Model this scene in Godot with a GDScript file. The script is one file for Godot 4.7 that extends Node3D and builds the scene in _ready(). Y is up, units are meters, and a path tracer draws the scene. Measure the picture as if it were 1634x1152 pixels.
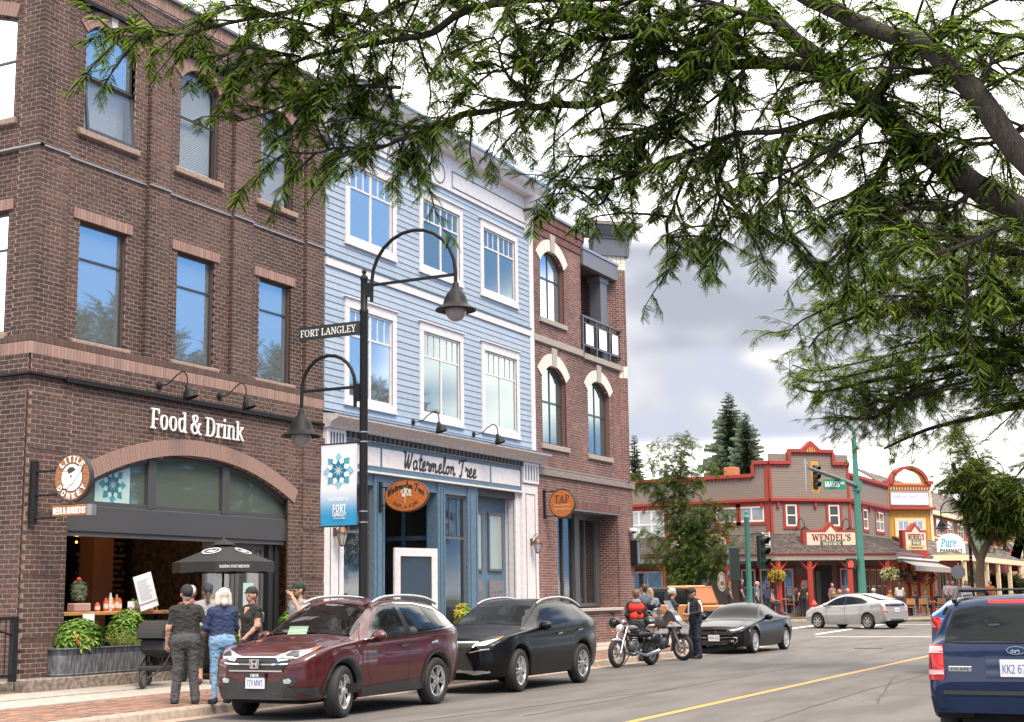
extends Node3D
var mats:={}
var taken:={}
var rng:=RandomNumberGenerator.new()
const UP:=Vector3.UP
class MB:
	var v:=PackedVector3Array()
	var n:=PackedVector3Array()
	var c:=PackedColorArray()
	var col:=Color.WHITE
	var xf:=Transform3D.IDENTITY
	func vert(p:Vector3,nn:Vector3)->void:
		v.append(xf*p)
		n.append((xf.basis*nn).normalized())
		c.append(col)
	func trin(a:Vector3,b:Vector3,d:Vector3,na:Vector3,nb:Vector3,nd:Vector3)->void:
		vert(a,na)
		vert(d,nd)
		vert(b,nb)
	func tri(a:Vector3,b:Vector3,d:Vector3)->void:
		var k:=(b-a).cross(d-a)
		if k.length_squared()<1e-16:
			return
		k=k.normalized()
		trin(a,b,d,k,k,k)
	func quad(a:Vector3,b:Vector3,d:Vector3,e:Vector3)->void:
		var k:=(d-a).cross(e-b)
		if k.length_squared()<1e-16:
			return
		k=k.normalized()
		trin(a,b,d,k,k,k)
		trin(a,d,e,k,k,k)
	func box(lo:Vector3,hi:Vector3)->void:
		var p:=[]
		for i in 8:
			p.append(Vector3(hi.x if i&1 else lo.x,hi.y if i&2 else lo.y,hi.z if i&4 else lo.z))
		quad(p[4],p[5],p[7],p[6])
		quad(p[1],p[0],p[2],p[3])
		quad(p[5],p[1],p[3],p[7])
		quad(p[0],p[4],p[6],p[2])
		quad(p[6],p[7],p[3],p[2])
		quad(p[0],p[1],p[5],p[4])
	func cbox(lo: Vector3, hi: Vector3, e: float) -> void:
		var f:=func(ax:int,s:float,k:float)->Array:
			var o:=[]
			var a:=(ax+1)%3
			var b:=(ax+2)%3
			for q in [[0,0],[1,0],[1,1],[0,1]]:
				var p:=Vector3.ZERO
				p[ax]=hi[ax] if s>0 else lo[ax]
				p[a]=hi[a]-k if q[0] else lo[a]+k
				p[b]=hi[b]-k if q[1] else lo[b]+k
				o.append(p)
			if s<0:
				o.reverse()
			return o
		var mid:=(lo+hi)/2
		for ax in 3:
			for s in [-1.0,1.0]:
				var o:Array=f.call(ax,s,e)
				quad(o[0],o[1],o[2],o[3])
		for ax in 3:
			var a:=(ax+1)%3
			var b:=(ax+2)%3
			for sa in [-1,1]:
				for sb in [-1,1]:
					var p:=Vector3.ZERO
					var q:=Vector3.ZERO
					p[a]=hi[a] if sa>0 else lo[a]
					p[b]=(hi[b]-e) if sb>0 else lo[b]+e
					q[a]=(hi[a]-e) if sa>0 else lo[a]+e
					q[b]=hi[b] if sb>0 else lo[b]
					var p2:=p
					var q2:=q
					p[ax]=lo[ax]+e
					q[ax]=lo[ax]+e
					p2[ax]=hi[ax]-e
					q2[ax]=hi[ax]-e
					if ((p2-p).cross(q-p)).dot((p+q2)/2-mid)>0:
						quad(p,p2,q2,q)
					else:
						quad(q,q2,p2,p)
		for i in 8:
			var s:=Vector3(1 if i&1 else-1,1 if i&2 else-1,1 if i&4 else-1)
			var cn:=Vector3(hi.x if s.x>0 else lo.x,hi.y if s.y>0 else lo.y,hi.z if s.z>0 else lo.z)
			var t:=[cn-Vector3(0,s.y,s.z)*e,cn-Vector3(s.x,0,s.z)*e,cn-Vector3(s.x,s.y,0)*e]
			if s.x*s.y*s.z>0:
				tri(t[0],t[1],t[2])
			else:
				tri(t[0],t[2],t[1])
	func tube(pts:Array,rad,seg:=8,caps:=true)->void:
		var rings:=[]
		var side:=Vector3.ZERO
		for i in pts.size():
			var d:Vector3=(pts[mini(i+1,pts.size()-1)]-pts[maxi(i-1,0)]).normalized()
			if i==0:
				side=d.cross(Vector3.UP if absf(d.y)<0.9 else Vector3.RIGHT).normalized()
			side=(side-d*side.dot(d)).normalized()
			var up:=side.cross(d)
			var r:float=rad[i] if rad is Array or rad is PackedFloat32Array else rad
			var ring:=[]
			for k in seg:
				var a:=TAU*k/seg
				var nn:=side*cos(a)+up*sin(a)
				ring.append([pts[i]+nn*r,nn])
			rings.append(ring)
		for i in pts.size()-1:
			for k in seg:
				var a=rings[i][k]
				var b=rings[i][(k+1)%seg]
				var d=rings[i+1][(k+1)%seg]
				var e=rings[i+1][k]
				trin(a[0],d[0],b[0],a[1],d[1],b[1])
				trin(a[0],e[0],d[0],a[1],e[1],d[1])
		if caps:
			for k in range(1,seg-1):
				tri(rings[0][0][0],rings[0][k][0],rings[0][k+1][0])
				var z=rings[-1]
				tri(z[0][0],z[k+1][0],z[k][0])
	func cyl(a:Vector3,b:Vector3,r:float,seg:=10)->void:
		tube([a,b],r,seg)
	func lathe(prof: Array, seg := 20, at := Vector3.ZERO, ax := Vector3.UP) -> void:
		var bs:=Basis(Quaternion(Vector3.UP,ax.normalized())) if absf(ax.normalized().y+1)>1e-4 else Basis(Vector3.RIGHT,PI)
		for i in prof.size()-1:
			var p:Vector2=prof[i]
			var q:Vector2=prof[i+1]
			var t:=q-p
			if t.length()<1e-6:
				continue
			var m0:=Vector2(t.y,-t.x).normalized()
			var m1:=m0
			if i>0:
				var t0:Vector2=p-prof[i-1]
				var k:=Vector2(t0.y,-t0.x).normalized()
				if k.dot(m0)>0.6:
					m0=(m0+k).normalized()
			if i<prof.size()-2:
				var t1:Vector2=prof[i+2]-q
				var k:=Vector2(t1.y,-t1.x).normalized()
				if k.dot(m1)>0.6:
					m1=(m1+k).normalized()
			for s in seg:
				var a:=TAU*s/seg
				var b:=TAU*(s+1)/seg
				var ca:=Vector3(cos(a),0,-sin(a))
				var cb:=Vector3(cos(b),0,-sin(b))
				var f:=func(cc:Vector3,w:Vector2)->Vector3:return at+bs*(cc*w.x+Vector3(0,w.y,0))
				var g:=func(cc:Vector3,w:Vector2)->Vector3:return bs*(cc*w.x+Vector3(0,w.y,0))
				if p.x>1e-6:
					trin(f.call(ca,p),f.call(cb,p),f.call(cb,q),g.call(ca,m0),g.call(cb,m0),g.call(cb,m1))
				if q.x>1e-6:
					trin(f.call(ca,p),f.call(cb,q),f.call(ca,q),g.call(ca,m0),g.call(cb,m1),g.call(ca,m1))
	func ball(at:Vector3,r:Vector3,seg:=12,rows:=8)->void:
		for i in rows:
			for k in seg:
				var f:=func(ii:int,kk:int)->Vector3:
					var e:=PI*(float(ii)/rows-0.5)
					var a:=TAU*kk/seg
					return Vector3(cos(e)*cos(a),sin(e),-cos(e)*sin(a))
				var p:Vector3=f.call(i,k)
				var q:Vector3=f.call(i,k+1)
				var s:Vector3=f.call(i+1,k+1)
				var t:Vector3=f.call(i+1,k)
				trin(at+p*r,at+q*r,at+s*r,p/r,q/r,s/r)
				trin(at+p*r,at+s*r,at+t*r,p/r,s/r,t/r)
	func prism(poly: PackedVector2Array, z0: float, z1: float) -> void:
		if Geometry2D.is_polygon_clockwise(poly):
			poly=poly.duplicate()
			poly.reverse()
		var t:=Geometry2D.triangulate_polygon(poly)
		for i in range(0,t.size(),3):
			var a:=poly[t[i]]
			var b:=poly[t[i+1]]
			var d:=poly[t[i+2]]
			if (b-a).cross(d-a)<0:
				var w:=b
				b=d
				d=w
			tri(Vector3(a.x,a.y,z1),Vector3(b.x,b.y,z1),Vector3(d.x,d.y,z1))
			tri(Vector3(a.x,a.y,z0),Vector3(d.x,d.y,z0),Vector3(b.x,b.y,z0))
		for i in poly.size():
			var a:=poly[i]
			var b:=poly[(i+1)%poly.size()]
			quad(Vector3(b.x,b.y,z1),Vector3(a.x,a.y,z1),Vector3(a.x,a.y,z0),Vector3(b.x,b.y,z0))
	func band(o: PackedVector2Array, i: PackedVector2Array, z0: float, z1: float, closed := true) -> void:
		var m:=o.size()
		for k in (m if closed else m-1):
			var a:=o[k]
			var b:=o[(k+1)%m]
			var d:=i[(k+1)%m]
			var e:=i[k]
			quad(Vector3(a.x,a.y,z1),Vector3(b.x,b.y,z1),Vector3(d.x,d.y,z1),Vector3(e.x,e.y,z1))
			quad(Vector3(b.x,b.y,z1),Vector3(a.x,a.y,z1),Vector3(a.x,a.y,z0),Vector3(b.x,b.y,z0))
			quad(Vector3(e.x,e.y,z1),Vector3(d.x,d.y,z1),Vector3(d.x,d.y,z0),Vector3(e.x,e.y,z0))
		if not closed:
			for k in [0,m-1]:
				var a:=o[k]
				var e:=i[k]
				if k==0:
					quad(Vector3(a.x,a.y,z1),Vector3(e.x,e.y,z1),Vector3(e.x,e.y,z0),Vector3(a.x,a.y,z0))
				else:
					quad(Vector3(e.x,e.y,z1),Vector3(a.x,a.y,z1),Vector3(a.x,a.y,z0),Vector3(e.x,e.y,z0))
	func sweep(prof: Array, a: Vector3, b: Vector3, out: Vector3) -> void:
		for i in prof.size()-1:
			var f:=func(base:Vector3,k:int)->Vector3:return base+out*prof[k].x+Vector3.UP*prof[k].y
			quad(f.call(a,i),f.call(b,i),f.call(b,i+1),f.call(a,i+1))
		for i in range(1,prof.size()-1):
			var f:=func(base:Vector3,k:int)->Vector3:return base+out*prof[k].x+Vector3.UP*prof[k].y
			tri(f.call(a,0),f.call(a,i),f.call(a,i+1))
			tri(f.call(b,0),f.call(b,i+1),f.call(b,i))
	func mesh()->ArrayMesh:
		var m:=ArrayMesh.new()
		if v.is_empty():
			return m
		var a:=[]
		a.resize(Mesh.ARRAY_MAX)
		a[Mesh.ARRAY_VERTEX]=v
		a[Mesh.ARRAY_NORMAL]=n
		a[Mesh.ARRAY_COLOR]=c
		m.add_surface_from_arrays(Mesh.PRIMITIVE_TRIANGLES,a)
		return m
func lin(r:float,g:float,b:float,a:=1.0)->Color:
	var k:=Color(r,g,b).linear_to_srgb()
	k.a=a
	return k
func M(key:String,r:=0.5,g:=0.5,b:=0.5,rough:=0.6,metal:=0.0)->StandardMaterial3D:
	if mats.has(key):
		return mats[key]
	var m:=StandardMaterial3D.new()
	m.resource_name=key
	m.albedo_color=lin(r,g,b)
	m.roughness=rough
	m.metallic=metal
	mats[key]=m
	return m
func noise_tex(freq:float,ramp:Array,seed_:=1,octaves:=4,size:=512,kind:=FastNoiseLite.TYPE_SIMPLEX_SMOOTH,bump:=false)->NoiseTexture2D:
	var fn:=FastNoiseLite.new()
	fn.noise_type=kind
	fn.seed=seed_
	fn.frequency=freq
	fn.fractal_octaves=octaves
	var t:=NoiseTexture2D.new()
	t.width=size
	t.height=size
	t.seamless=true
	t.noise=fn
	if ramp.size():
		var gr:=Gradient.new()
		gr.offsets=PackedFloat32Array()
		var os:=PackedFloat32Array()
		var cs:=PackedColorArray()
		for q in ramp:
			os.append(q[0])
			cs.append(q[1])
		gr.offsets=os
		gr.colors=cs
		t.color_ramp=gr
	if bump:
		t.as_normal_map=true
		t.bump_strength=4.0
	return t
func MN(key:String,r:float,g:float,b:float,rough:float,metres:float,lo:=0.75,hi:=1.2,freq:=0.02,relief:=0.0,stretch:=Vector3.ONE,metal:=0.0)->StandardMaterial3D:
	if mats.has(key):
		return mats[key]
	var m:=M(key,r,g,b,rough,metal)
	var a:=lin(minf(r*lo,1),minf(g*lo,1),minf(b*lo,1))
	var z:=lin(minf(r*hi,1),minf(g*hi,1),minf(b*hi,1))
	m.albedo_color=Color.WHITE
	m.albedo_texture=noise_tex(freq,[[0.25,a],[0.5,lin(r,g,b)],[0.75,z]],hash(key)%1000,5)
	m.uv1_triplanar=true
	m.uv1_world_triplanar=true
	m.uv1_scale=stretch/metres
	if relief>0:
		m.heightmap_enabled=true
		m.heightmap_texture=noise_tex(freq*3,[[0.0,Color.BLACK],[1.0,Color.WHITE]],hash(key)%991+7,4)
		m.heightmap_scale=relief
	return m
func numbered(s:String)->String:
	if not taken.has(s):
		taken[s]=0
		return s
	taken[s]+=1
	return "%s_%03d"%[s,taken[s]]
func tag(o:Node,label:String,category:="",group:="",kind:="")->void:
	if label:
		o.set_meta("label",label)
	if category:
		o.set_meta("category",category)
	if group:
		o.set_meta("group",group)
	if kind:
		o.set_meta("kind",kind)
func thing(called:String,label:String,category:String,at:=Vector3.ZERO,turn:=0.0,group:="")->Node3D:
	var o:=Node3D.new()
	o.name=numbered(called)
	add_child(o)
	o.position=at
	o.rotation.y=turn
	tag(o,label,category,group)
	return o
func put(parent:Node,called:String,mesh:Mesh,m:Material)->MeshInstance3D:
	var o:=MeshInstance3D.new()
	var nm:=called
	if parent==self:
		nm=numbered(called)
	else:
		var k:="%d/%s"%[parent.get_instance_id(),called]
		if taken.has(k):
			taken[k]+=1
			nm="%s_%03d"%[called,taken[k]]
		else:
			taken[k]=0
	o.name=nm
	o.mesh=mesh
	o.material_override=m
	parent.add_child(o)
	return o
func part(th:Node3D,called:String,b:MB,m:Material)->MeshInstance3D:
	var o:=put(th,called,b.mesh(),m)
	o.position=-th.position
	return o
func struct(called:String,b:MB,m:Material,kind:="structure")->MeshInstance3D:
	var o:=put(self,called,b.mesh(),m)
	o.set_meta("kind",kind)
	return o
func multi(parent:Node,called:String,mesh:Mesh,m:Material,xs:Array,cols:=[])->MultiMeshInstance3D:
	var mm:=MultiMesh.new()
	mm.transform_format=MultiMesh.TRANSFORM_3D
	mm.use_colors=not cols.is_empty()
	mm.mesh=mesh
	mm.instance_count=xs.size()
	for i in xs.size():
		mm.set_instance_transform(i,xs[i])
		if cols:
			mm.set_instance_color(i,cols[i])
	var o:=MultiMeshInstance3D.new()
	o.name=numbered(called) if parent==self else called
	o.multimesh=mm
	o.material_override=m
	o.set_meta("kind","stuff")
	parent.add_child(o)
	return o
func font(serif:=false,bold:=false)->SystemFont:
	var k:="font%s%s"%[serif,bold]
	if not mats.has(k):
		var f:=SystemFont.new()
		f.font_names=PackedStringArray(["Droid Serif" if serif else "Droid Sans"])
		f.font_weight=700 if bold else 400
		mats[k]=f
	return mats[k]
func text(parent:Node,called:String,s:String,w:float,h:float,fr:Transform3D,m:Material,serif:=false,bold:=false,depth:=0.01,skew:=0.0)->MeshInstance3D:
	var t:=TextMesh.new()
	t.text=s
	t.font=font(serif,bold)
	t.font_size=48
	t.pixel_size=0.01
	t.depth=0.1
	t.curve_step=2.0
	var o:=put(parent,called,t,m)
	var bb:=t.get_aabb()
	var sx:=w/maxf(bb.size.x,0.001)
	var sy:=h/maxf(bb.size.y,0.001)
	var c:=bb.get_center()
	var bs:=Basis(Vector3(sx,0,0),Vector3(skew*sy,sy,0),Vector3(0,0,depth/0.1))
	o.transform=fr*Transform3D(bs,-(bs*c)+Vector3(0,0,depth/2))
	return o
func frame(origin:Vector3,right:=Vector3.RIGHT,up:=Vector3.UP)->Transform3D:
	return Transform3D(Basis(right,up,right.cross(up)),origin)
func rect(x0:float,x1:float,y0:float,y1:float)->PackedVector2Array:
	return PackedVector2Array([Vector2(x0,y0),Vector2(x1,y0),Vector2(x1,y1),Vector2(x0,y1)])
func disc(x:float,y:float,rx:float,ry:float,seg:=28,a0:=0.0)->PackedVector2Array:
	var p:=PackedVector2Array()
	for i in seg:
		p.append(Vector2(x+rx*cos(a0+TAU*i/seg),y+ry*sin(a0+TAU*i/seg)))
	return p
func smooth(pts: Array, steps := 4) -> Array:
	var o:=[]
	for i in pts.size()-1:
		var a=pts[maxi(i-1,0)]
		var b=pts[i]
		var c=pts[i+1]
		var d=pts[mini(i+2,pts.size()-1)]
		for k in steps:
			o.append(b.cubic_interpolate(c,a,d,float(k)/steps))
	o.append(pts[-1])
	return o
func ground_y(x: float) -> float:
	return clampf((x-50.0)*0.01,0.0,0.3)
func walk_y(z: float) -> float:
	return 0.14+0.02*(-13.7-z)
func sky_panorama()->ImageTexture:
	var w=1024
	var h=512
	var img=Image.create(w,h,false,Image.FORMAT_RGBF)
	var big=FastNoiseLite.new()
	big.seed=15
	big.frequency=0.55
	big.fractal_octaves=5
	var mid=FastNoiseLite.new()
	mid.seed=5
	mid.frequency=1.3
	mid.fractal_octaves=4
	for j in h:
		var el=(0.5-(j+0.5)/h)*PI
		for i in w:
			var az=(i+0.5)/w*TAU
			var d=V3(sin(az)*cos(el),sin(el),-cos(az)*cos(el))
			var out:Color
			if el<-0.02:
				out=Color(0.16,0.155,0.15)
			else:
				var y=maxf(d.y,0.0)
				var q=V3(d.x,0,d.z)/(y+0.22)
				var a=big.get_noise_3d(q.x,0.0,q.z)
				var g=mid.get_noise_3d(q.x*0.8+9.0,3.0,q.z*0.8)
				var blue=Color(0.07,0.185,0.40).lerp(Color(0.17,0.31,0.50),pow(1.0-y,8.0))
				var flat=V2(d.x,d.z).normalized()
				var ahead = flat.dot(Vector2(0.45, -0.89))
				var cover=smoothstep(-0.10,0.16,a+lerpf(-0.10+0.4*smoothstep(0.45,0.7,y),0.6,smoothstep(0.1,0.5,ahead)))
				var white=Color(1.06,1.02,0.965)
				var under=Color(0.165,0.173,0.203).lerp(Color(0.275,0.28,0.30),smoothstep(-0.35,0.35,mid.get_noise_3d(q.x*2.2,7.0,q.z*3.4)))
				var low=smoothstep(0.085,0.13,y)*(1.0-smoothstep(0.19,0.29,y))
				var shade=clampf(smoothstep(-0.7,-0.2,g+0.3*a)*smoothstep(0.0,0.55,low)*1.05,0,1)*smoothstep(0.3,0.7,ahead)
				shade=maxf(shade,smoothstep(0.12,0.5,g)*0.35)
				out=blue.lerp(white.lerp(under,shade),cover)
			img.set_pixel(i,j,out)
	return ImageTexture.create_from_image(img)
func _ready()->void:
	rng.seed=20240
	var cam=Camera3D.new()
	cam.name="camera"
	add_child(cam)
	cam.transform=Transform3D(Basis(V3(0.453749,-0.014071,0.891018),V3(-0.140794,0.986185,0.087274),V3(-0.879937,-0.165051,0.4455)),V3(0,1.629,0))
	cam.fov=28.68
	cam.near=0.1
	cam.far=1500.0
	cam.current=true
	var we=WorldEnvironment.new()
	we.name="world_environment"
	var env=Environment.new()
	env.background_mode=Environment.BG_SKY
	var sky=Sky.new()
	var pano=PanoramaSkyMaterial.new()
	pano.panorama=sky_panorama()
	pano.energy_multiplier=1.0
	sky.sky_material=pano
	env.sky=sky
	env.tonemap_mode=Environment.TONE_MAPPER_LINEAR
	env.tonemap_exposure=3.1
	env.sdfgi_enabled=true
	env.ssao_enabled=true
	env.ssil_enabled=true
	we.environment=env
	add_child(we)
	var sun=DirectionalLight3D.new()
	sun.name="sun"
	sun.light_energy=0.5
	sun.light_color=Color(1.0,0.93,0.82)
	sun.light_angular_distance=24.0
	sun.shadow_enabled=true
	sun.rotation_degrees=V3(-56,-32,0)
	add_child(sun)
	build_ground()
	build_brick_shop()
	build_blue_shop()
	build_corner_shop()
	build_bookshop()
	build_far_buildings()
	build_trees()
	build_street_furniture()
	build_cars()
	build_shop_things()
	build_people()
func sheet(pts:Array,y:float)->MB:
	var b=MB.new()
	var p=PackedVector2Array()
	for q in pts:
		p.append(V2(q[0],-q[1]))
	b.xf=Transform3D(Basis(Vector3.RIGHT,V3(0,0,-1),Vector3.UP),Vector3.ZERO)
	if Geometry2D.is_polygon_clockwise(p):
		p.reverse()
	var t=Geometry2D.triangulate_polygon(p)
	for i in range(0,t.size(),3):
		var a=p[t[i]]
		var c=p[t[i+1]]
		var d=p[t[i+2]]
		if (c-a).cross(d-a)<0:
			var w=c
			c=d
			d=w
		b.tri(V3(a.x,a.y,y),V3(c.x,c.y,y),V3(d.x,d.y,y))
	return b
func strip(x0: float, x1: float, z0: float, z1: float, lift := 0.0, step := 6.0) -> MB:
	var b=MB.new()
	var n=int(ceil(absf(x1-x0)/step))
	for i in n:
		var a=lerpf(x0,x1,float(i)/n)
		var c=lerpf(x0,x1,float(i+1)/n)
		b.quad(V3(a,ground_y(a)+lift,z1),V3(c,ground_y(c)+lift,z1),V3(c,ground_y(c)+lift,z0),V3(a,ground_y(a)+lift,z0))
	return b
func paint_line(called:String,a:Vector2,c:Vector2,w:float,m:Material,lift:=0.004)->void:
	var b=MB.new()
	var d=(c-a).normalized()
	var s=V2(-d.y,d.x)*w/2
	var n=maxi(1,int((c-a).length()/4))
	for i in n:
		var p=a.lerp(c,float(i)/n)
		var q=a.lerp(c,float(i+1)/n)
		var f=func(k:Vector2)->Vector3:return V3(k.x,ground_y(k.x)+lift,k.y)
		b.quad(f.call(p+s),f.call(q+s),f.call(q-s),f.call(p-s))
	struct(called,b,m)
func kerb_run(pts:Array,top:=0.14)->MB:
	var b=MB.new()
	for i in pts.size()-1:
		var a=V3(pts[i].x,ground_y(pts[i].x),pts[i].y)
		var c=V3(pts[i+1].x,ground_y(pts[i+1].x),pts[i+1].y)
		var d=(c-a).normalized()
		var o = d.cross(UP).normalized()
		for prof in [[V2(0.0,-0.05),V2(0.02,0.0),V2(0.0,top-0.03),V2(-0.03,top),V2(-0.17,top+0.003),V2(-0.17,-0.05)]]:
			for k in prof.size()-1:
				var f=func(base:Vector3,j:int)->Vector3:return base+o*prof[j].x+UP*prof[j].y
				b.quad(f.call(a,k),f.call(c,k),f.call(c,k+1),f.call(a,k+1))
	return b
func build_ground()->void:
	var asphalt=MN("asphalt",0.135,0.122,0.119,0.88,9.0,0.80,1.16,0.014,0.0,V3(0.3,1,1.3))
	asphalt.detail_enabled=true
	asphalt.detail_blend_mode=BaseMaterial3D.BLEND_MODE_MUL
	asphalt.detail_albedo=noise_tex(0.1,[[0.2,Color(0.62,0.62,0.62)],[0.5,Color(0.93,0.93,0.93)],[0.8,Color(1,1,1)]],77,3)
	asphalt.detail_uv_layer=BaseMaterial3D.DETAIL_UV_2
	asphalt.uv2_triplanar=true
	asphalt.uv2_world_triplanar=true
	asphalt.uv2_scale=Vector3.ONE*0.9
	var concrete=MN("concrete",0.36,0.325,0.30,0.85,3.0,0.82,1.12,0.015)
	var kerb_m=MN("kerb_concrete",0.33,0.275,0.235,0.85,1.4,0.75,1.15,0.02)
	var ground_m=MN("open_ground",0.14,0.13,0.12,0.95,9.0)
	struct("ground",sheet([[-700,-700],[900,-700],[900,500],[-700,500]],-0.06),ground_m)
	struct("road",strip(-40,240,-13.6,1.5),asphalt)
	struct("cross_street",strip(45.9,71.0,-90,-13.6),asphalt)
	struct("near_pavement",strip(-40,240,1.5,6.0,0.14),concrete)
	var kerb_pts=[]
	for q in [[-8,-13.6],[10,-13.6],[24,-13.6],[38,-13.6],[43.2,-13.7],[44.6,-14.3],[45.5,-15.6],[45.9,-17.4],[45.9,-40]]:
		kerb_pts.append(V2(q[0],q[1]))
	struct("kerb",kerb_run(kerb_pts),kerb_m)
	var gut=MB.new()
	gut.quad(V3(-8,0.004,-13.22),V3(44,0.004,-13.22),V3(44,0.004,-13.6),V3(-8,0.004,-13.6))
	struct("gutter",gut,MN("gutter_concrete",0.34,0.255,0.20,0.85,2.0,0.8,1.12))
	var walk=func(z0:float,z1:float,lift:float,x0:=-8.0,x1:=44.2)->MB:
		var b=MB.new()
		b.quad(V3(x0,walk_y(z1)+lift,z1),V3(x1,walk_y(z1)+lift,z1),V3(x1,walk_y(z0)+lift,z0),V3(x0,walk_y(z0)+lift,z0))
		return b
	struct("pavement_bed",walk.call(-18.6,-13.77,-0.055),MN("paver_sand",0.20,0.15,0.125,0.95,1.5))
	var end=sheet([[44.2,-13.9],[44.6,-14.45],[45.3,-15.7],[45.73,-17.4],[45.73,-40],[44.2,-40]],0.145)
	struct("corner_pavement",end,concrete)
	var slabs=thing("concrete_walk","","")
	slabs.set_meta("kind","structure")
	var sm=[MN("slab_a",0.35,0.315,0.285,0.85,2.6,0.85,1.1),MN("slab_b",0.315,0.285,0.262,0.85,2.6,0.85,1.1)]
	for i in 35:
		var x=-8.0+i*1.5
		for row in 2:
			var z1=-15.55-row*1.1
			var b=MB.new()
			b.cbox(V3(x+0.006,0,z1-1.094),V3(x+1.494,0.06,z1),0.006)
			var o=put(slabs,"slab",b.mesh(),sm[rng.randi()%2])
			o.position=V3(0,walk_y(z1-0.55)-0.055+rng.randf_range(-0.002,0.002),0)
	var paver=MB.new()
	paver.cbox(V3(-0.5,-0.5,-0.5),V3(0.5,0.5,0.5),0.04)
	var pm=paver.mesh()
	var spots=[]
	for band_ in [[-13.77,-15.53,-8.0,44.0],[-17.78,-18.55,-8.0,44.0]]:
		var z:float=band_[0]
		var row=0
		while z-0.105>band_[1]:
			var x:float=band_[2]+(0.105 if row%2 else 0.0)
			while x<band_[3]:
				spots.append(V3(x+0.1,walk_y(z-0.05)-0.02+rng.randf_range(-0.003,0.003),z-0.05))
				x+=0.21
			z-=0.105
			row+=1
	var near=spots.filter(func(q):return q.x>14.6 and q.x<17.2 and q.z>-15.3)
	near.sort_custom(func(p,q):return p.x-p.z<q.x-q.z)
	near=near.slice(0,300)
	var chosen={}
	for q in near:
		chosen[q]=true
	var pav=thing("paver_strip","","")
	pav.set_meta("kind","structure")
	var pmat=M("paver",1,1,1,0.9)
	pmat.vertex_color_use_as_albedo=true
	var tones=[Color(0.20,0.105,0.075),Color(0.235,0.135,0.10),Color(0.16,0.09,0.07),Color(0.21,0.13,0.11),Color(0.26,0.15,0.105)]
	var variants=[]
	for t in tones:
		var m=M("paver%d"%variants.size(),t.r,t.g,t.b,0.9)
		variants.append(m)
	var xs=[]
	var cs=[]
	for q in spots:
		var bs=Basis(UP,rng.randf_range(-0.02,0.02)).scaled_local(V3(0.201,0.06,0.097))
		if chosen.has(q):
			var o=put(pav,"paver",pm,variants[rng.randi()%5])
			o.transform=Transform3D(bs,q)
		else:
			xs.append(Transform3D(bs,q))
			cs.append(tones[rng.randi()%5]*rng.randf_range(0.85,1.12))
	multi(pav,"paver_field",pm,pmat,xs,cs)
	var st=MB.new()
	st.cbox(V3(17.3,0.0,-19.5),V3(21.6,0.42,-17.62),0.02)
	struct("shop_step",st,MN("step_concrete",0.20,0.16,0.135,0.9,1.2,0.6,1.3,0.02))
	st=MB.new()
	st.cbox(V3(10.0,0.0,-19.5),V3(17.28,0.40,-17.9),0.03)
	struct("entrance_slab",st,MN("slab_concrete",0.28,0.24,0.20,0.9,1.2,0.6,1.2,0.02))
	var yellow=MN("yellow_paint",0.50,0.26,0.06,0.7,1.0,0.8,1.1,0.05)
	var white=MN("white_paint",0.78,0.78,0.78,0.7,1.0,0.75,1.1,0.05)
	paint_line("centre_line",V2(-20,-7.25),V2(48.5,-7.25),0.14,yellow)
	paint_line("stop_line",V2(50.4,-13.6),V2(50.4,-7.2),0.42,white)
	paint_line("crosswalk_line",V2(52.6,-14.2),V2(52.6,0.5),0.22,white)
	paint_line("crosswalk_line",V2(55.0,-14.8),V2(66.5,-14.8),0.25,white)
	paint_line("crosswalk_line",V2(53.5,-17.6),V2(67.5,-17.6),0.25,white)
	paint_line("crosswalk_line",V2(66.0,-14.2),V2(66.0,0.5),0.22,white)
	for c in [[V2(18,-9.0),V2(47,-9.3)],[V2(9,-5.6),V2(40,-5.3)],[V2(14,-10.4),V2(24,-9.1)],[V2(21.5,-4.9),V2(29,-6.2)]]:
		var b=MB.new()
		var p:Vector2=c[0]
		var side=0.0
		var n=int((c[1]-c[0]).length()/0.5)
		var pts=[]
		for i in n+1:
			side+=rng.randf_range(-0.05,0.05)
			pts.append((c[0] as Vector2).lerp(c[1],float(i)/n)+V2(0,side*0.8))
		for i in n:
			var w=0.012+0.02*rng.randf()
			var q0:Vector2=pts[i]
			var q1:Vector2=pts[i+1]
			b.quad(V3(q0.x,0.003,q0.y+w),V3(q1.x,0.003,q1.y+w),V3(q1.x,0.003,q1.y-w),V3(q0.x,0.003,q0.y-w))
		struct("road_crack",b,M("crack_seal",0.045,0.042,0.042,0.75))
	for q in [[33.0,37.5,-9.9,-8.6],[23.5,26.0,-5.4,-3.9]]:
		struct("road_patch",strip(q[0],q[1],q[2],q[3],0.002),MN("patch_asphalt",0.105,0.096,0.094,0.9,2.0,0.85,1.12,0.05))
	var cover=MB.new()
	cover.lathe([V2(0.42,0.0),V2(0.42,0.012),V2(0.0,0.012)],24,V3(42.5,0,-9.9))
	var dc=struct("manhole_cover",cover,M("cast_iron",0.05,0.047,0.045,0.6,0.6))
	var fk=[]
	for q in [[71.0,-90],[71.0,-20.5],[71.6,-18.0],[73.4,-15.0],[75.5,-12.2],[78.5,-10.8],[83,-10.4],[220,-10.4]]:
		fk.append(V2(q[0],q[1]))
	struct("far_kerb",kerb_run(fk,0.15),MN("far_kerb_concrete",0.36,0.30,0.22,0.85,1.5))
	var fp=[]
	for q in fk:
		fp.append([q.x,q.y])
	fp.append([220,-90])
	struct("far_pavement",sheet(fp,0.39),MN("far_brick_paving",0.24,0.155,0.125,0.9,2.0,0.8,1.15,0.05))
	var yk=MB.new()
	yk.xf=Transform3D.IDENTITY
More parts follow.
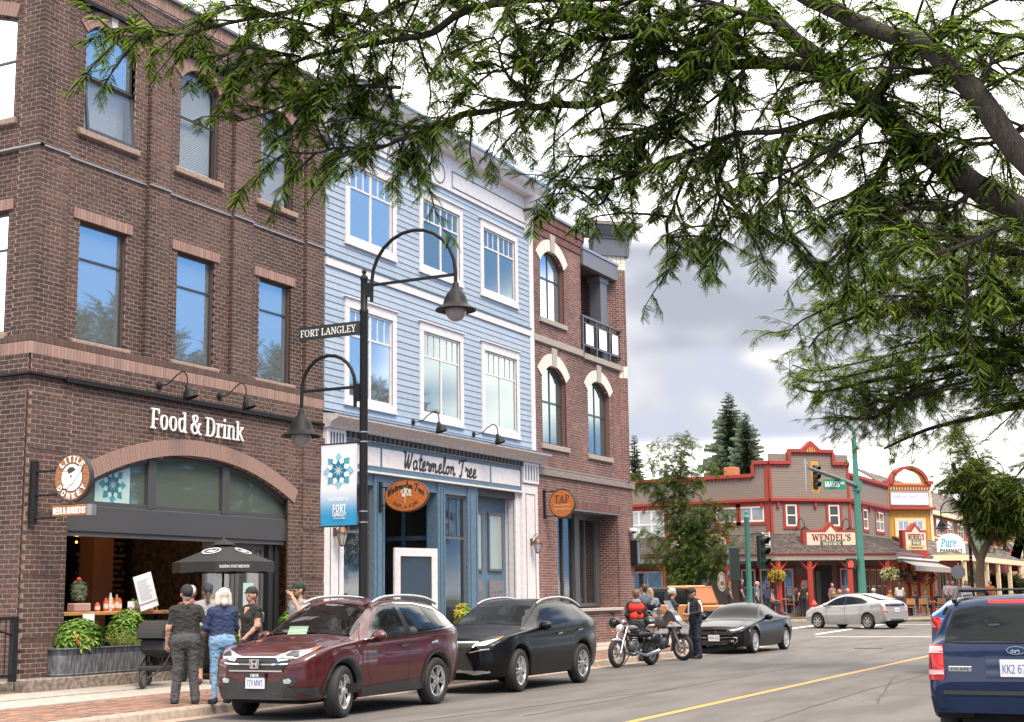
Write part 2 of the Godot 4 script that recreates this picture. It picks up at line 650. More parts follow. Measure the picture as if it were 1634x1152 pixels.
	yk.cbox(V3(70.96,0.1,-24.6),V3(71.16,0.385,-20.6),0.03)
	struct("yellow_kerb",yk,M("kerb_yellow",0.62,0.36,0.06,0.8))
	yk=MB.new()
	yk.cbox(V3(44.85,0.0,-14.6),V3(45.35,0.17,-14.1),0.05)
	struct("yellow_kerb_end",yk,mats["kerb_yellow"])
	var patio=MB.new()
	patio.cbox(V3(72.3,0.1,-60),V3(76.0,0.62,-21.4),0.03)
	struct("patio",patio,MN("patio_concrete",0.27,0.22,0.18,0.9,2.0))
func arch_top(o: Array, u: float) -> float:
	var r:float=o[4]
	if r<=0.0:
		return o[3]
	var w:float=(o[1]-o[0])/2
	var rad=(w*w+r*r)/(2*r)
	var k=u-(o[0]+o[1])/2
	return o[3]+sqrt(maxf(rad*rad-k*k,0))-(rad-r)
func hole_at(o: Array, v: float) -> Array:
	if v<o[2] or v>o[3]+o[4]:
		return []
	if v<=o[3]:
		return [o[0],o[1]]
	var w:float=(o[1]-o[0])/2
	var rad:float=(w*w+o[4]*o[4])/(2*o[4])
	var h:float=v-o[3]+(rad-o[4])
	var k=sqrt(maxf(rad*rad-h*h,0))
	var c:float=(o[0]+o[1])/2
	return [c-k,c+k]
func bricks(xs:Array,cs:Array,back:MB,fr:Transform3D,u0:float,u1:float,v0:float,v1:float,w:float,holes:Array,tones:Array,bl:=0.225,bh:=0.0815,mort:=0.0155)->void:
	back.xf=fr
	var row=0
	var v=v0
	while v<v1-0.004:
		var h=minf(bh,v1-v)
		var vm=v+h/2
		var segs=[[u0,u1]]
		for o in holes:
			var hh=hole_at(o,vm)
			if hh.is_empty():
				continue
			var nx=[]
			for s in segs:
				if hh[1]<=s[0] or hh[0]>=s[1]:
					nx.append(s)
					continue
				if hh[0]>s[0]+0.003:
					nx.append([s[0],hh[0]])
				if hh[1]<s[1]-0.003:
					nx.append([hh[1],s[1]])
			segs=nx
		for s in segs:
			back.quad(V3(s[0],v,w-0.005),V3(s[1],v,w-0.005),V3(s[1],v+h,w-0.005),V3(s[0],v+h,w-0.005))
			var k0=floori(s[0]/bl)-1
			var u=k0*bl+(bl/2 if int(round(v/bh))%2 else 0.0)
			while u<s[1]:
				var a=maxf(u,s[0]+(0.0 if u<s[0] else 0.0))
				var b=minf(u+bl-mort,s[1])
				if b-a>0.025:
					var bs=Basis.from_scale(V3(b-a,h-mort,0.05))
					xs.append(fr*Transform3D(bs,V3((a+b)/2,v+h/2,w-0.025+rng.randf_range(-0.0025,0.0015))))
					var t:Color=tones[rng.randi()%tones.size()]*(rng.randf_range(0.86,1.14)*(1.0+0.55*stain.get_noise_2d(u*0.9,v*0.7)+0.5*stain.get_noise_2d(u*6.0+40.0,v*0.35)))
					cs.append(t)
				u+=bl
		v+=bh
		row+=1
func soldiers(xs:Array,cs:Array,fr:Transform3D,u0:float,u1:float,v0:float,v1:float,w:float,tones:Array,bw:=0.078,mort:=0.008)->void:
	var n=maxi(1,int(round((u1-u0)/bw)))
	var step=(u1-u0)/n
	for i in n:
		var bs=Basis.from_scale(V3(step-mort,v1-v0-mort,0.06))
		xs.append(fr*Transform3D(bs,V3(u0+(i+0.5)*step,(v0+v1)/2,w-0.03+rng.randf_range(-0.002,0.001))))
		cs.append(tones[rng.randi()%tones.size()]*rng.randf_range(0.92,1.08))
func brick_mesh()->ArrayMesh:
	var b=MB.new()
	b.cbox(V3(-0.5,-0.5,-0.5),V3(0.5,0.5,0.5),0.035)
	return b.mesh()
func arch_ring(b:MB,o:Array,thick:float,w0:float,w1:float,n:int,key:=0.0,skip_key:=false)->void:
	var hw:float=(o[1]-o[0])/2
	var r:float=o[4]
	var rad=(hw*hw+r*r)/(2*r)
	var c=V2((o[0]+o[1])/2,o[3]+r-rad)
	var a0=asin(hw/rad)
	for i in n:
		var t0=lerpf(-a0,a0,(i+0.04)/n)
		var t1=lerpf(-a0,a0,(i+0.96)/n)
		if skip_key and absf((t0+t1)/2)*rad<key:
			continue
		var f=func(t:float,k:float)->Vector2:return c+V2(sin(t),cos(t))*k
		b.prism(PackedVector2Array([f.call(t0,rad),f.call(t1,rad),f.call(t1,rad+thick),f.call(t0,rad+thick)]),w0,w1+rng.randf_range(-0.002,0.002))
func outline(o: Array, inset: float, seg := 12) -> PackedVector2Array:
	var u0:float=o[0]+inset
	var u1:float=o[1]-inset
	var p=PackedVector2Array([V2(u0,o[2]+inset),V2(u1,o[2]+inset)])
	for i in seg+1:
		var u=lerpf(u1,u0,float(i)/seg)
		p.append(V2(u,arch_top(o,lerpf(o[1],o[0],float(i)/seg))-inset))
	return p
func window(th:Node3D,fr:Transform3D,o:Array,w:float,fw:float,fm:Material,gm:Material,rails:=[],mulls:=[],blind:Material=null,reveal:Material=null,from_w:=0.0)->MeshInstance3D:
	var b=MB.new()
	b.xf=fr
	var seg=12 if o[4]>0 else 1
	b.band(outline(o,0.0,seg),outline(o,fw,seg),w-0.05,w)
	var r=fw*0.8
	for v in rails:
		b.box(V3(o[0]+fw*0.9,v-r/2,w-0.045),V3(o[1]-fw*0.9,v+r/2,w-0.004))
	for q in mulls:
		var top:float=minf(q[2],arch_top(o,q[0])-fw*0.8)
		b.box(V3(q[0]-q[3]/2,maxf(q[1],o[2]+fw*0.8),w-0.04),V3(q[0]+q[3]/2,top,w-0.008))
	var win=part(th,"window",b,fm)
	var g=MB.new()
	g.xf=fr
	g.prism(outline(o,fw*0.8,seg),w-0.034,w-0.026)
	put(win,"pane",g.mesh(),gm)
	if blind:
		var bb=MB.new()
		bb.xf=fr
		var v:float=o[2]+0.03
		while v<o[3]+o[4]*0.7:
			bb.quad(V3(o[0]+fw,v,w-0.10),V3(o[1]-fw,v,w-0.10),V3(o[1]-fw,v+0.043,w-0.125),V3(o[0]+fw,v+0.043,w-0.125))
			v+=0.045
		put(win,"blind",bb.mesh(),blind)
		var bk=MB.new()
		bk.xf=fr
		bk.quad(V3(o[0],o[2],w-0.14),V3(o[1],o[2],w-0.14),V3(o[1],o[3]+o[4],w-0.14),V3(o[0],o[3]+o[4],w-0.14))
		put(win,"blind_backing",bk.mesh(),blind)
	if reveal:
		var rv=MB.new()
		rv.xf=fr
		var p=outline(o,0.0,seg)
		for i in p.size():
			var a=p[i]
			var c=p[(i+1)%p.size()]
			rv.quad(V3(c.x,c.y,w-0.05),V3(c.x,c.y,from_w),V3(a.x,a.y,from_w),V3(a.x,a.y,w-0.05))
		put(win,"reveal",rv.mesh(),reveal)
	return win
func wall_box(th:Node3D,called:String,fr:Transform3D,lo:Vector3,hi:Vector3,m:Material,e:=0.0)->MeshInstance3D:
	var b=MB.new()
	b.xf=fr
	if e>0:
		b.cbox(lo,hi,e)
	else:
		b.box(lo,hi)
	return part(th,called,b,m)
func glass_mirror(key:String,r:float,g:float,b_:float,metal:float)->StandardMaterial3D:
	var m=M(key,r,g,b_,0.015,metal)
	m.metallic_specular=0.6
	return m
func pane_clear(key:="clear_glass",tint:=0.03,a:=0.12)->StandardMaterial3D:
	var m=M(key,tint,tint,tint,0.02)
	m.albedo_color.a=a
	m.transparency=BaseMaterial3D.TRANSPARENCY_ALPHA
	m.metallic_specular=0.7
	return m
func gooseneck(called:String,label:String,at:Vector3,metal:Material,group:String,reach:=0.5,out:=V3(0.45,0,0.9))->void:
	var t=thing(called,label,"wall lamp",at,0,group)
	var o=out.normalized()
	var b=MB.new()
	b.lathe([V2(0.075,0),V2(0.075,0.02),V2(0.05,0.035),V2(0,0.04)],14,Vector3.ZERO,V3(0,0,1))
	put(t,"wall_plate",b.mesh(),metal)
	b=MB.new()
	b.tube(smooth([V3(0,0,0.02),o*reach*0.35+UP*0.02,o*reach*0.62+UP*0.16,o*reach*0.88+UP*0.25,o*reach*1.05+UP*0.17,o*reach*1.09+UP*0.0,o*reach*1.1-UP*0.1],4),0.013,8)
	put(t,"arm",b.mesh(),metal)
	b=MB.new()
	var e=o*reach*1.1+V3(0,-0.08,0)
	b.lathe([V2(0.145,-0.19),V2(0.15,-0.185),V2(0.13,-0.11),V2(0.075,-0.02),V2(0.045,0.01),V2(0.04,0.07),V2(0,0.075)],18,e,(UP+o*-0.35).normalized())
	b.lathe([V2(0.0,-0.03),V2(0.07,-0.03),V2(0.14,-0.185)],18,e,(UP+o*-0.35).normalized())
	put(t,"lamp_shade",b.mesh(),metal)
var stain=FastNoiseLite.new()
var frame_dark:StandardMaterial3D
var black_metal:StandardMaterial3D
func build_brick_shop()->void:
	stain.frequency=0.35
	stain.seed=3
	frame_dark=M("dark_bronze_frame",0.040,0.042,0.047,0.42)
	black_metal=M("black_metal",0.014,0.014,0.016,0.5)
	black_metal.metallic_specular=0.3
	var th=thing("brick_shop","dark brown brick shop building with a wide arched open front at the left edge","building",V3(17.41,0.42,-18))
	var fr=frame(V3(0,0,-18))
	var side = frame(Vector3(17.41, 0, 0), Vector3(0, 0, 1))
	var tones=[Color(0.078,0.041,0.034),Color(0.068,0.037,0.032),Color(0.090,0.047,0.038),Color(0.060,0.034,0.030),Color(0.083,0.048,0.040)]
	var pinks=[Color(0.27,0.17,0.143),Color(0.245,0.153,0.13),Color(0.295,0.19,0.16)]
	var mortar=MN("brick_mortar",0.27,0.205,0.172,0.95,1.0,0.8,1.15)
	var xs=[]
	var cs=[]
	var back=MB.new()
	var w3=[[18.56,19.88,10.17,12.05,0.30],[21.2,22.4,10.17,12.05,0.30],[23.87,25.03,10.17,12.05,0.30]]
	var w2=[[18.56,19.78,6.28,8.46,0.0],[21.22,22.37,6.28,8.46,0.0],[23.86,25.0,6.28,8.46,0.0]]
	var arch=[18.75,25.05,3.0,3.70,0.74]
	var door=[18.42,24.86,0.42,3.34,0.0]
	for p in [[17.41,18.15],[20.25,20.86],[22.84,23.5],[25.45,26.13]]:
		bricks(xs,cs,back,fr,p[0],p[1],6.2,12.95,0.0,[],tones)
	var bays=[[18.15,20.25],[20.86,22.84],[23.5,25.45]]
	for i in 3:
		bricks(xs,cs,back,fr,bays[i][0],bays[i][1],6.2,12.62,-0.10,[w3[i],w2[i]],tones)
		bricks(xs,cs,back,fr,bays[i][0],bays[i][1],12.62,12.95,0.0,[],tones)
		for s in [0, 1]:
			var u:float=bays[i][s]
			back.xf=fr
			if s==0:
				bricks(xs,cs,back,frame(V3(u,0,0),V3(0,0,-1)),18.0,18.1,6.2,12.6,0.0,[],tones)
			else:
				bricks(xs,cs,back,frame(V3(u,0,0),V3(0,0,1)),-18.1,-18.0,6.2,12.6,0.0,[],tones)
		wall_box(th,"bay_soffit",fr,V3(bays[i][0],12.55,-0.108),V3(bays[i][1],12.625,0.012),black_metal)
	bricks(xs,cs,back,fr,17.41,26.13,12.95,13.15,0.0,[],tones)
	bricks(xs,cs,back,fr,17.41,26.13,5.52,5.84,0.03,[],tones)
	bricks(xs,cs,back,fr,18.42,24.86,3.34,5.48,0.0,[arch],tones)
	bricks(xs,cs,back,fr,17.41,18.42,0.42,5.48,0.0,[],tones)
	bricks(xs,cs,back,fr,24.86,26.13,0.15,5.48,0.0,[],tones)
	for q in [[17.41, 18.2], [25.32, 26.13]]:
		for y in [[0.42,1.0],[1.08,2.04],[2.12,3.08],[3.16,4.16],[4.24,5.2]]:
			bricks(xs,cs,back,fr,q[0],q[1],y[0],y[1],0.055,[],tones)
		wall_box(th,"pilaster_core",fr,V3(q[0]+0.003,0.42,-0.02),V3(q[1]-0.003,5.2,0.036),mortar)
		for y in [1.0,2.04,3.08,4.16]:
			soldiers(xs,cs,fr,q[0],q[1],y,y+0.08,0.045,tones,0.112)
	var so=[[-22.0,-18.72,10.17,12.05,0.30],[-22.0,-18.72,6.28,8.46,0.0]]
	bricks(xs,cs,back,side,-18.48,-18.0,6.2,13.15,0.0,[],tones)
	bricks(xs,cs,back,side,-20.0,-18.48,6.2,13.15,-0.06,so,tones)
	bricks(xs,cs,back,side,-20.0,-18.0,0.42,5.48,0.0,[],tones)
	bricks(xs,cs,back,side,-18.75,-18.0,0.42,5.2,0.055,[],tones)
	bricks(xs,cs,back,side,-20.0,-18.0,5.52,5.84,0.03,[],tones)
	soldiers(xs,cs,fr,17.38,26.13,5.84,6.06,0.035,pinks)
	soldiers(xs,cs,side,-20.0,-17.965,5.84,6.06,0.035,pinks)
	soldiers(xs,cs,fr,17.38,26.13,13.15,13.42,0.05,pinks)
	soldiers(xs,cs,side,-20.0,-17.95,13.15,13.42,0.05,pinks)
	for o in w2:
		soldiers(xs,cs,fr,o[0]-0.18,o[1]+0.13,8.47,8.67,-0.075,pinks)
	soldiers(xs,cs,side,-20.0,-18.6,8.47,8.67,-0.03,pinks)
	for q in [[fr,17.38,26.13],[side,-20.0,-17.965]]:
		soldiers(xs,cs,q[0],q[1],q[2],6.065,6.2,0.015,[Color(0.085,0.052,0.045),Color(0.10,0.06,0.05)],0.112)
	var bm=brick_mesh()
	var brick_m=M("dark_brick",1,1,1,0.9)
	brick_m.vertex_color_use_as_albedo=true
	var order=range(xs.size())
	var eye=V3(0,1.63,0)
	var near=[]
	for i in order:
		var q:Vector3=xs[i].origin
		if q.x<18.5 and q.x>17.41 and q.z>-18.05 and q.y<5.4 and xs[i].basis.get_scale().x>0.15:
			near.append([q.distance_to(eye),i])
	near.sort_custom(func(p,q):return p[0]<q[0])
	near=near.slice(0,300)
	var single={}
	for q in near:
		single[q[1]]=true
	var bv=[]
	for t in tones:
		bv.append(M("dark_brick%d"%bv.size(),t.r,t.g,t.b,0.9))
	var rx=[]
	var rc=[]
	for i in xs.size():
		if single.has(i):
			var o=put(th,"brick",bm,bv[rng.randi()%5])
			o.transform=Transform3D(xs[i].basis,xs[i].origin-th.position)
		else:
			rx.append(Transform3D(xs[i].basis,xs[i].origin-th.position))
			rc.append(cs[i])
	multi(th,"brickwork",bm,brick_m,rx,rc)
	part(th,"mortar",back,mortar)
	var ring=MB.new()
	ring.xf=fr
	arch_ring(ring,arch,0.31,-0.12,0.02,86)
	part(th,"front_arch",ring,MN("pink_brick",0.27,0.17,0.143,0.9,0.8,0.85,1.15,0.05)).set_meta("kind","stuff")
	for o in w3:
		ring=MB.new()
		ring.xf=fr
		arch_ring(ring,o,0.25,-0.2,-0.075,18,0.1,true)
		part(th,"window_arch",ring,mats["pink_brick"]).set_meta("kind","stuff")
		var kx:float=(o[0]+o[1])/2
		ring=MB.new()
		ring.xf=fr
		ring.prism(PackedVector2Array([V2(kx-0.07,12.34),V2(kx+0.07,12.34),V2(kx+0.1,12.66),V2(kx-0.1,12.66)]),-0.2,-0.05)
		part(th,"keystone",ring,MN("pale_stone",0.50,0.46,0.42,0.85,1.0,0.8,1.1))
	ring=MB.new()
	ring.xf=side
	arch_ring(ring,so[0],0.25,-0.2,-0.03,40)
	part(th,"window_arch",ring,mats["pink_brick"]).set_meta("kind","stuff")
	var sill_m=MN("sill_stone",0.30,0.215,0.175,0.88,0.9,0.75,1.12,0.02)
	for o in w3+w2:
		wall_box(th,"window_sill",fr,V3(o[0]-0.17,o[2]-0.13,-0.2),V3(o[1]+0.12,o[2]-0.015,-0.02),sill_m,0.012)
	for o in so:
		wall_box(th,"window_sill",side,V3(-20,o[2]-0.13,-0.2),V3(o[1]+0.1,o[2]-0.015,0.02),sill_m,0.012)
	var fl=M("lead_flashing",0.26,0.26,0.29,0.5,0.1)
	for p in [[17.41,18.15,0.03],[18.15,20.25,-0.07],[20.25,20.86,0.03],[20.86,22.84,-0.07],[22.84,23.5,0.03],[23.5,25.45,-0.07],[25.45,26.13,0.03]]:
		wall_box(th,"flashing",fr,V3(p[0],9.545,p[2]-0.05),V3(p[1],9.575,p[2]),fl)
	wall_box(th,"flashing",side,V3(-20,9.545,-0.1),V3(-17.97,9.575,0.03),fl)
	wall_box(th,"steel_angle",fr,V3(18.2,5.44,-0.01),V3(25.32,5.53,0.10),black_metal,0.006)
	wall_box(th,"flashing",fr,V3(17.36,5.485,-0.01),V3(18.2,5.525,0.075),black_metal)
	wall_box(th,"flashing",fr,V3(25.32,5.485,-0.01),V3(26.13,5.525,0.075),black_metal)
	wall_box(th,"flashing",side,V3(-20,5.485,-0.01),V3(-17.92,5.525,0.085),black_metal)
	wall_box(th,"coping",fr,V3(17.3,13.42,-0.4),V3(26.13,13.5,0.12),M("grey_coping",0.16,0.16,0.175,0.5,0.2),0.01)
	wall_box(th,"coping",side,V3(-30,13.425,-0.4),V3(-18.4,13.495,0.12),mats["grey_coping"],0.01)
	var shell=M("shell_dark",0.05,0.04,0.038,0.95)
	wall_box(th,"upper_shell",fr,V3(17.6,5.0,-12),V3(26.1,13.4,-0.42),shell)
	wall_box(th,"side_shell",side,V3(-30,0.0,-0.4),V3(-20.0,13.4,-0.02),mats["dark_brick0"])
	var mir=glass_mirror("blue_coated_glass",0.52,0.58,0.60,0.82)
	var clear=pane_clear()
	var blind=M("white_blind",0.66,0.70,0.68,0.7)
	var i=0
	for o in w2:
		window(th,fr,o,-0.2,0.05,frame_dark,mir,[7.79],[],null,brick_m_reveal(),-0.105)
		i+=1
	i=0
	for o in w3:
		if i == 0:
			var up=[o[0],o[1],11.25,o[3],o[4]]
			window(th,fr,up,-0.2,0.05,frame_dark,mir,[],[],null,null)
			var ob=MB.new()
			ob.xf=fr*Transform3D(Basis(Vector3.RIGHT,-deg_to_rad(7)),V3(0,11.25,-0.17))
			ob.band(rect(o[0]+0.02,o[1]-0.02,-1.1,0),rect(o[0]+0.075,o[1]-0.075,-1.045,-0.05),-0.03,0.01)
			var sash=part(th,"window",ob,frame_dark)
			sash.set_meta("label","lower sash tilted open")
			var gb=MB.new()
			gb.xf=ob.xf
			gb.prism(rect(o[0]+0.05,o[1]-0.05,-1.06,-0.03),-0.015,-0.008)
			put(sash,"pane",gb.mesh(),pane_clear("pale_pane",0.5,0.1))
			var lower=[o[0],o[1],o[2],11.2,0.0]
			window(th,fr,lower,-0.25,0.04,frame_dark,clear,[],[],blind,brick_m_reveal(),-0.105)
		else:
			window(th,fr,o,-0.2,0.05,frame_dark,clear,[11.29],[],blind,brick_m_reveal(),-0.105)
		i+=1
	for o in so:
		window(th,side,o,-0.16,0.05,frame_dark,glass_mirror("side_glass",0.8,0.83,0.84,0.9),[11.29 if o[2]>9 else 7.79],[],null,brick_m_reveal(),-0.06)
	wall_box(th,"steel_beam",fr,V3(18.40,2.88,-0.28),V3(24.88,3.34,-0.06),M("charcoal_steel",0.052,0.052,0.056,0.5),0.01)
	wall_box(th,"beam_lip",fr,V3(18.42,2.80,-0.26),V3(24.86,2.88,-0.10),M("charcoal_lip",0.085,0.083,0.085,0.5))
	var tb=MB.new()
	tb.xf=fr
	var ao=[18.75,25.05,3.34,3.705,0.735]
	tb.band(outline(ao,0.0,30),outline(ao,0.09,30),-0.26,-0.12)
	for u in [20.67,22.87]:
		tb.box(V3(u-0.11,3.36,-0.24),V3(u+0.11,arch_top(ao,u)-0.05,-0.10))
	for q in [[19.2,20.56],[20.78,22.76],[22.98,24.85]]:
		tb.box(V3(q[0],3.345,-0.235),V3(q[1],3.42,-0.14))
	var tr=part(th,"transom_window",tb,mats["charcoal_steel"])
	var pb=MB.new()
	pb.xf=fr
	pb.prism(outline(ao,0.06,30),-0.2,-0.192)
	put(tr,"pane",pb.mesh(),glass_mirror("shop_glass",0.20,0.24,0.20,0.55))
	var po=wall_box(th,"window_poster",fr,V3(19.25,3.42,-0.186),V3(20.15,4.12,-0.182),M("poster_pale",0.36,0.50,0.50,0.6))
	petal_emblem(po,fr*TR(V3(19.7,3.76,-0.182)),0.36,M("poster_teal",0.05,0.24,0.28,0.6),M("poster_mid",0.04,0.18,0.24,0.6),M("poster_deep",0.02,0.12,0.17,0.6),mats["poster_pale"])
	for q in [[22.42,23.36,0.0],[23.40,24.34,0.0]]:
		var db=MB.new()
		db.xf=fr
		db.band(rect(q[0],q[1],0.2,2.8),rect(q[0]+0.09,q[1]-0.09,0.42,2.69),-0.30,-0.24)
		var d=part(th,"folding_door",db,M("door_grey",0.085,0.087,0.09,0.45))
		var g=MB.new()
		g.xf=fr
		g.prism(rect(q[0]+0.08,q[1]-0.08,0.4,2.7),-0.275,-0.268)
		put(d,"pane",g.mesh(),pane_clear("door_glass",0.12,0.35))
		var h=MB.new()
		h.xf=fr
		h.tube([V3(q[1]-0.04,1.2,-0.24),V3(q[1]-0.04,1.2,-0.19),V3(q[1]-0.04,1.38,-0.19),V3(q[1]-0.04,1.38,-0.24)],0.01,6)
		put(d,"handle",h.mesh(),M("steel_bright",0.55,0.55,0.55,0.3,0.9))
	for k in 4:
		var fb=MB.new()
		fb.xf=fr
		fb.box(V3(24.42+k*0.11,0.2,-0.5),V3(24.49+k*0.11,2.8,-0.16-0.03*(k%2)))
		fb.box(V3(24.495+k*0.11,0.25,-0.5),V3(24.515+k*0.11,2.75,-0.25))
		part(th,"folded_door_leaf",fb,M("door_black",0.022,0.022,0.024,0.4))
	for q in [[22.78,1.45,0.28,0.42,0.0],[23.12,1.66,0.3,0.45,0.0],[23.86,1.72,0.34,0.56,0.0]]:
		wall_box(th,"door_notice",fr,V3(q[0]-q[2]/2,q[1]-q[3]/2,-0.266),V3(q[0]+q[2]/2,q[1]+q[3]/2,-0.263),M("notice_paper",0.42,0.58,0.58,0.8))
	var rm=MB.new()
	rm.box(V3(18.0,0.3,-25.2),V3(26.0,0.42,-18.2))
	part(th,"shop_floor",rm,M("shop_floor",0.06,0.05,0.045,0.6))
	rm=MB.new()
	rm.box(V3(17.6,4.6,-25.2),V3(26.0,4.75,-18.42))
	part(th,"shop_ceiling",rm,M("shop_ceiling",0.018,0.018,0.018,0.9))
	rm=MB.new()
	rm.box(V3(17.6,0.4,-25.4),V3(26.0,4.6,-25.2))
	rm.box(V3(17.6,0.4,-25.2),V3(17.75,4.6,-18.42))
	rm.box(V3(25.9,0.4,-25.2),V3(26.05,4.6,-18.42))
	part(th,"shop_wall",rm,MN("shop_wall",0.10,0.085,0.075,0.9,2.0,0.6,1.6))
	rm=MB.new()
	rm.cbox(V3(18.4,2.2,-23.6),V3(21.8,3.0,-22.4),0.02)
	part(th,"extractor_hood",rm,M("hood_steel",0.34,0.34,0.32,0.35,0.6))
	rm=MB.new()
	rm.cbox(V3(18.6,0.42,-23.6),V3(21.4,1.35,-22.6),0.02)
	part(th,"kitchen_unit",rm,M("kitchen_dark",0.03,0.035,0.038,0.4,0.5))
	rm=MB.new()
	rm.box(V3(22.9,0.42,-22.0),V3(23.5,4.6,-21.6))
	part(th,"brick_post",rm,MN("warm_brick",0.22,0.115,0.075,0.9,0.7,0.6,1.4,0.05))
	var mb=wall_box(th,"menu_board",frame(Vector3.ZERO),V3(23.6,1.7,-22.95),V3(25.5,3.7,-22.9),M("chalk_board",0.012,0.012,0.013,0.8))
	var chalk=M("chalk",0.8,0.5,0.32,0.9)
	for r in 13:
		text(mb,"menu_line",["Carnitas  Burrito","Chorizo  Tacos  3","Black  Bean  Bowl","Nachos  Guacamole"][r%4],1.55-0.1*(r%3),0.075,TR(V3(24.5,3.52-r*0.135,-22.89) ),chalk,false,false,0.004)
	var bulb=M("warm_bulb",0.9,0.6,0.3,0.4)
	bulb.emission_enabled=true
	bulb.emission=Color(1.0,0.55,0.25)
	bulb.emission_energy_multiplier=3.0
	for q in [[18.62,2.74,-18.6],[18.86,2.70,-18.7],[19.25,2.74,-18.9],[20.0,2.76,-19.3],[18.9,3.75,-18.8],[19.45,3.86,-18.9],[19.75,3.58,-19.0],[20.0,3.42,-19.1],[21.3,3.45,-19.6],[21.8,3.62,-19.7],[22.3,3.85,-19.8],[22.7,4.0,-19.9]]:
		var lb=MB.new()
		lb.ball(Vector3.ZERO,Vector3.ONE*0.022,8,6)
		var o=put(th,"string_light",lb.mesh(),bulb)
		o.position=V3(q[0],q[1],q[2])-th.position
		if q[0]==20.0 or q[0]==22.3:
			var li=OmniLight3D.new()
			li.light_color=Color(1.0,0.72,0.45)
			li.light_energy=0.3
			li.light_size=0.02
			li.omni_range=12.0
			li.omni_attenuation=2.0
			li.shadow_enabled=true
			o.add_child(li)
	text(th,"lettering","Food & Drink",2.80,0.40,TR(V3(21.81,5.06,-17.965)-th.position),M("sign_white",0.82,0.82,0.82,0.5),true,false,0.03)
	gooseneck("wall_lamp","black gooseneck lamp above the F of the white Food and Drink letters",V3(20.62,5.70,-17.96),black_metal,"gooseneck lamps on the brick shop")
	gooseneck("wall_lamp","black gooseneck lamp above the k of the white Food and Drink letters",V3(22.42,5.71,-17.96),black_metal,"gooseneck lamps on the brick shop")
func brick_m_reveal()->StandardMaterial3D:
	return MN("reveal_brick",0.115,0.066,0.058,0.92,0.6,0.7,1.2,0.05)
func clapboards(th:Node3D,fr:Transform3D,u0:float,u1:float,v0:float,v1:float,w:float,exposure:float,holes:Array,ms:Array,joined:=false)->void:
	var all=MB.new()
	all.xf=fr
	var v=v0
	while v<v1-0.01:
		var h=minf(exposure,v1-v)
		var segs=[[u0,u1]]
		for o in holes:
			if v+h*0.7<o[2] or v+h*0.3>o[3]:
				continue
			var nx=[]
			for s in segs:
				if o[1]<=s[0] or o[0]>=s[1]:
					nx.append(s)
					continue
				if o[0]>s[0]+0.01:
					nx.append([s[0],o[0]])
				if o[1]<s[1]-0.01:
					nx.append([o[1],s[1]])
			segs=nx
		for s in segs:
			var b=all
			if not joined:
				b=MB.new()
				b.xf=fr
			var p=[V2(0.0,0.0),V2(0.020,0.0),V2(0.021,0.004),V2(0.004,h+0.012),V2(0.0,h+0.012)]
			var dz=rng.randf_range(-0.001,0.001)
			var f=func(u:float,k:int)->Vector3:return V3(u,v+p[k].y,w+p[k].x+dz)
			for k in 4:
				b.quad(f.call(s[0],k),f.call(s[1],k),f.call(s[1],k+1),f.call(s[0],k+1))
			b.quad(f.call(s[0],1),f.call(s[0],2),f.call(s[0],3),f.call(s[0],4))
			b.quad(f.call(s[1],2),f.call(s[1],1),f.call(s[1],4),f.call(s[1],3))
			if not joined:
				part(th,"siding_board",b,ms[rng.randi()%ms.size()])
		v+=exposure
	if joined:
		var o=part(th,"siding_boards",all,ms[0])
		o.set_meta("kind","stuff")
func cottage_window(th: Node3D, fr: Transform3D, o: Array, white: Material, glass: Material, blind: Material) -> void:
	var b=MB.new()
	b.xf=fr
	var t=0.17
	b.box(V3(o[0],o[2],0.0),V3(o[0]+t,o[3]-0.16,0.05))
	b.box(V3(o[1]-t,o[2],0.0),V3(o[1],o[3]-0.16,0.05))
	b.box(V3(o[0]+t,o[2],0.0),V3(o[1]-t,o[2]+0.15,0.05))
	b.box(V3(o[0],o[3]-0.16,0.0),V3(o[1],o[3]+0.06,0.055))
	b.cbox(V3(o[0]-0.06,o[3]+0.06,0.0),V3(o[1]+0.06,o[3]+0.10,0.10),0.01)
	b.box(V3(o[0]-0.02,o[2]-0.05,0.0),V3(o[1]+0.02,o[2],0.075))
	var trim=part(th,"window_trim",b,white)
	var i=[o[0]+t,o[1]-t,o[2]+0.15,o[3]-0.16,0.0]
	var c:float=(i[0]+i[1])/2
	var rail:float=i[2]+(i[3]-i[2])*0.70
	var ms=[[c,i[2],i[3],0.075]]
	for s in 2:
		var a:float=i[0] if s==0 else c
		var e:float=c if s==0 else i[1]
		for k in [1,2]:
			ms.append([lerpf(a+0.03,e-0.03,k/3.0),rail,i[3],0.025])
	window(th,fr,i,0.012,0.055,white,glass,[rail],ms,blind,white,0.03)
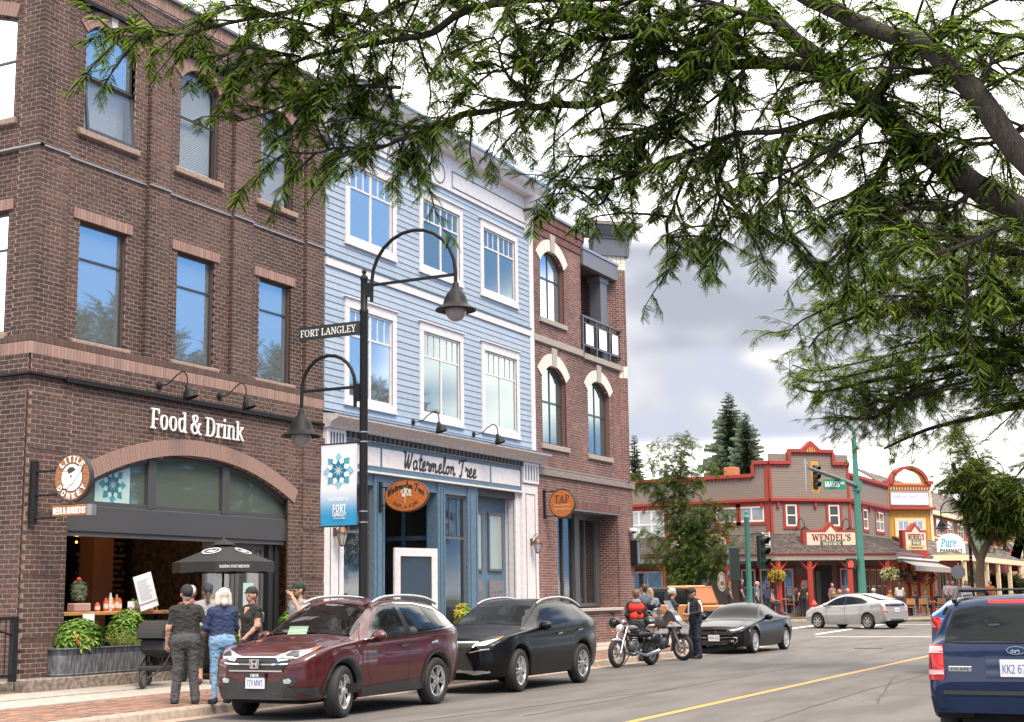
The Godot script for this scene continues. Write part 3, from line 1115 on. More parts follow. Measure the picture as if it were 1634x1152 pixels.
func build_blue_shop()->void:
	var th=thing("blue_shop","pale blue clapboard shop building with white cornices and a dark blue shop front","building",V3(26.14,0.2,-18))
	var fr=frame(V3(0,0,-18))
	var white=MN("white_trim",0.62,0.595,0.615,0.55,2.0,0.93,1.05)
	var grey=MN("greyed_trim",0.52,0.48,0.48,0.6,1.5,0.85,1.08)
	var blues=[MN("siding_blue",0.30,0.362,0.455,0.6,2.5,0.92,1.05,0.02,0.0,V3(3,0.5,3)),MN("siding_blue_pale",0.315,0.378,0.47,0.6,2.2,0.92,1.05,0.02,0.0,V3(3,0.5,3)),MN("siding_blue_deep",0.283,0.345,0.437,0.6,2.8,0.92,1.05,0.02,0.0,V3(3,0.5,3))]
	var navy=MN("shop_blue",0.085,0.15,0.215,0.5,1.5,0.88,1.1)
	var mir=mats["blue_coated_glass"] as Material
	var green=glass_mirror("pale_glass",0.27,0.325,0.32,0.8)
	var blind:Material=mats["white_blind"]
	var rows=[[[26.94,29.2,9.91,12.0],[30.34,32.62,9.91,12.0],[33.65,35.93,9.91,12.0]],[[26.94,29.2,6.10,8.52],[30.34,32.6,6.10,8.52],[33.65,35.93,6.10,8.52]]]
	var holes=[]
	for r in rows:
		for o in r:
			holes.append([o[0],o[1],o[2],o[3]+0.06])
	holes.append([26.0,37,9.2,9.43])
	var tiny=MB.new()
	tiny.xf=fr
	tiny.box(V3(26.15,5.2,-0.3),V3(36.92,13.5,-0.004))
	tiny=MB.new()
	tiny.xf=fr
	var us=[26.15]
	for o in rows[0]:
		us.append(o[0]+0.1)
		us.append(o[1]-0.1)
	us.append(36.92)
	for k in us.size()-1:
		if k%2==0:
			tiny.box(V3(us[k],5.2,-0.2),V3(us[k+1],13.4,-0.004))
		else:
			for y in [[5.2,6.2],[8.4,10.0],[11.9,13.4]]:
				tiny.box(V3(us[k],y[0],-0.2),V3(us[k+1],y[1],-0.004))
	part(th,"sheathing",tiny,blues[2])
	clapboards(th,fr,26.15,36.70,5.74,12.4,0.0,0.155,holes,blues)
	for o in rows[0]:
		cottage_window(th,fr,o,white,mir if o[0]<28 else green,blind)
	for o in rows[1]:
		cottage_window(th,fr,o,white,mir if o[0]<28 else green,null)
	var flash=M("green_flashing",0.05,0.105,0.125,0.5)
	wall_box(th,"belt_board",fr,V3(26.15,9.2,0),V3(36.72,9.40,0.05),white)
	wall_box(th,"belt_flashing",fr,V3(26.14,9.40,0),V3(36.74,9.435,0.075),flash)
	wall_box(th,"corner_board",fr,V3(36.70,5.74,-0.3),V3(36.95,12.4,0.045),white)
	wall_box(th,"frieze",fr,V3(26.15,12.40,-0.2),V3(36.75,13.36,0.06),white)
	var line=M("dark_line",0.10,0.12,0.14,0.6)
	for q in [[26.5,30.6],[32.0,36.6]]:
		var b=MB.new()
		b.xf=fr
		b.band(rect(q[0],q[1],12.52,12.98),rect(q[0]+0.025,q[1]-0.025,12.545,12.955),0.05,0.075)
		part(th,"frieze_panel",b,line)
	var rg=MB.new()
	rg.xf=fr
	rg.band(disc(31.3,12.76,0.33,0.3),disc(31.3,12.76,0.30,0.27),0.05,0.075)
	part(th,"frieze_roundel",rg,line)
	var cb=MB.new()
	var crown=[V2(0.0,0.0),V2(0.30,0.0),V2(0.33,0.03),V2(0.335,0.06),V2(0.36,0.10),V2(0.43,0.16),V2(0.52,0.20),V2(0.55,0.25),V2(0.56,0.31),V2(0.0,0.33)]
	cb.sweep(crown,V3(26.15,13.36,-18),V3(37.15,13.36,-18),V3(0,0,1))
	part(th,"cornice",cb,white)
	wall_box(th,"roof_edge",fr,V3(26.15,13.67,-0.5),V3(37.18,13.74,0.6),M("roof_edge_blue",0.16,0.22,0.30,0.45))
	var u=26.55
	while u<36.4:
		var b=MB.new()
		b.xf=fr
		b.prism(PackedVector2Array([V2(-0.07,0),V2(-0.055,-0.1),V2(0,-0.14),V2(0.055,-0.1),V2(0.07,0)]),0.0,0.24)
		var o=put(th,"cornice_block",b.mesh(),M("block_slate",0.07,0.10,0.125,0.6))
		o.position=V3(u,13.36,0.04)-V3(th.position.x,th.position.y,0)
		u+=0.42
	for q in [36.76,26.2]:
		var b=MB.new()
		b.xf=frame(V3(q+0.0,0,-18),V3(0,0,-1),UP)
		b.prism(PackedVector2Array([V2(0,12.25),V2(-0.14,12.3),V2(-0.17,12.5),V2(-0.24,12.9),V2(-0.42,13.2),V2(-0.5,13.36),V2(0,13.36)]),-0.34,0.0)
		part(th,"bracket",b,white)
	wall_box(th,"stub_pipe",fr,V3(36.3,12.9,0.06),V3(36.38,12.97,0.35),M("pipe_dark",0.03,0.03,0.035,0.5))
	cb=MB.new()
	var low=[V2(0.0,0.0),V2(0.16,0.0),V2(0.20,0.03),V2(0.22,0.09),V2(0.30,0.15),V2(0.42,0.20),V2(0.46,0.23),V2(0.46,0.29),V2(0.0,0.34)]
	cb.sweep(low,V3(26.1,5.44,-18),V3(37.15,5.44,-18),V3(0,0,1))
	part(th,"shop_cornice",cb,grey)
	var sl=MB.new()
	sl.quad(V3(26.1,5.735,-17.53),V3(37.15,5.735,-17.53),V3(37.15,5.84,-17.99),V3(26.1,5.84,-17.99))
	sl.box(V3(26.1,5.725,-17.55),V3(37.15,5.737,-17.52))
	part(th,"cornice_flashing",sl,M("blue_flashing",0.12,0.20,0.28,0.4,0.2))
	u=26.95
	while u<35.85:
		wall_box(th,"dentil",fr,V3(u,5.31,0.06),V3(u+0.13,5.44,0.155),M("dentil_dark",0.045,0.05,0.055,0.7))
		u+=0.215
	wall_box(th,"dentil_rail",fr,V3(26.88,5.29,-0.1),V3(35.9,5.45,0.06),grey)
	for q in [[26.14,26.9],[35.95,36.95]]:
		wall_box(th,"pilaster_capital",fr,V3(q[0],4.84,-0.3),V3(q[1],5.44,0.12),white,0.01)
		for k in 5:
			var x:float=lerpf(q[0]+0.14,q[1]-0.14,k/4.0)
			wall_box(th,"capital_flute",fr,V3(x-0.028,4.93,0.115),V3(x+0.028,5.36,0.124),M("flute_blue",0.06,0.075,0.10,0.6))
		wall_box(th,"pilaster",fr,V3(q[0],0.2,-0.3),V3(q[1],4.82,0.07),white,0.01)
		var b=MB.new()
		b.xf=fr
		b.band(rect(q[0]+0.2,q[1]-0.2,0.4,4.55),rect(q[0]+0.225,q[1]-0.225,0.425,4.525),0.06,0.078)
		part(th,"pilaster_moulding",b,line)
	wall_box(th,"pilaster_return",fr,V3(35.7,0.2,-0.5),V3(35.95,4.56,-0.02),white,0.01)
	for x in [-18.28,-18.10]:
		wall_box(th,"return_moulding",frame(V3(35.7,0,0),V3(0,0,1)),V3(x,0.4,-0.005),V3(x+0.02,4.3,0.006),line)
	wall_box(th,"sign_board",fr,V3(26.95,4.60,-0.1),V3(35.93,5.29,0.05),navy)
	for q in [[27.2,28.43],[28.53,34.0],[34.1,35.83]]:
		wall_box(th,"sign_panel",fr,V3(q[0],4.73,0.045),V3(q[1],5.17,0.06),white)
	wall_box(th,"sign_ledge",fr,V3(26.95,4.555,-0.1),V3(35.95,4.60,0.10),white)
	script_word(th,"lettering","Watermelon Tree",fr*TR(V3(31.35,4.97,0.062)),3.75,0.42,M("sign_black",0.02,0.02,0.022,0.6),th.position)
	var dark=M("shop_frame_grey",0.10,0.10,0.11,0.5)
	var sg=pane_clear("front_glass",0.02,0.18)
	for q in [[28.29,28.75,0.0],[31.28,31.66,0.0],[32.87,33.42,0.0]]:
		wall_box(th,"shop_post",fr,V3(q[0],0.2,-0.35),V3(q[1],4.555,q[2]),navy,0.012)
		for x in [q[0]+0.1,q[1]-0.12]:
			wall_box(th,"post_bead",fr,V3(x,0.5,-0.004),V3(x+0.025,4.4,0.014),M("post_shadow_blue",0.05,0.095,0.14,0.5))
	wall_box(th,"shop_head",fr,V3(26.9,4.28,-0.35),V3(33.42,4.555,-0.03),navy)
	for q in [[26.9,28.29],[31.66,32.87]]:
		wall_box(th,"stall_riser",fr,V3(q[0],0.2,-0.3),V3(q[1],0.75,-0.06),navy)
		var o=[q[0],q[1],0.75,4.28,0.0]
		var ms=[]
		for k in [1,2]:
			ms.append([lerpf(q[0],q[1],k/3.0),3.18,4.25,0.022])
		window(th,fr,o,-0.10,0.07,dark,sg,[3.17],ms)
	var eb=-2.0
	wall_box(th,"entry_side",fr,V3(28.30,0.2,eb),V3(28.42,4.555,-0.35),navy)
	var es=frame(V3(31.52,0,0),V3(0,0,1))
	wall_box(th,"entry_side",es,V3(-20.0,0.2,-0.1),V3(-18.35,0.75,0.0),navy)
	window(th,es,[-20.0,-18.35,0.75,4.45,0.0],0.0,0.14,navy,sg,[3.17],[[-19.2,0.75,4.4,0.09]])
	wall_box(th,"entry_ceiling",fr,V3(28.3,4.45,eb),V3(31.64,4.55,-0.35),M("entry_ceiling",0.12,0.12,0.13,0.8))
	wall_box(th,"entry_post",fr,V3(30.0,0.2,eb),V3(30.25,4.45,eb+0.12),navy)
	wall_box(th,"entry_rail",fr,V3(28.42,2.45,eb),V3(31.52,2.65,eb+0.1),navy)
	for q in [[28.42,30.0,2.65,4.3],[30.25,31.52,2.65,4.3]]:
		window(th,fr,[q[0],q[1],q[2],q[3],0.0],eb+0.1,0.08,navy,sg,[],[[(q[0]+q[1])/2,q[2],q[3],0.03]])
	var open=frame(V3(29.5,0,-18.2),V3(0.97,0,0.24).normalized(),UP)
	var dw=1.5
	var b2=MB.new()
	b2.xf=open
	b2.band(rect(0,dw,0.25,2.86),rect(0.2,dw-0.2,0.5,2.66),-0.05,0.0)
	b2.box(V3(0.19,1.02,-0.045),V3(dw-0.19,1.06,0.003))
	var d1=part(th,"door",b2,white)
	d1.set_meta("label","white glazed door standing open")
	var g2=MB.new()
	g2.xf=open
	g2.prism(rect(0.18,dw-0.18,0.48,2.68),-0.03,-0.022)
	put(d1,"pane",g2.mesh(),M("door_pane_dark",0.05,0.06,0.065,0.05,0.3))
	for x in [0.36,0.74]:
		var nb=MB.new()
		nb.xf=open
		nb.box(V3(x,1.02,-0.02),V3(x+0.23,1.42,-0.017))
		put(d1,"notice",nb.mesh(),M("paper_white",0.72,0.70,0.74,0.8))
	wall_box(th,"door",frame(V3(28.75,0,-18.1),V3(0.80,0,-0.6),UP),V3(0,0.25,-0.05),V3(0.95,2.86,0),white)
	wall_box(th,"door",frame(V3(28.9,0,-19.4),V3(0.5,0,0.86).normalized(),UP),V3(0,0.25,-0.05),V3(0.6,2.0,0),M("inner_door",0.6,0.57,0.55,0.6)).set_meta("label","inner white door with a red notice")
	var purple=MN("mauve_grey_paint",0.17,0.155,0.175,0.6,1.4,0.92,1.06)
	var rb=-0.30
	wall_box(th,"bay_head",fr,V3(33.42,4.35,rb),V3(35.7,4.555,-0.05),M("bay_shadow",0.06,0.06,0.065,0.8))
	wall_box(th,"bay_frame",fr,V3(33.42,0.2,rb-0.15),V3(35.75,4.4,rb-0.06),navy)
	for q in [[33.85,34.25],[34.6,35.45]]:
		window(th,fr,[q[0],q[1],2.35,3.95,0.0],rb,0.06,dark,M("net_curtain_glass",0.30,0.34,0.32,0.08,0.1))
		var dl=wall_box(th,"door",fr,V3(q[0]+0.01,0.25,rb-0.05),V3(q[1]-0.01,2.1,rb),purple)
		for y in [0.4,1.2]:
			for k in 2:
				var x0:float=lerpf(q[0],q[1],0.14+0.44*k)
				var pb2=MB.new()
				pb2.xf=fr
				pb2.band(rect(x0,x0+(q[1]-q[0])*0.3,y,y+0.62),rect(x0+0.03,x0+(q[1]-q[0])*0.3-0.03,y+0.03,y+0.59),rb-0.02,rb+0.012)
				put(dl,"door_panel",pb2.mesh(),purple)
	var rm=MB.new()
	rm.box(V3(26.2,0.15,-24),V3(36.8,0.2,-18.1))
	part(th,"shop_floor",rm,M("pale_floor",0.30,0.27,0.22,0.5))
	rm=MB.new()
	rm.box(V3(26.2,0.2,-24.2),V3(36.8,4.9,-24))
	rm.box(V3(26.15,0.2,-24),V3(26.3,4.9,-18.35))
	rm.box(V3(36.75,0.2,-24),V3(36.9,4.9,-18.35))
	part(th,"shop_wall",rm,M("shop_wall_pale",0.34,0.36,0.31,0.8))
	rm=MB.new()
	rm.box(V3(26.2,4.9,-24.2),V3(36.9,5.1,-18.36))
	part(th,"shop_ceiling",rm,M("shop_ceiling_pale",0.4,0.4,0.38,0.8))
	rm=MB.new()
	for x in [26.9,31.7]:
		rm.box(V3(x,0.2,-19.6),V3(x+1.2,1.0,-18.7))
	part(th,"display_table",rm,M("display_wood",0.25,0.17,0.1,0.6))
	var toy=[M("toy_red",0.45,0.06,0.04),M("toy_cream",0.6,0.5,0.35),M("toy_green",0.10,0.22,0.08),M("toy_brown",0.2,0.1,0.05)]
	for k in 22:
		var b=MB.new()
		var at=V3((27.0 if k<11 else 31.75)+0.11*(k%11),1.0,-18.75-0.8*rng.randf())
		b.ball(at+UP*0.12,V3(0.07,0.13,0.07)*rng.randf_range(0.7,1.3),8,6)
		b.ball(at+UP*0.28,Vector3.ONE*0.06,8,6)
		part(th,"display_toy",b,toy[rng.randi()%4])
	var shelf=MB.new()
	for y in [0.9,1.5,2.1]:
		shelf.box(V3(30.3,y,-22.0),V3(33.2,y+0.04,-21.5))
	part(th,"shelf",shelf,M("shelf_white",0.6,0.58,0.55,0.6))
	gooseneck("wall_lamp","black gooseneck lamp on blue clapboards above the W of the shop sign",V3(30.0,5.96,-17.97),black_metal,"gooseneck lamps on the blue shop",0.6,V3(0.35,0,0.9))
	gooseneck("wall_lamp","black gooseneck lamp on blue clapboards above the end of the shop sign",V3(33.15,5.96,-17.97),black_metal,"gooseneck lamps on the blue shop",0.6,V3(0.35,0,0.9))
	rm=MB.new()
	rm.box(V3(26.2,5.2,-26),V3(36.9,13.3,-18.21))
	part(th,"upper_shell",rm,mats["shell_dark"])
	wall_box(th,"side_wall",fr,V3(36.70,12.3,-10),V3(36.93,13.6,-0.4),blues[0])
func script_glyph(ch:String)->Array:
	match ch:
		"W":return [0.95,[[0.0,0.85],[0.08,0.98],[0.16,0.85],[0.14,0.3],[0.22,0.02],[0.4,0.5],[0.5,0.85],[0.46,0.3],[0.54,0.02],[0.74,0.5],[0.84,0.95]]]
		"T":return [0.70,[[0.0,0.72],[0.06,0.92],[0.4,0.95],[0.8,1.05]],[[0.46,0.96],[0.36,0.5],[0.3,0.1],[0.2,-0.05],[0.08,0.05]]]
		"a":return [0.52,[[0.4,0.42],[0.25,0.52],[0.06,0.36],[0.08,0.08],[0.24,0.02],[0.4,0.3],[0.42,0.5],[0.4,0.12],[0.52,0.06]]]
		"t":return [0.36,[[0.26,0.95],[0.18,0.4],[0.16,0.1],[0.26,0.0],[0.38,0.1]],[[0.02,0.6],[0.4,0.64]]]
		"e":return [0.44,[[0.05,0.2],[0.3,0.34],[0.28,0.52],[0.12,0.46],[0.06,0.16],[0.2,0.0],[0.44,0.12]]]
		"r":return [0.42,[[0.04,0.3],[0.12,0.56],[0.18,0.48],[0.34,0.44],[0.28,0.14],[0.34,0.02],[0.44,0.1]]]
		"m":return [0.82,[[0.06,0.5],[0.06,0.02]],[[0.07,0.2],[0.2,0.5],[0.3,0.4],[0.3,0.02]],[[0.31,0.2],[0.46,0.5],[0.56,0.4],[0.56,0.08],[0.64,0.0],[0.8,0.12]]]
		"l":return [0.34,[[0.04,0.2],[0.24,0.7],[0.24,0.98],[0.14,0.9],[0.1,0.2],[0.18,0.0],[0.34,0.12]]]
		"o":return [0.5,[[0.24,0.5],[0.06,0.3],[0.1,0.04],[0.28,0.04],[0.38,0.3],[0.24,0.5],[0.36,0.42],[0.52,0.46]]]
		"n":return [0.58,[[0.06,0.5],[0.06,0.02]],[[0.07,0.2],[0.22,0.5],[0.34,0.4],[0.34,0.1],[0.42,0.0],[0.56,0.12]]]
	return [0.34]
func script_word(parent:Node3D,called:String,s:String,fr:Transform3D,w:float,h:float,m:Material,less:=Vector3.ZERO,bend:=0.0)->MeshInstance3D:
	var total=0.0
	for ch in s:
		total+=script_glyph(ch)[0]+0.03
	var sx=w/total
	var b=MB.new()
	var x=-w/2
	for ch in s:
		var g=script_glyph(ch)
		for k in range(1,g.size()):
			var pts=[]
			for q in g[k]:
				var px:float=x+(q[0]+0.12*q[1])*sx
				pts.append(V3(px,(q[1]-0.45)*h-bend*px*px,0.004))
			pts=smooth(pts,4)
			var rad=[]
			for i in pts.size():
				rad.append(h*(0.062+0.035*absf(sin(i*0.6))))
			b.xf=Transform3D(Basis.from_scale(V3(1,1,0.35)),Vector3.ZERO)
			b.tube(pts,rad,5)
		x+=(g[0]+0.03)*sx
	var o=put(parent,called,b.mesh(),m)
	o.transform=Transform3D(Basis.IDENTITY,-less)*fr
	return o
func build_corner_shop()->void:
	var th=thing("corner_brick_shop","red brick corner building with pale stone window arches and a top balcony","building",V3(36.95,0.2,-18))
	var fr=frame(V3(0,0,-18))
	var tones=[Color(0.145,0.062,0.055),Color(0.125,0.056,0.051),Color(0.165,0.074,0.064),Color(0.113,0.052,0.048),Color(0.152,0.077,0.069)]
	var xs=[]
	var cs=[]
	var back=MB.new()
	var a3=[37.5,39.2,9.93,11.68,0.42]
	var a1=[37.5,39.2,6.12,8.12,0.42]
	var a2=[40.86,42.6,6.08,8.08,0.42]
	var o0=[38.25,42.95,1.25,4.28,0.0]
	var bl=0.205
	var bh=0.0765
	bricks(xs,cs,back,fr,36.97,40.5,9.32,12.45,0.0,[a3],tones,bl,bh)
	for y in [[12.45,12.68,0.03],[12.69,12.92,0.055],[12.93,13.16,0.08]]:
		soldiers(xs,cs,fr,36.97,40.5+y[2],y[0],y[1],y[2],tones)
	bricks(xs,cs,back,fr,36.97,44.0,5.36,9.15,0.0,[a1,a2],tones,bl,bh)
	bricks(xs,cs,back,fr,36.97,44.25,0.2,5.18,0.06,[o0],tones,bl,bh)
	bricks(xs,cs,back,fr,38.25,42.95,0.2,1.17,0.05,[],tones,bl,bh)
	soldiers(xs,cs,fr,38.1,43.2,4.28,4.50,0.065,tones)
	var side=frame(V3(44.0,0,0),V3(0,0,-1))
	bricks(xs,cs,back,side,18.0,28.0,0.2,9.15,0.0,[],tones,bl,bh)
	var ret=frame(V3(40.5,0,0),V3(0,0,-1))
	bricks(xs,cs,back,ret,18.0,20.0,9.32,13.2,0.0,[],tones,bl,bh)
	var rev = frame(Vector3(42.95, 0, 0), Vector3(0, 0, 1))
	bricks(xs,cs,back,rev,-18.7,-17.94,1.2,4.28,0.0,[],tones,bl,bh)
	var tw=frame(V3(43.25,0,-18.3),V3(1,0,1).normalized())
	bricks(xs,cs,back,tw,-1.5,0.72,5.36,12.58,0.0,[],tones,bl,bh)
	bricks(xs,cs,back,frame(V3(43.25,0,-18.3)+V3(1,0,1).normalized()*0.72,V3(1,0,-1).normalized()),0.0,1.5,5.36,12.58,0.0,[],tones,bl,bh)
	var bm=brick_mesh()
	var mt=M("red_brick",1,1,1,0.9)
	mt.vertex_color_use_as_albedo=true
	for i in xs.size():
		xs[i].origin-=th.position
	multi(th,"brickwork",bm,mt,xs,cs)
	part(th,"mortar",back,MN("red_mortar",0.36,0.28,0.245,0.95,1.0,0.85,1.15))
	var pale=MN("cream_brick",0.66,0.60,0.52,0.85,0.6,0.9,1.08)
	var tb=MB.new()
	tb.xf=tw
	for k in 14:
		for y in [12.58,12.83]:
			tb.cbox(V3(-1.5+k*0.16,y,-0.1),V3(-1.5+k*0.16+0.148,y+0.24,0.012),0.006)
	part(th,"tower_band",tb,pale)
	tb=MB.new()
	tb.xf=tw
	for k in 4:
		tb.cbox(V3(0.08+k*0.165,8.85,-0.1),V3(0.08+k*0.165+0.15,9.25,0.012),0.006)
	part(th,"tower_band",tb,pale)
	var slate=M("slate_grey_metal",0.115,0.12,0.14,0.45,0.1)
	tb=MB.new()
	var tr=V3(1,0,1).normalized()
	var tout=V3(-1,0,1).normalized()
	var prof=[V2(-0.3,0.0),V2(0.10,0.0),V2(0.12,0.55),V2(0.16,0.58),V2(0.18,0.64),V2(0.24,0.70),V2(0.36,0.88),V2(0.40,0.98),V2(-0.3,1.0)]
	tb.sweep(prof,V3(43.25,13.06,-18.3)-tr*0.45,V3(43.25,13.06,-18.3)+tr*0.80,tout)
	var tr2=V3(1,0,-1).normalized()
	var e0=V3(43.25,13.06,-18.3)+tr*0.80
	tb.sweep(prof,e0,e0+tr2*1.9,tr)
	part(th,"tower_cornice",tb,slate)
	wall_box(th,"tower_coping",tw,V3(-0.5,14.05,-1.5),V3(1.28,14.17,0.45),M("coping_brown",0.18,0.15,0.135,0.6))
	tb=MB.new()
	tb.sweep([V2(0,0),V2(0.1,0),V2(0.12,0.3),V2(0.2,0.36),V2(0.22,0.6),V2(0,0.62)],V3(40.4,13.35,-20.0),V3(43.6,13.35,-19.4),V3(-0.18,0,1).normalized())
	part(th,"rear_cornice",tb,slate)
	tb=MB.new()
	tb.box(V3(40.6,9.2,-26),V3(43.9,9.32,-18.02))
	part(th,"balcony_floor",tb,M("balcony_floor",0.2,0.19,0.18,0.8))
	tb=MB.new()
	tb.box(V3(40.5,9.3,-20.6),V3(43.6,13.0,-20.4))
	part(th,"balcony_wall",tb,M("balcony_wall",0.13,0.11,0.10,0.8))
	wall_box(th,"coping",fr,V3(36.96,13.16,-0.35),V3(40.7,13.26,0.13),M("blue_grey_coping",0.20,0.235,0.31,0.4,0.2),0.01)
	wall_box(th,"balcony_fascia",fr,V3(40.52,12.14,-0.10),V3(43.42,12.66,0.10),slate,0.01)
	wall_box(th,"fascia_cap",fr,V3(40.5,12.66,-0.3),V3(43.45,12.74,0.13),mats["blue_grey_coping"])
	wall_box(th,"balcony_soffit",fr,V3(40.52,12.15,-2.4),V3(43.4,12.25,-0.10),M("soffit_wood",0.10,0.05,0.035,0.7))
	wall_box(th,"balcony_post",fr,V3(42.3,9.3,-0.5),V3(42.85,12.1,-0.08),slate,0.01)
	wall_box(th,"post_cap",fr,V3(42.2,11.93,-0.55),V3(42.95,12.14,-0.05),slate,0.02)
	var rl=M("railing_grey",0.085,0.088,0.10,0.4,0.4)
	var rg=MB.new()
	rg.xf=fr
	rg.cbox(V3(40.42,10.42,0.0),V3(43.72,10.50,0.08),0.01)
	rg.box(V3(40.42,10.25,0.02),V3(43.72,10.28,0.06))
	rg.box(V3(40.42,9.52,0.02),V3(43.72,9.57,0.06))
	for k in 4:
		var x:float=40.45+k*1.075
		rg.box(V3(x,9.2,0.01),V3(x+0.07,10.42,0.07))
	for k in 3:
		var x:float=40.52+k*1.075
		for e in [0.18,0.83]:
			rg.box(V3(x+e,9.57,0.03),V3(x+e+0.025,10.42,0.055))
	var rail=part(th,"balcony_railing",rg,rl)
	for k in 3:
		var g=MB.new()
		g.xf=fr
		g.box(V3(40.75+k*1.075,9.6,0.035),V3(41.32+k*1.075,10.24,0.045))
		put(rail,"pane",g.mesh(),glass_mirror("balcony_glass",0.7,0.74,0.78,0.85))
	var stone=MN("arch_stone",0.66,0.62,0.56,0.8,1.0,0.92,1.06)
	var key=MN("key_stone",0.36,0.33,0.30,0.85,0.8,0.85,1.1)
	var sill=MN("corner_sill",0.33,0.285,0.255,0.88,1.0,0.8,1.1,0.02)
	for o in [a3,a1,a2]:
		var r=MB.new()
		r.xf=fr
		arch_ring(r,o,0.36,-0.1,0.022,16,0.14,true)
		part(th,"window_arch",r,stone).set_meta("kind","stuff")
		var kx:float=(o[0]+o[1])/2
		r=MB.new()
		r.xf=fr
		r.prism(PackedVector2Array([V2(kx-0.12,o[3]+0.38),V2(kx+0.12,o[3]+0.38),V2(kx+0.19,o[3]+0.95),V2(kx-0.19,o[3]+0.95)]),-0.1,0.05)
		part(th,"keystone",r,key)
		wall_box(th,"window_sill",fr,V3(o[0]-0.1,o[2]-0.16,-0.15),V3(o[1]+0.12,o[2]-0.01,0.07),sill,0.012)
		var gm:Material=mats["blue_coated_glass"] if o==a3 else mats["pale_glass"]
		window(th,fr,o,-0.15,0.07,M("slate_frame",0.045,0.052,0.062,0.45),gm,[o[2]+1.3],[[kx,o[2],o[3]+0.5,0.06]],null,MN("reveal_red_brick",0.18,0.085,0.072,0.9,0.5,0.8,1.2,0.05))
	wall_box(th,"stone_band",fr,V3(36.96,9.13,-0.02),V3(40.55,9.33,0.07),sill,0.012)
	wall_box(th,"stone_band",fr,V3(40.56,9.08,-0.05),V3(43.9,9.26,0.10),sill,0.012)
	wall_box(th,"ledge",fr,V3(36.96,5.15,-0.05),V3(44.35,5.36,0.13),MN("ledge_stone",0.22,0.185,0.165,0.88,1.2,0.75,1.15,0.02),0.012)
	wall_box(th,"ledge_flashing",fr,V3(36.96,5.362,-0.02),V3(44.37,5.385,0.14),mats["lead_flashing"])
	wall_box(th,"shop_lintel",fr,V3(38.25,4.22,-0.75),V3(43.2,4.278,0.072),slate)
	var sf=M("shop_frame_charcoal",0.07,0.072,0.08,0.45)
	var sb=MB.new()
	sb.xf=fr
	var so=[38.3,42.9,1.3,4.2,0.0]
	sb.band(rect(38.3,42.9,1.3,4.22),rect(38.42,42.6,1.42,4.05),-0.75,-0.62)
	for q in [[39.0,0.32],[40.9,0.34]]:
		sb.box(V3(q[0],1.35,-0.74),V3(q[0]+q[1],4.2,-0.58))
	for q in [40.1,41.75]:
		sb.box(V3(q,1.35,-0.72),V3(q+0.07,4.2,-0.63))
	var sw=part(th,"shop_window",sb,sf)
	for q in [[38.42,39.0],[39.32,40.1],[40.17,40.9],[41.24,41.75],[41.82,42.6]]:
		var g=MB.new()
		g.xf=fr
		g.box(V3(q[0],1.42,-0.70),V3(q[1],4.05,-0.69))
		put(sw,"pane",g.mesh(),pane_clear("corner_shop_glass",0.03,0.35))
	wall_box(th,"shop_sill",fr,V3(38.2,1.17,-0.75),V3(43.0,1.26,0.16),MN("shop_sill_stone",0.40,0.36,0.33,0.85,1.0,0.85,1.1),0.012)
	var rm=MB.new()
	rm.box(V3(37.1,0.2,-24),V3(43.9,0.3,-18.8))
	rm.box(V3(37.1,4.3,-24),V3(43.9,5.1,-18.76))
	rm.box(V3(37.1,0.2,-24.2),V3(43.9,5.1,-24))
	rm.box(V3(37.0,0.2,-24),V3(37.15,5.1,-18.1))
	part(th,"shop_room",rm,M("corner_room",0.11,0.10,0.09,0.85))
	rm=MB.new()
	for k in 5:
		rm.ball(V3(40.2+k*0.5,1.45,-18.95),V3(0.12,0.1,0.12),10,6)
	part(th,"display_pumpkin",rm,M("display_orange",0.5,0.2,0.06,0.6))
	rm=MB.new()
	rm.box(V3(40.3,1.3,-19.6),V3(40.95,1.9,-19.1))
	rm.prism(PackedVector2Array([V2(40.25,1.9),V2(41.0,1.9),V2(40.62,2.4)]),-19.6,-19.1)
	part(th,"display_house",rm,M("display_cream",0.45,0.45,0.38,0.7))
	rm=MB.new()
	rm.box(V3(37.1,5.3,-26),V3(43.9,9.1,-18.3))
	rm.box(V3(37.1,9.1,-26),V3(40.4,13.1,-18.3))
	part(th,"upper_shell",rm,mats["shell_dark"])
	var bx=thing("wall_light","slim black light box on the red brick corner pier","wall light",V3(44.05,2.6,-17.85))
	var b=MB.new()
	b.cbox(V3(-0.12,0,-0.1),V3(0.2,0.85,0.14),0.015)
	put(bx,"housing",b.mesh(),black_metal)
	b=MB.new()
	b.box(V3(-0.06,0.08,0.138),V3(0.12,0.77,0.15))
	put(bx,"diffuser",b.mesh(),M("smoked_lens",0.10,0.11,0.12,0.2))
	var cam=thing("security_camera","small white security camera on the red brick corner pier","camera",V3(43.9,3.72,-17.88))
	b=MB.new()
	b.cbox(V3(-0.16,0,0),V3(0.18,0.12,0.16),0.025)
	put(cam,"housing",b.mesh(),M("camera_white",0.7,0.7,0.7,0.4))
	b=MB.new()
	b.ball(V3(0.02,0.0,0.09),V3(0.09,0.06,0.08),12,8)
	put(cam,"lens_dome",b.mesh(),M("dome_dark",0.02,0.02,0.02,0.1))
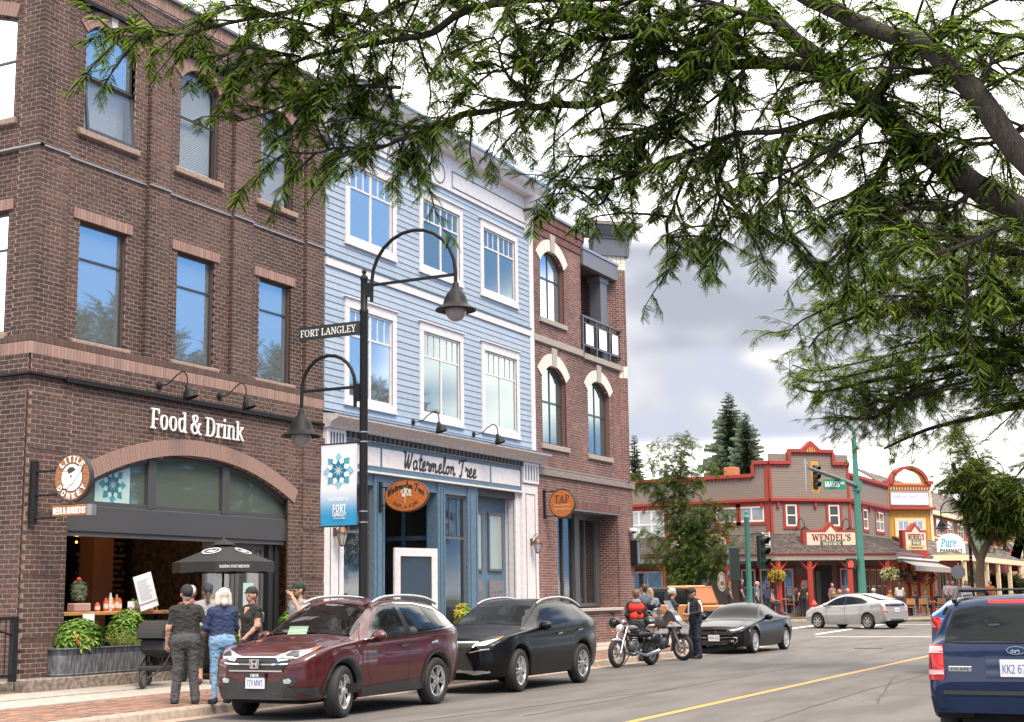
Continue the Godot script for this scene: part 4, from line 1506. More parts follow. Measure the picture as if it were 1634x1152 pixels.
func shingles(b:MB,a:Vector3,c0:Vector3,c1:Vector3,d:Vector3,tones:Array,exposure:=0.16,width:=0.17)->void:
	var up=(d-a)
	var n=maxi(2,int(up.length()/exposure))
	var nn=((c0-a).cross(d-a)).normalized()
	for r in n:
		var t0=float(r)/n
		var t1=float(r+1.25)/n
		var l0=a.lerp(d,t0)
		var r0=c0.lerp(c1,t0)
		var l1=a.lerp(d,t1)
		var r1=c0.lerp(c1,t1)
		var m=maxi(1,int((r0-l0).length()/width))
		var off=rng.randf()/m
		for k in m+1:
			var s0=clampf((k+rng.randf_range(-0.15,0.15))/m-off,0,1)
			var s1=clampf((k+1.0)/m-off,0,1)
			if s1-s0<0.2/m:
				continue
			var g=(s1-s0)*0.04
			var p=l0.lerp(r0,s0+g)+nn*(0.022+rng.randf()*0.012)
			var q=l0.lerp(r0,s1-g)+nn*(0.022+rng.randf()*0.012)
			var u=l1.lerp(r1,s1-g)+nn*0.004
			var w=l1.lerp(r1,s0+g)+nn*0.004
			b.col=tones[rng.randi()%tones.size()]*rng.randf_range(0.8,1.2)
			b.quad(p,q,u,w)
			b.quad(p-nn*0.03,q-nn*0.03,q,p)
	b.col=Color.WHITE
func vc(key:String,rough:=0.9)->StandardMaterial3D:
	var m=M(key,1,1,1,rough)
	m.vertex_color_use_as_albedo=true
	return m
func sash_window(th:Node3D,fr:Transform3D,o:Array,white:Material,casing:Material,glass:Material,mulls:=1,rail:=true)->void:
	if casing:
		var b=MB.new()
		b.xf=fr
		b.band(rect(o[0]-0.16,o[1]+0.16,o[2]-0.16,o[3]+0.16),rect(o[0],o[1],o[2],o[3]),0.0,0.06)
		part(th,"window_casing",b,casing)
	var ms=[]
	for k in range(1,mulls):
		ms.append([lerpf(o[0],o[1],float(k)/mulls),o[2],o[3],0.09])
	window(th,fr,[o[0],o[1],o[2],o[3],0.0],0.05,0.09,white,glass,[(o[2]+o[3])/2] if rail else [],ms)
func porch_post(th:Node3D,at:Vector3,y1:float,m:Material,w:=0.2,braces:=[Vector3.RIGHT,Vector3.LEFT])->void:
	var b=MB.new()
	b.cbox(at+V3(-w/2,0,-w/2),V3(at.x+w/2,y1,at.z+w/2),0.02)
	for d in braces:
		b.tube([V3(at.x,y1-0.62,at.z),V3(at.x,y1-0.02,at.z)+d*0.55],0.05,4)
	part(th,"porch_post",b,m)
func build_bookshop()->void:
	var th=thing("bookshop","two storey taupe clapboard corner bookshop with red trim and a shingled porch","building",V3(75,0.4,-22.4))
	var taupe=[M("taupe_siding",0.205,0.16,0.137,0.7)]
	var red=MN("red_trim",0.29,0.038,0.028,0.75,2.0,0.9,1.08)
	var white=M("window_white",0.72,0.70,0.68,0.5)
	var dglass=glass_mirror("dim_glass",0.16,0.18,0.18,0.5)
	var lw=frame(V3(75,0,0),V3(0,0,1))
	var r2=V3(1,0,1).normalized()
	var o2=V3(-1,0,1).normalized()
	var cf=frame(V3(75,0,-22.4),r2)
	var rw=frame(V3(0,0,-18.88))
	var b=MB.new()
	b.box(V3(75.02,0.3,-46),V3(88.2,8.0,-22.42))
	b.box(V3(78.55,0.3,-22.42),V3(88.2,8.0,-18.9))
	b.prism(PackedVector2Array([V2(75.02,0.3),V2(75.03,0.3),V2(75.03,0.31)]),-22.5,-22.4)
	b.xf=frame(Vector3.ZERO,Vector3.RIGHT,V3(0,0,-1))
	b.prism(PackedVector2Array([V2(75.02,22.42),V2(78.6,18.9),V2(78.6,22.42)]),0.3,9.2)
	b.xf=Transform3D.IDENTITY
	part(th,"wall",b,MN("taupe_wall",0.20,0.165,0.147,0.8,2.0,0.9,1.05))
	clapboards(th,lw,-44,-22.42,4.6,7.95,0.0,0.125,[[-25.6,-22.45,5.4,6.45],[-31.0,-28.3,4.6,6.5]],taupe,true)
	clapboards(th,lw,-23.15,-22.42,7.95,8.6,0.0,0.125,[],taupe,true)
	clapboards(th,cf,0.0,5.0,4.6,8.6,0.0,0.125,[[0.85,1.7,5.15,6.5],[3.5,4.3,5.15,6.5]],taupe,true)
	clapboards(th,cf,1.3,4.0,8.6,9.3,0.0,0.125,[],taupe,true)
	clapboards(th,rw,78.54,88.2,4.6,8.0,0.0,0.125,[[79.4,80.3,5.15,6.4],[81.3,82.5,5.15,6.35],[84.5,86.6,5.15,6.35]],taupe,true)
	clapboards(th,lw,-44,-22.42,0.6,3.4,0.0,0.14,[[-24.2,-23.3,0.9,3.0],[-23.15,-22.5,0.9,3.0],[-30.6,-28.6,0.9,3.0]],taupe,true)
	clapboards(th,cf,0.0,5.0,0.6,3.4,0.0,0.14,[[0.6,1.25,0.9,3.0],[2.55,3.6,0.6,3.1],[4.05,4.65,0.9,3.0]],taupe,true)
	clapboards(th,rw,78.54,88.2,0.6,3.4,0.0,0.14,[[79.2,87,0.9,3.0]],taupe,true)
	var trim=func(fr:Transform3D,u0:float,u1:float,y:float)->void:
		wall_box(th,"parapet_trim",fr,V3(u0,y-0.20,-0.25),V3(u1,y,0.16),red,0.015)
		var tb=MB.new()
		tb.xf=fr
		var u=u0+0.05
		while u<u1-0.1:
			tb.prism(PackedVector2Array([V2(u,y-0.20),V2(u+0.07,y-0.36),V2(u+0.14,y-0.20)]),0.0,0.09)
			u+=0.2
		var o=part(th,"trim_teeth",tb,M("teeth_red",0.30,0.05,0.035,0.6))
		o.set_meta("kind","stuff")
	trim.call(lw,-44.0,-23.3,8.12)
	trim.call(lw,-23.28,-22.4,8.80)
	trim.call(cf,0.02,1.28,8.80)
	trim.call(cf,1.30,4.02,9.47)
	trim.call(cf,4.04,5.0,8.80)
	trim.call(rw,78.6,88.3,8.20)
	for q in [[lw,-23.3,7.95,8.6],[cf,1.22,8.6,9.3],[cf,3.96,8.6,9.3]]:
		wall_box(th,"parapet_step",q[0],V3(q[1]-0.04,q[2],-0.2),V3(q[1]+0.14,q[3],0.155),red,0.01)
	b=MB.new()
	b.xf=cf
	b.prism(PackedVector2Array([V2(2.05,9.47),V2(3.2,9.47),V2(2.62,9.93)]),-0.2,0.165)
	part(th,"gable_peak",b,red)
	b=MB.new()
	b.xf=cf
	for k in 4:
		b.box(V3(2.36+k*0.14,9.3,0.16),V3(2.42+k*0.14,9.46+0.10*(1.5-absf(k-1.5)),0.178))
	part(th,"gable_ornament",b,M("ornament_gold",0.55,0.33,0.10,0.6))
	for q in [[lw,-44.0,-22.42],[cf,0.0,5.0],[rw,78.6,88.25]]:
		wall_box(th,"belt_course",q[0],V3(q[1],6.58,0.0),V3(q[2],6.76,0.20),red,0.015)
		wall_box(th,"belt_course",q[0],V3(q[1],6.50,0.0),V3(q[2],6.58,0.10),M("red_dark",0.24,0.035,0.03,0.6))
		var u:float=q[1]+0.4
		while u<q[2]:
			if q[0] !=lw or u>-32:
				wall_box(th,"bracket",q[0],V3(u,6.22,0.0),V3(u+0.14,6.5,0.14),red,0.01)
			u+=2.3 if q[0] !=rw else 1.9
	for q in [[lw,-22.62,-22.42],[cf,0.0,0.16],[cf,4.84,5.0],[lw,-31.2,-31.0]]:
		wall_box(th,"corner_board",q[0],V3(q[1],4.6,0.0),V3(q[2],8.6 if q[1]>-30 else 6.5,0.055),red)
	var net=glass_mirror("curtained_glass",0.34,0.34,0.34,0.15)
	sash_window(th,lw,[-25.45,-24.2,5.5,6.34],white,red,net,1,false)
	sash_window(th,lw,[-24.15,-22.72,5.5,6.34],white,red,net,2,false)
	sash_window(th,lw,[-30.8,-28.5,4.75,6.36],white,red,M("curtain_pane",0.42,0.43,0.44,0.15),3,true)
	sash_window(th,cf,[0.94,1.62,5.24,6.42],white,red,dglass)
	sash_window(th,cf,[3.58,4.26,5.24,6.42],white,red,dglass)
	sash_window(th,rw,[79.5,80.3,5.2,6.34],white,red,dglass)
	sash_window(th,rw,[81.4,82.5,5.2,6.34],white,red,dglass)
	sash_window(th,rw,[84.6,86.6,5.2,6.34],white,red,dglass,2)
	for q in [[lw,-24.15,-23.35],[lw,-23.1,-22.56],[lw,-30.5,-28.7],[cf,0.64,1.22],[cf,4.1,4.6]]:
		sash_window(th,q[0],[q[1],q[2],1.0,2.95],white,red,dglass,2 if q[1]<-28 else 1,true)
	for k in 5:
		sash_window(th,rw,[79.3+k*1.55,80.5+k*1.55,1.0,2.95],white,red,dglass,1,true)
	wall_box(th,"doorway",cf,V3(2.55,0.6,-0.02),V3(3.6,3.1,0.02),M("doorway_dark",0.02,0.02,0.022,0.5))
	wall_box(th,"door",cf,V3(2.58,0.62,0.03),V3(2.85,2.8,0.07),M("door_olive",0.13,0.13,0.10,0.5))
	wall_box(th,"window_poster",cf,V3(1.5,1.2,0.0),V3(2.2,2.6,0.05),M("poster_red",0.32,0.08,0.06,0.7))
	for q in [[cf,0.78,1.5,0.3,0.4],[cf,1.7,1.9,0.34,0.42],[cf,4.2,1.5,0.3,0.4],[lw,-30.2,1.5,0.4,0.5],[lw,-29.4,1.4,0.3,0.5]]:
		wall_box(th,"window_notice",q[0],V3(q[1],q[2],0.06),V3(q[1]+q[3],q[2]+q[4],0.066),M("paper_white2",0.7,0.68,0.68,0.8))
	var tones=[Color(0.105,0.085,0.08),Color(0.085,0.07,0.066),Color(0.13,0.105,0.095),Color(0.07,0.058,0.055)]
	var pe=V3(75,0,-22.4)+o2*2.6
	var k0=V3(72.3,3.72,(pe-r2*1.22).z)
	var k1=pe+r2*6.02+UP*3.72
	b=MB.new()
	shingles(b,V3(72.3,3.72,-46),k0,V3(75,4.85,-22.4),V3(75,4.85,-46),tones,0.15,0.2)
	shingles(b,k0,k1,V3(78.54,4.85,-18.88),V3(75,4.85,-22.4),tones,0.15,0.2)
	shingles(b,k1,V3(88.2,3.72,-16.3),V3(88.2,4.85,-18.88),V3(78.54,4.85,-18.88),tones,0.15,0.2)
	var rs=part(th,"porch_shingles",b,vc("shingle_brown"))
	rs.set_meta("kind","stuff")
	b=MB.new()
	for q in [[V3(72.3,0,-46),k0,V3(75,0,-22.4),V3(75,0,-46)],[k0,k1,V3(78.54,0,-18.88),V3(75,0,-22.4)],[k1,V3(88.2,0,-16.3),V3(88.2,0,-18.88),V3(78.54,0,-18.88)]]:
		var lo=[]
		for i in 4:
			lo.append(V3(q[i].x,3.69 if i<2 else 4.80,q[i].z))
		b.quad(lo[0],lo[1],lo[2],lo[3])
		b.quad(lo[3]-UP*0.02,lo[2]-UP*0.02,lo[1]-UP*0.02,lo[0]-UP*0.02)
	part(th,"porch_deck",b,M("porch_deck",0.10,0.075,0.065,0.9))
	for q in [[V3(72.3,0,-46),k0],[k0,k1],[k1,V3(88.2,0,-16.3)]]:
		var p0:Vector3=q[0]
		var p1:Vector3=q[1]
		var d=V3(p1.x-p0.x,0,p1.z-p0.z)
		var f=frame(V3(p0.x,0,p0.z),d.normalized())
		wall_box(th,"porch_fascia",f,V3(0,3.33,-0.12),V3(d.length(),3.62,-0.02),MN("fascia_taupe",0.30,0.25,0.225,0.7,1.5,0.9,1.06))
		wall_box(th,"porch_gutter",f,V3(-0.02,3.62,-0.12),V3(d.length()+0.02,3.73,0.06),M("gutter_red",0.20,0.045,0.04,0.5),0.015)
	for q in [[k0,72.4],]:
		pass
	var post_red=MN("post_red",0.46,0.055,0.035,0.5,1.0,0.88,1.06)
	for z in [-24.05,-27.6,-31.0]:
		porch_post(th,V3(72.5,0.6,z),3.33,post_red,0.2,[V3(0,0,1),V3(0,0,-1)])
	for s in [-0.95,0.9,3.3,5.6]:
		var at:Vector3=pe+r2*s-o2*0.2
		porch_post(th,V3(at.x,0.4,at.z),3.33,post_red,0.24,[r2,-r2])
	for x in [79.2,81.4,84.0,87.6]:
		porch_post(th,V3(x,0.4,-16.45),3.33,post_red,0.2)
	b=MB.new()
	b.xf=frame(V3(0,0,-16.3))
	b.cbox(V3(77.6,3.18,0.0),V3(88.3,3.36,0.25),0.05)
	b.quad(V3(77.6,3.0,0.95),V3(88.3,3.0,0.95),V3(88.3,3.30,0.2),V3(77.6,3.30,0.2))
	b.quad(V3(77.6,2.72,0.96),V3(88.3,2.72,0.96),V3(88.3,3.0,0.95),V3(77.6,3.0,0.95))
	part(th,"awning",b,M("awning_grey",0.26,0.23,0.215,0.7))
	b=MB.new()
	b.xf=frame(V3(0,0,-16.3))
	b.cbox(V3(77.5,3.36,0.02),V3(88.3,3.47,0.32),0.03)
	part(th,"awning_box",b,M("awning_white",0.62,0.60,0.58,0.5))
	b=MB.new()
	b.cbox(V3(77,7.9,-25.6),V3(77.8,8.75,-24.9),0.03)
	part(th,"roof_vent",b,M("vent_terracotta",0.42,0.14,0.06,0.7))
	b=MB.new()
	b.cbox(V3(77,7.9,-29.2),V3(78.2,8.6,-27.6),0.03)
	part(th,"roof_unit",b,M("unit_white",0.6,0.6,0.6,0.6))
	shop_sign("Wendel",pe-o2*1.0+r2*1.25,r2,2.95,3.80,"cream bookshop sign with maroon letters over the corner porch, facing the crossing",true)
	shop_sign("",V3(73.6,0,-27.6),V3(0,0,1),3.1,3.85,"cream bookshop sign half hidden behind the small street tree",true)
	shop_sign("",V3(83.6,0,-17.0),V3(0.6,0,0.35).normalized(),1.7,4.0,"narrow bookshop sign in a red frame on the right wing's porch roof",true)
	var ld=thing("roof_ladder","white ladder lying on the bookshop's brown porch roof","ladder",V3(73.4,3.75,-21.55))
	b=MB.new()
	var la=V3(-0.62,0.02,-0.45)
	var lz=V3(0.35,1.12,-0.75)
	var sd=V3(0.14,0,0.14)
	for s in [-1,1]:
		b.tube([la+sd*s,lz+sd*s],0.022,5)
	put(ld,"rail",b.mesh(),M("ladder_white",0.66,0.66,0.66,0.4,0.3))
	b=MB.new()
	for k in 9:
		var p=la.lerp(lz,(k+0.5)/9)
		b.tube([p-sd,p+sd],0.014,5)
	put(ld,"rungs",b.mesh(),mats["ladder_white"])
	for q in [[pe-o2*2.5+r2*1.5,"above the left end of the corner bookshop sign"],[pe-o2*2.5+r2*4.3,"above the right end of the corner bookshop sign"]]:
		var t=thing("wall_lamp","small dark gooseneck lamp on taupe boards "+q[1],"wall lamp",V3(q[0].x,5.0,q[0].z))
		b=MB.new()
		b.tube(smooth([Vector3.ZERO,o2*0.2+UP*0.45,o2*0.55+UP*0.62,o2*0.85+UP*0.4,o2*0.9+UP*0.15],4),0.022,6)
		put(t,"arm",b.mesh(),black_metal)
		b=MB.new()
		b.lathe([V2(0.24,-0.12),V2(0.2,-0.04),V2(0.05,0.06),V2(0,0.07)],14,o2*0.9+UP*0.1)
		put(t,"lamp_shade",b.mesh(),black_metal)
	var hg=thing("hanging_sign","small white oval sign hanging from the bookshop porch beside a red post","sign",V3(72.6,2.0,-24.45))
	b=MB.new()
	b.xf=frame(Vector3.ZERO,V3(0,0,1))
	b.prism(disc(0,0.3,0.26,0.52,20),-0.03,0.03)
	put(hg,"board",b.mesh(),M("oval_white",0.66,0.62,0.56,0.6))
	b=MB.new()
	b.xf=frame(Vector3.ZERO,V3(0,0,1))
	b.band(disc(0,0.3,0.2,0.42,20),disc(0,0.3,0.17,0.38,20),0.03,0.036)
	b.prism(disc(0,0.2,0.1,0.12,12),0.03,0.036)
	put(hg,"emblem",b.mesh(),M("emblem_brown",0.25,0.12,0.06,0.6))
func shop_sign(_w:String,at:Vector3,right:Vector3,w:float,y:float,label:String,full:bool)->void:
	var t=thing("shop_sign",label,"sign",V3(at.x,y,at.z))
	var f=frame(Vector3.ZERO,right)
	var red:Material=mats["red_trim"]
	var b=MB.new()
	b.xf=f
	b.box(V3(-0.2,-0.45,-0.30),V3(w+0.12,1.16,0.0))
	b.prism(PackedVector2Array([V2(w/2-0.5,1.16),V2(w/2+0.5,1.16),V2(w/2,1.58)]),-0.30,0.0)
	put(t,"sign_box",b.mesh(),red)
	b=MB.new()
	b.xf=f
	b.prism(PackedVector2Array([V2(0,0),V2(w,0),V2(w,1.02),V2(w/2+0.32,1.02),V2(w/2,1.34),V2(w/2-0.32,1.02),V2(0,1.02)]),0.0,0.03)
	put(t,"board",b.mesh(),M("sign_cream",0.62,0.52,0.42,0.6))
	text(t,"lettering","WENDEL'S",w*0.80,0.36,f*TR(V3(w/2,0.76,0.03)),M("letter_maroon",0.17,0.015,0.012,0.5),true,true,0.02)
	b=MB.new()
	b.xf=f
	b.prism(rect(w*0.27,w*0.73,0.28,0.54),0.03,0.045)
	put(t,"name_plate",b.mesh(),M("plate_green",0.03,0.10,0.07,0.5))
	text(t,"lettering","BOOKS",w*0.36,0.17,f*TR(V3(w/2,0.41,0.045)),M("letter_cream",0.7,0.62,0.5,0.5),true,true,0.01)
	b=MB.new()
	b.xf=f
	b.prism(rect(w*0.2,w*0.8,0.05,0.24),0.03,0.04)
	for s in [0.18,0.82]:
		b.prism(disc(w*s,0.18,0.16,0.15,14),0.03,0.043)
	put(t,"scroll",b.mesh(),M("scroll_gold",0.58,0.36,0.14,0.6))
	text(t,"lettering","Fresh Food Café",w*0.56,0.13,f*TR(V3(w/2,0.145,0.043)),M("letter_olive",0.05,0.05,0.03,0.5),true,false,0.008,0.25)
func build_near_side()->void:
	var names=[["brick","low brown shop on the near side, across from the brick shop",Color(0.10,0.055,0.045)],["cream","low cream shop on the near side, across from the blue shop",Color(0.16,0.14,0.11)],["grey","low grey shop on the near side, across from the red brick corner",Color(0.09,0.095,0.1)]]
	for i in 3:
		var th=thing("near_side_shop",names[i][1],"building",V3(6.0+i*14.0,0.14,12))
		var m=MN("near_wall_"+names[i][0],names[i][2].r,names[i][2].g,names[i][2].b,0.85,1.5)
		var f=frame(V3(13.0+i*14.0,0.14,12),Vector3.LEFT)
		wall_box(th,"wall",f,V3(0,0,-9),V3(13.6,4.6+i*0.5,0),m)
		wall_box(th,"cornice",f,V3(-0.1,4.6+i*0.5,-9),V3(13.7,4.9+i*0.5,0.25),m)
		for k in 4:
			sash_window(th,f,[0.8+k*3.2,3.0+k*3.2,0.7,3.2],mats["white_trim"],null,mats["dim_glass"],2)
func build_far_buildings()->void:
	build_near_side()
	var r2=V3(1,0,1).normalized()
	var p1=V3(88.35,0,-18.88)
	var th=thing("clinic_building","mustard yellow clinic building with a red arched parapet beside the bookshop","building",V3(88.35,0.4,-18.88))
	var f=frame(p1,r2)
	var yellow=MN("mustard_boards",0.50,0.245,0.035,0.6,1.5,0.9,1.06)
	var cream=M("cream_trim",0.66,0.54,0.34,0.6)
	var red:Material=mats["red_trim"]
	var b=MB.new()
	b.xf=f
	b.box(V3(0,0.4,-6),V3(3.1,8.3,0))
	b.prism(PackedVector2Array([V2(0.3,8.3),V2(2.85,8.3)])+disc(1.58,8.25,1.1,0.85,24).slice(0,13),-0.3,0.01)
	part(th,"wall",b,yellow)
	var arcs_o=PackedVector2Array()
	var arcs_i=PackedVector2Array()
	for i in 17:
		var a=PI*i/16.0
		arcs_o.append(V2(1.58+cos(a)*1.32,8.35+sin(a)*1.0))
		arcs_i.append(V2(1.58+cos(a)*1.10,8.35+sin(a)*0.80))
	b=MB.new()
	b.xf=f
	b.band(arcs_o,arcs_i,-0.4,0.14,false)
	part(th,"parapet_arch",b,red)
	wall_box(th,"parapet_trim",f,V3(-0.1,8.2,-0.35),V3(0.34,8.42,0.15),red)
	wall_box(th,"parapet_trim",f,V3(2.82,8.2,-0.35),V3(3.25,8.42,0.15),red)
	wall_box(th,"trim_band",f,V3(0,8.05,0),V3(3.12,8.18,0.08),red)
	wall_box(th,"dentil_band",f,V3(0,7.86,0),V3(3.1,8.04,0.05),cream)
	b=MB.new()
	b.xf=f
	for k in 15:
		b.box(V3(0.08+k*0.2,7.87,0.05),V3(0.17+k*0.2,8.02,0.10))
	part(th,"dentils",b,M("dentil_brown",0.2,0.07,0.03,0.6)).set_meta("kind","stuff")
	wall_box(th,"ledge",f,V3(-0.02,6.62,0),V3(3.2,6.80,0.34),red,0.02)
	for k in 13:
		wall_box(th,"board_batten",f,V3(0.1+k*0.235,4.5,0.0),V3(0.135+k*0.235,6.6,0.018),yellow)
	wall_box(th,"corner_board",f,V3(2.92,0.4,0),V3(3.12,7.85,0.05),cream)
	b=MB.new()
	b.xf=f
	b.band(rect(0.36,2.55,4.75,6.12),rect(0.56,2.38,4.9,5.95),0.0,0.06)
	b.box(V3(1.37,4.9,0),V3(1.57,5.95,0.06))
	part(th,"window_casing",b,cream)
	for q in [[0.56,1.37],[1.57,2.38]]:
		window(th,f,[q[0],q[1],4.9,5.95,0.0],0.04,0.06,mats["window_white"],glass_mirror("clinic_glass",0.42,0.48,0.52,0.5),[5.4],[[(q[0]+q[1])/2,4.9,5.95,0.05]])
	var sg=thing("clinic_sign","white clinic sign with thin violet lettering on the mustard front","sign",p1+r2*1.5+UP*6.9)
	b=MB.new()
	b.xf=frame(Vector3.ZERO,r2)
	b.cbox(V3(-1.4,0,0.0),V3(1.4,0.86,0.10),0.01)
	put(sg,"board",b.mesh(),M("clinic_white",0.74,0.72,0.78,0.5))
	b=MB.new()
	b.xf=frame(Vector3.ZERO,r2)
	b.band(rect(-1.4,1.4,0,0.86),rect(-1.34,1.34,0.06,0.80),0.1,0.125)
	put(sg,"frame",b.mesh(),M("clinic_frame",0.32,0.27,0.40,0.5))
	text(sg,"lettering","Integrated Health Clinic",2.45,0.26,Transform3D(frame(Vector3.ZERO,r2).basis,frame(Vector3.ZERO,r2)*V3(-0.02,0.52,0.1)),M("letter_violet",0.33,0.29,0.47,0.6),false,false,0.01)
	b=MB.new()
	b.xf=frame(Vector3.ZERO,r2)
	for k in 3:
		b.box(V3(-0.2+k*0.1,0.16+k*0.07,0.1),V3(1.15-k*0.2,0.19+k*0.07,0.106))
	put(sg,"small_print",b.mesh(),M("letter_lilac",0.5,0.46,0.62,0.6))
	var th2=thing("arcade_building","long low red and cream shop building with a shingled arcade, beyond the yellow clinic","building",V3(92,0.4,-17.5))
	var wr=MN("barn_red",0.30,0.06,0.04,0.7,1.5,0.88,1.06)
	b=MB.new()
	b.box(V3(90.6,0.3,-26),V3(128,6.9,-17.5))
	part(th2,"wall",b,wr)
	var tones=[Color(0.17,0.14,0.12),Color(0.14,0.115,0.10),Color(0.20,0.165,0.14),Color(0.12,0.10,0.09)]
	b=MB.new()
	shingles(b,V3(90.4,6.75,-17.1),V3(128,6.75,-17.1),V3(128,9.6,-21.5),V3(90.4,9.6,-21.5),tones,0.3,0.5)
	shingles(b,V3(89.2,3.8,-14.6),V3(126,3.8,-14.6),V3(126,5.05,-17.5),V3(91.0,5.05,-17.5),tones,0.22,0.4)
	shingles(b,V3(87.6,3.8,-16.4),V3(89.2,3.8,-14.6),V3(91.0,5.05,-17.5),V3(88.4,5.05,-18.8),tones,0.22,0.4)
	part(th2,"roof_shingles",b,vc("shingle_grey")).set_meta("kind","stuff")
	b=MB.new()
	b.quad(V3(89.2,3.77,-14.6),V3(126,3.77,-14.6),V3(126,5.0,-17.5),V3(91,5.0,-17.5))
	b.quad(V3(87.6,3.77,-16.4),V3(89.2,3.77,-14.6),V3(91,5.0,-17.5),V3(88.4,5.0,-18.8))
	b.quad(V3(90.4,6.72,-17.1),V3(128,6.72,-17.1),V3(128,9.55,-21.5),V3(90.4,9.55,-21.5))
	part(th2,"roof_deck",b,M("deck_brown",0.10,0.08,0.07,0.9))
	b=MB.new()
	b.box(V3(89.2,3.45,-14.75),V3(126,3.80,-14.6))
	part(th2,"arcade_fascia",b,cream)
	b=MB.new()
	b.xf=frame(V3(87.6,0,-16.4),V3(1.6,0,1.8).normalized())
	b.box(V3(0,3.45,-0.15),V3(2.4,3.80,0.0))
	part(th2,"arcade_fascia",b,cream)
	b=MB.new()
	b.box(V3(90.4,6.5,-17.25),V3(128,6.78,-17.05))
	part(th2,"eave_board",b,cream)
	b=MB.new()
	b.box(V3(90.6,4.95,-17.5),V3(128,5.15,-17.38))
	part(th2,"belt_board",b,cream)
	for x in [89.4,93.5,98.0,103.0,108.5,114,120]:
		porch_post(th2,V3(x,0.4,-14.8),3.45,cream,0.28)
	var fz=frame(V3(0,0,-17.5))
	for k in 7:
		var x:float=92.0+k*4.0
		sash_window(th2,fz,[x,x+2.2,5.25,6.4],cream,null,mats["clinic_glass"],2)
		sash_window(th2,fz,[x,x+2.2,0.9,3.2],cream,null,mats["dim_glass"],2,false)
	var th3=thing("far_shop","pale cream shop block with a round badge, past the arcade's end","building",V3(131,0.4,-18))
	b=MB.new()
	b.box(V3(128.1,0.3,-26),V3(137,6.6,-16.4))
	part(th3,"wall",b,M("far_cream",0.56,0.44,0.30,0.8))
	b=MB.new()
	b.box(V3(128.0,6.6,-26.2),V3(137.3,6.95,-16.2))
	part(th3,"parapet",b,red)
	for k in 3:
		sash_window(th3,frame(V3(0,0,-16.4)),[129+k*2.6,130.6+k*2.6,1.0,3.0],cream,red,mats["dim_glass"])
	b=MB.new()
	b.xf=frame(V3(128.1,0,0),V3(0,0,1))
	b.prism(disc(-17.2,4.6,0.6,0.9,20),0.0,0.08)
	part(th3,"badge",b,M("badge_blue",0.34,0.40,0.48,0.6))
	var sgn=thing("pharmacy_sign","white rounded sign with a blue word above black capitals, on the clinic's arcade roof","sign",V3(89.0,3.85,-15.4))
	var sf=frame(Vector3.ZERO,r2)
	b=MB.new()
	b.xf=sf
	var sp=PackedVector2Array([V2(-1.0,0),V2(1.0,0),V2(1.0,0.75)])
	for k in 9:
		var a=PI*k/8.0
		sp.append(V2(cos(a)*0.85,0.78+sin(a)*0.45))
	sp.append(V2(-1.0,0.75))
	b.prism(sp,-0.1,0.0)
	put(sgn,"board",b.mesh(),M("pharmacy_white",0.74,0.74,0.74,0.5))
	text(sgn,"lettering","Pure",1.1,0.5,sf*TR(V3(-0.15,0.68,0)),M("letter_cyan",0.02,0.30,0.52,0.5),true,true,0.015,0.2)
	text(sgn,"lettering","PHARMACY",1.6,0.2,sf*TR(V3(0,0.2,0)),M("letter_black",0.02,0.02,0.02,0.5),false,true,0.015)
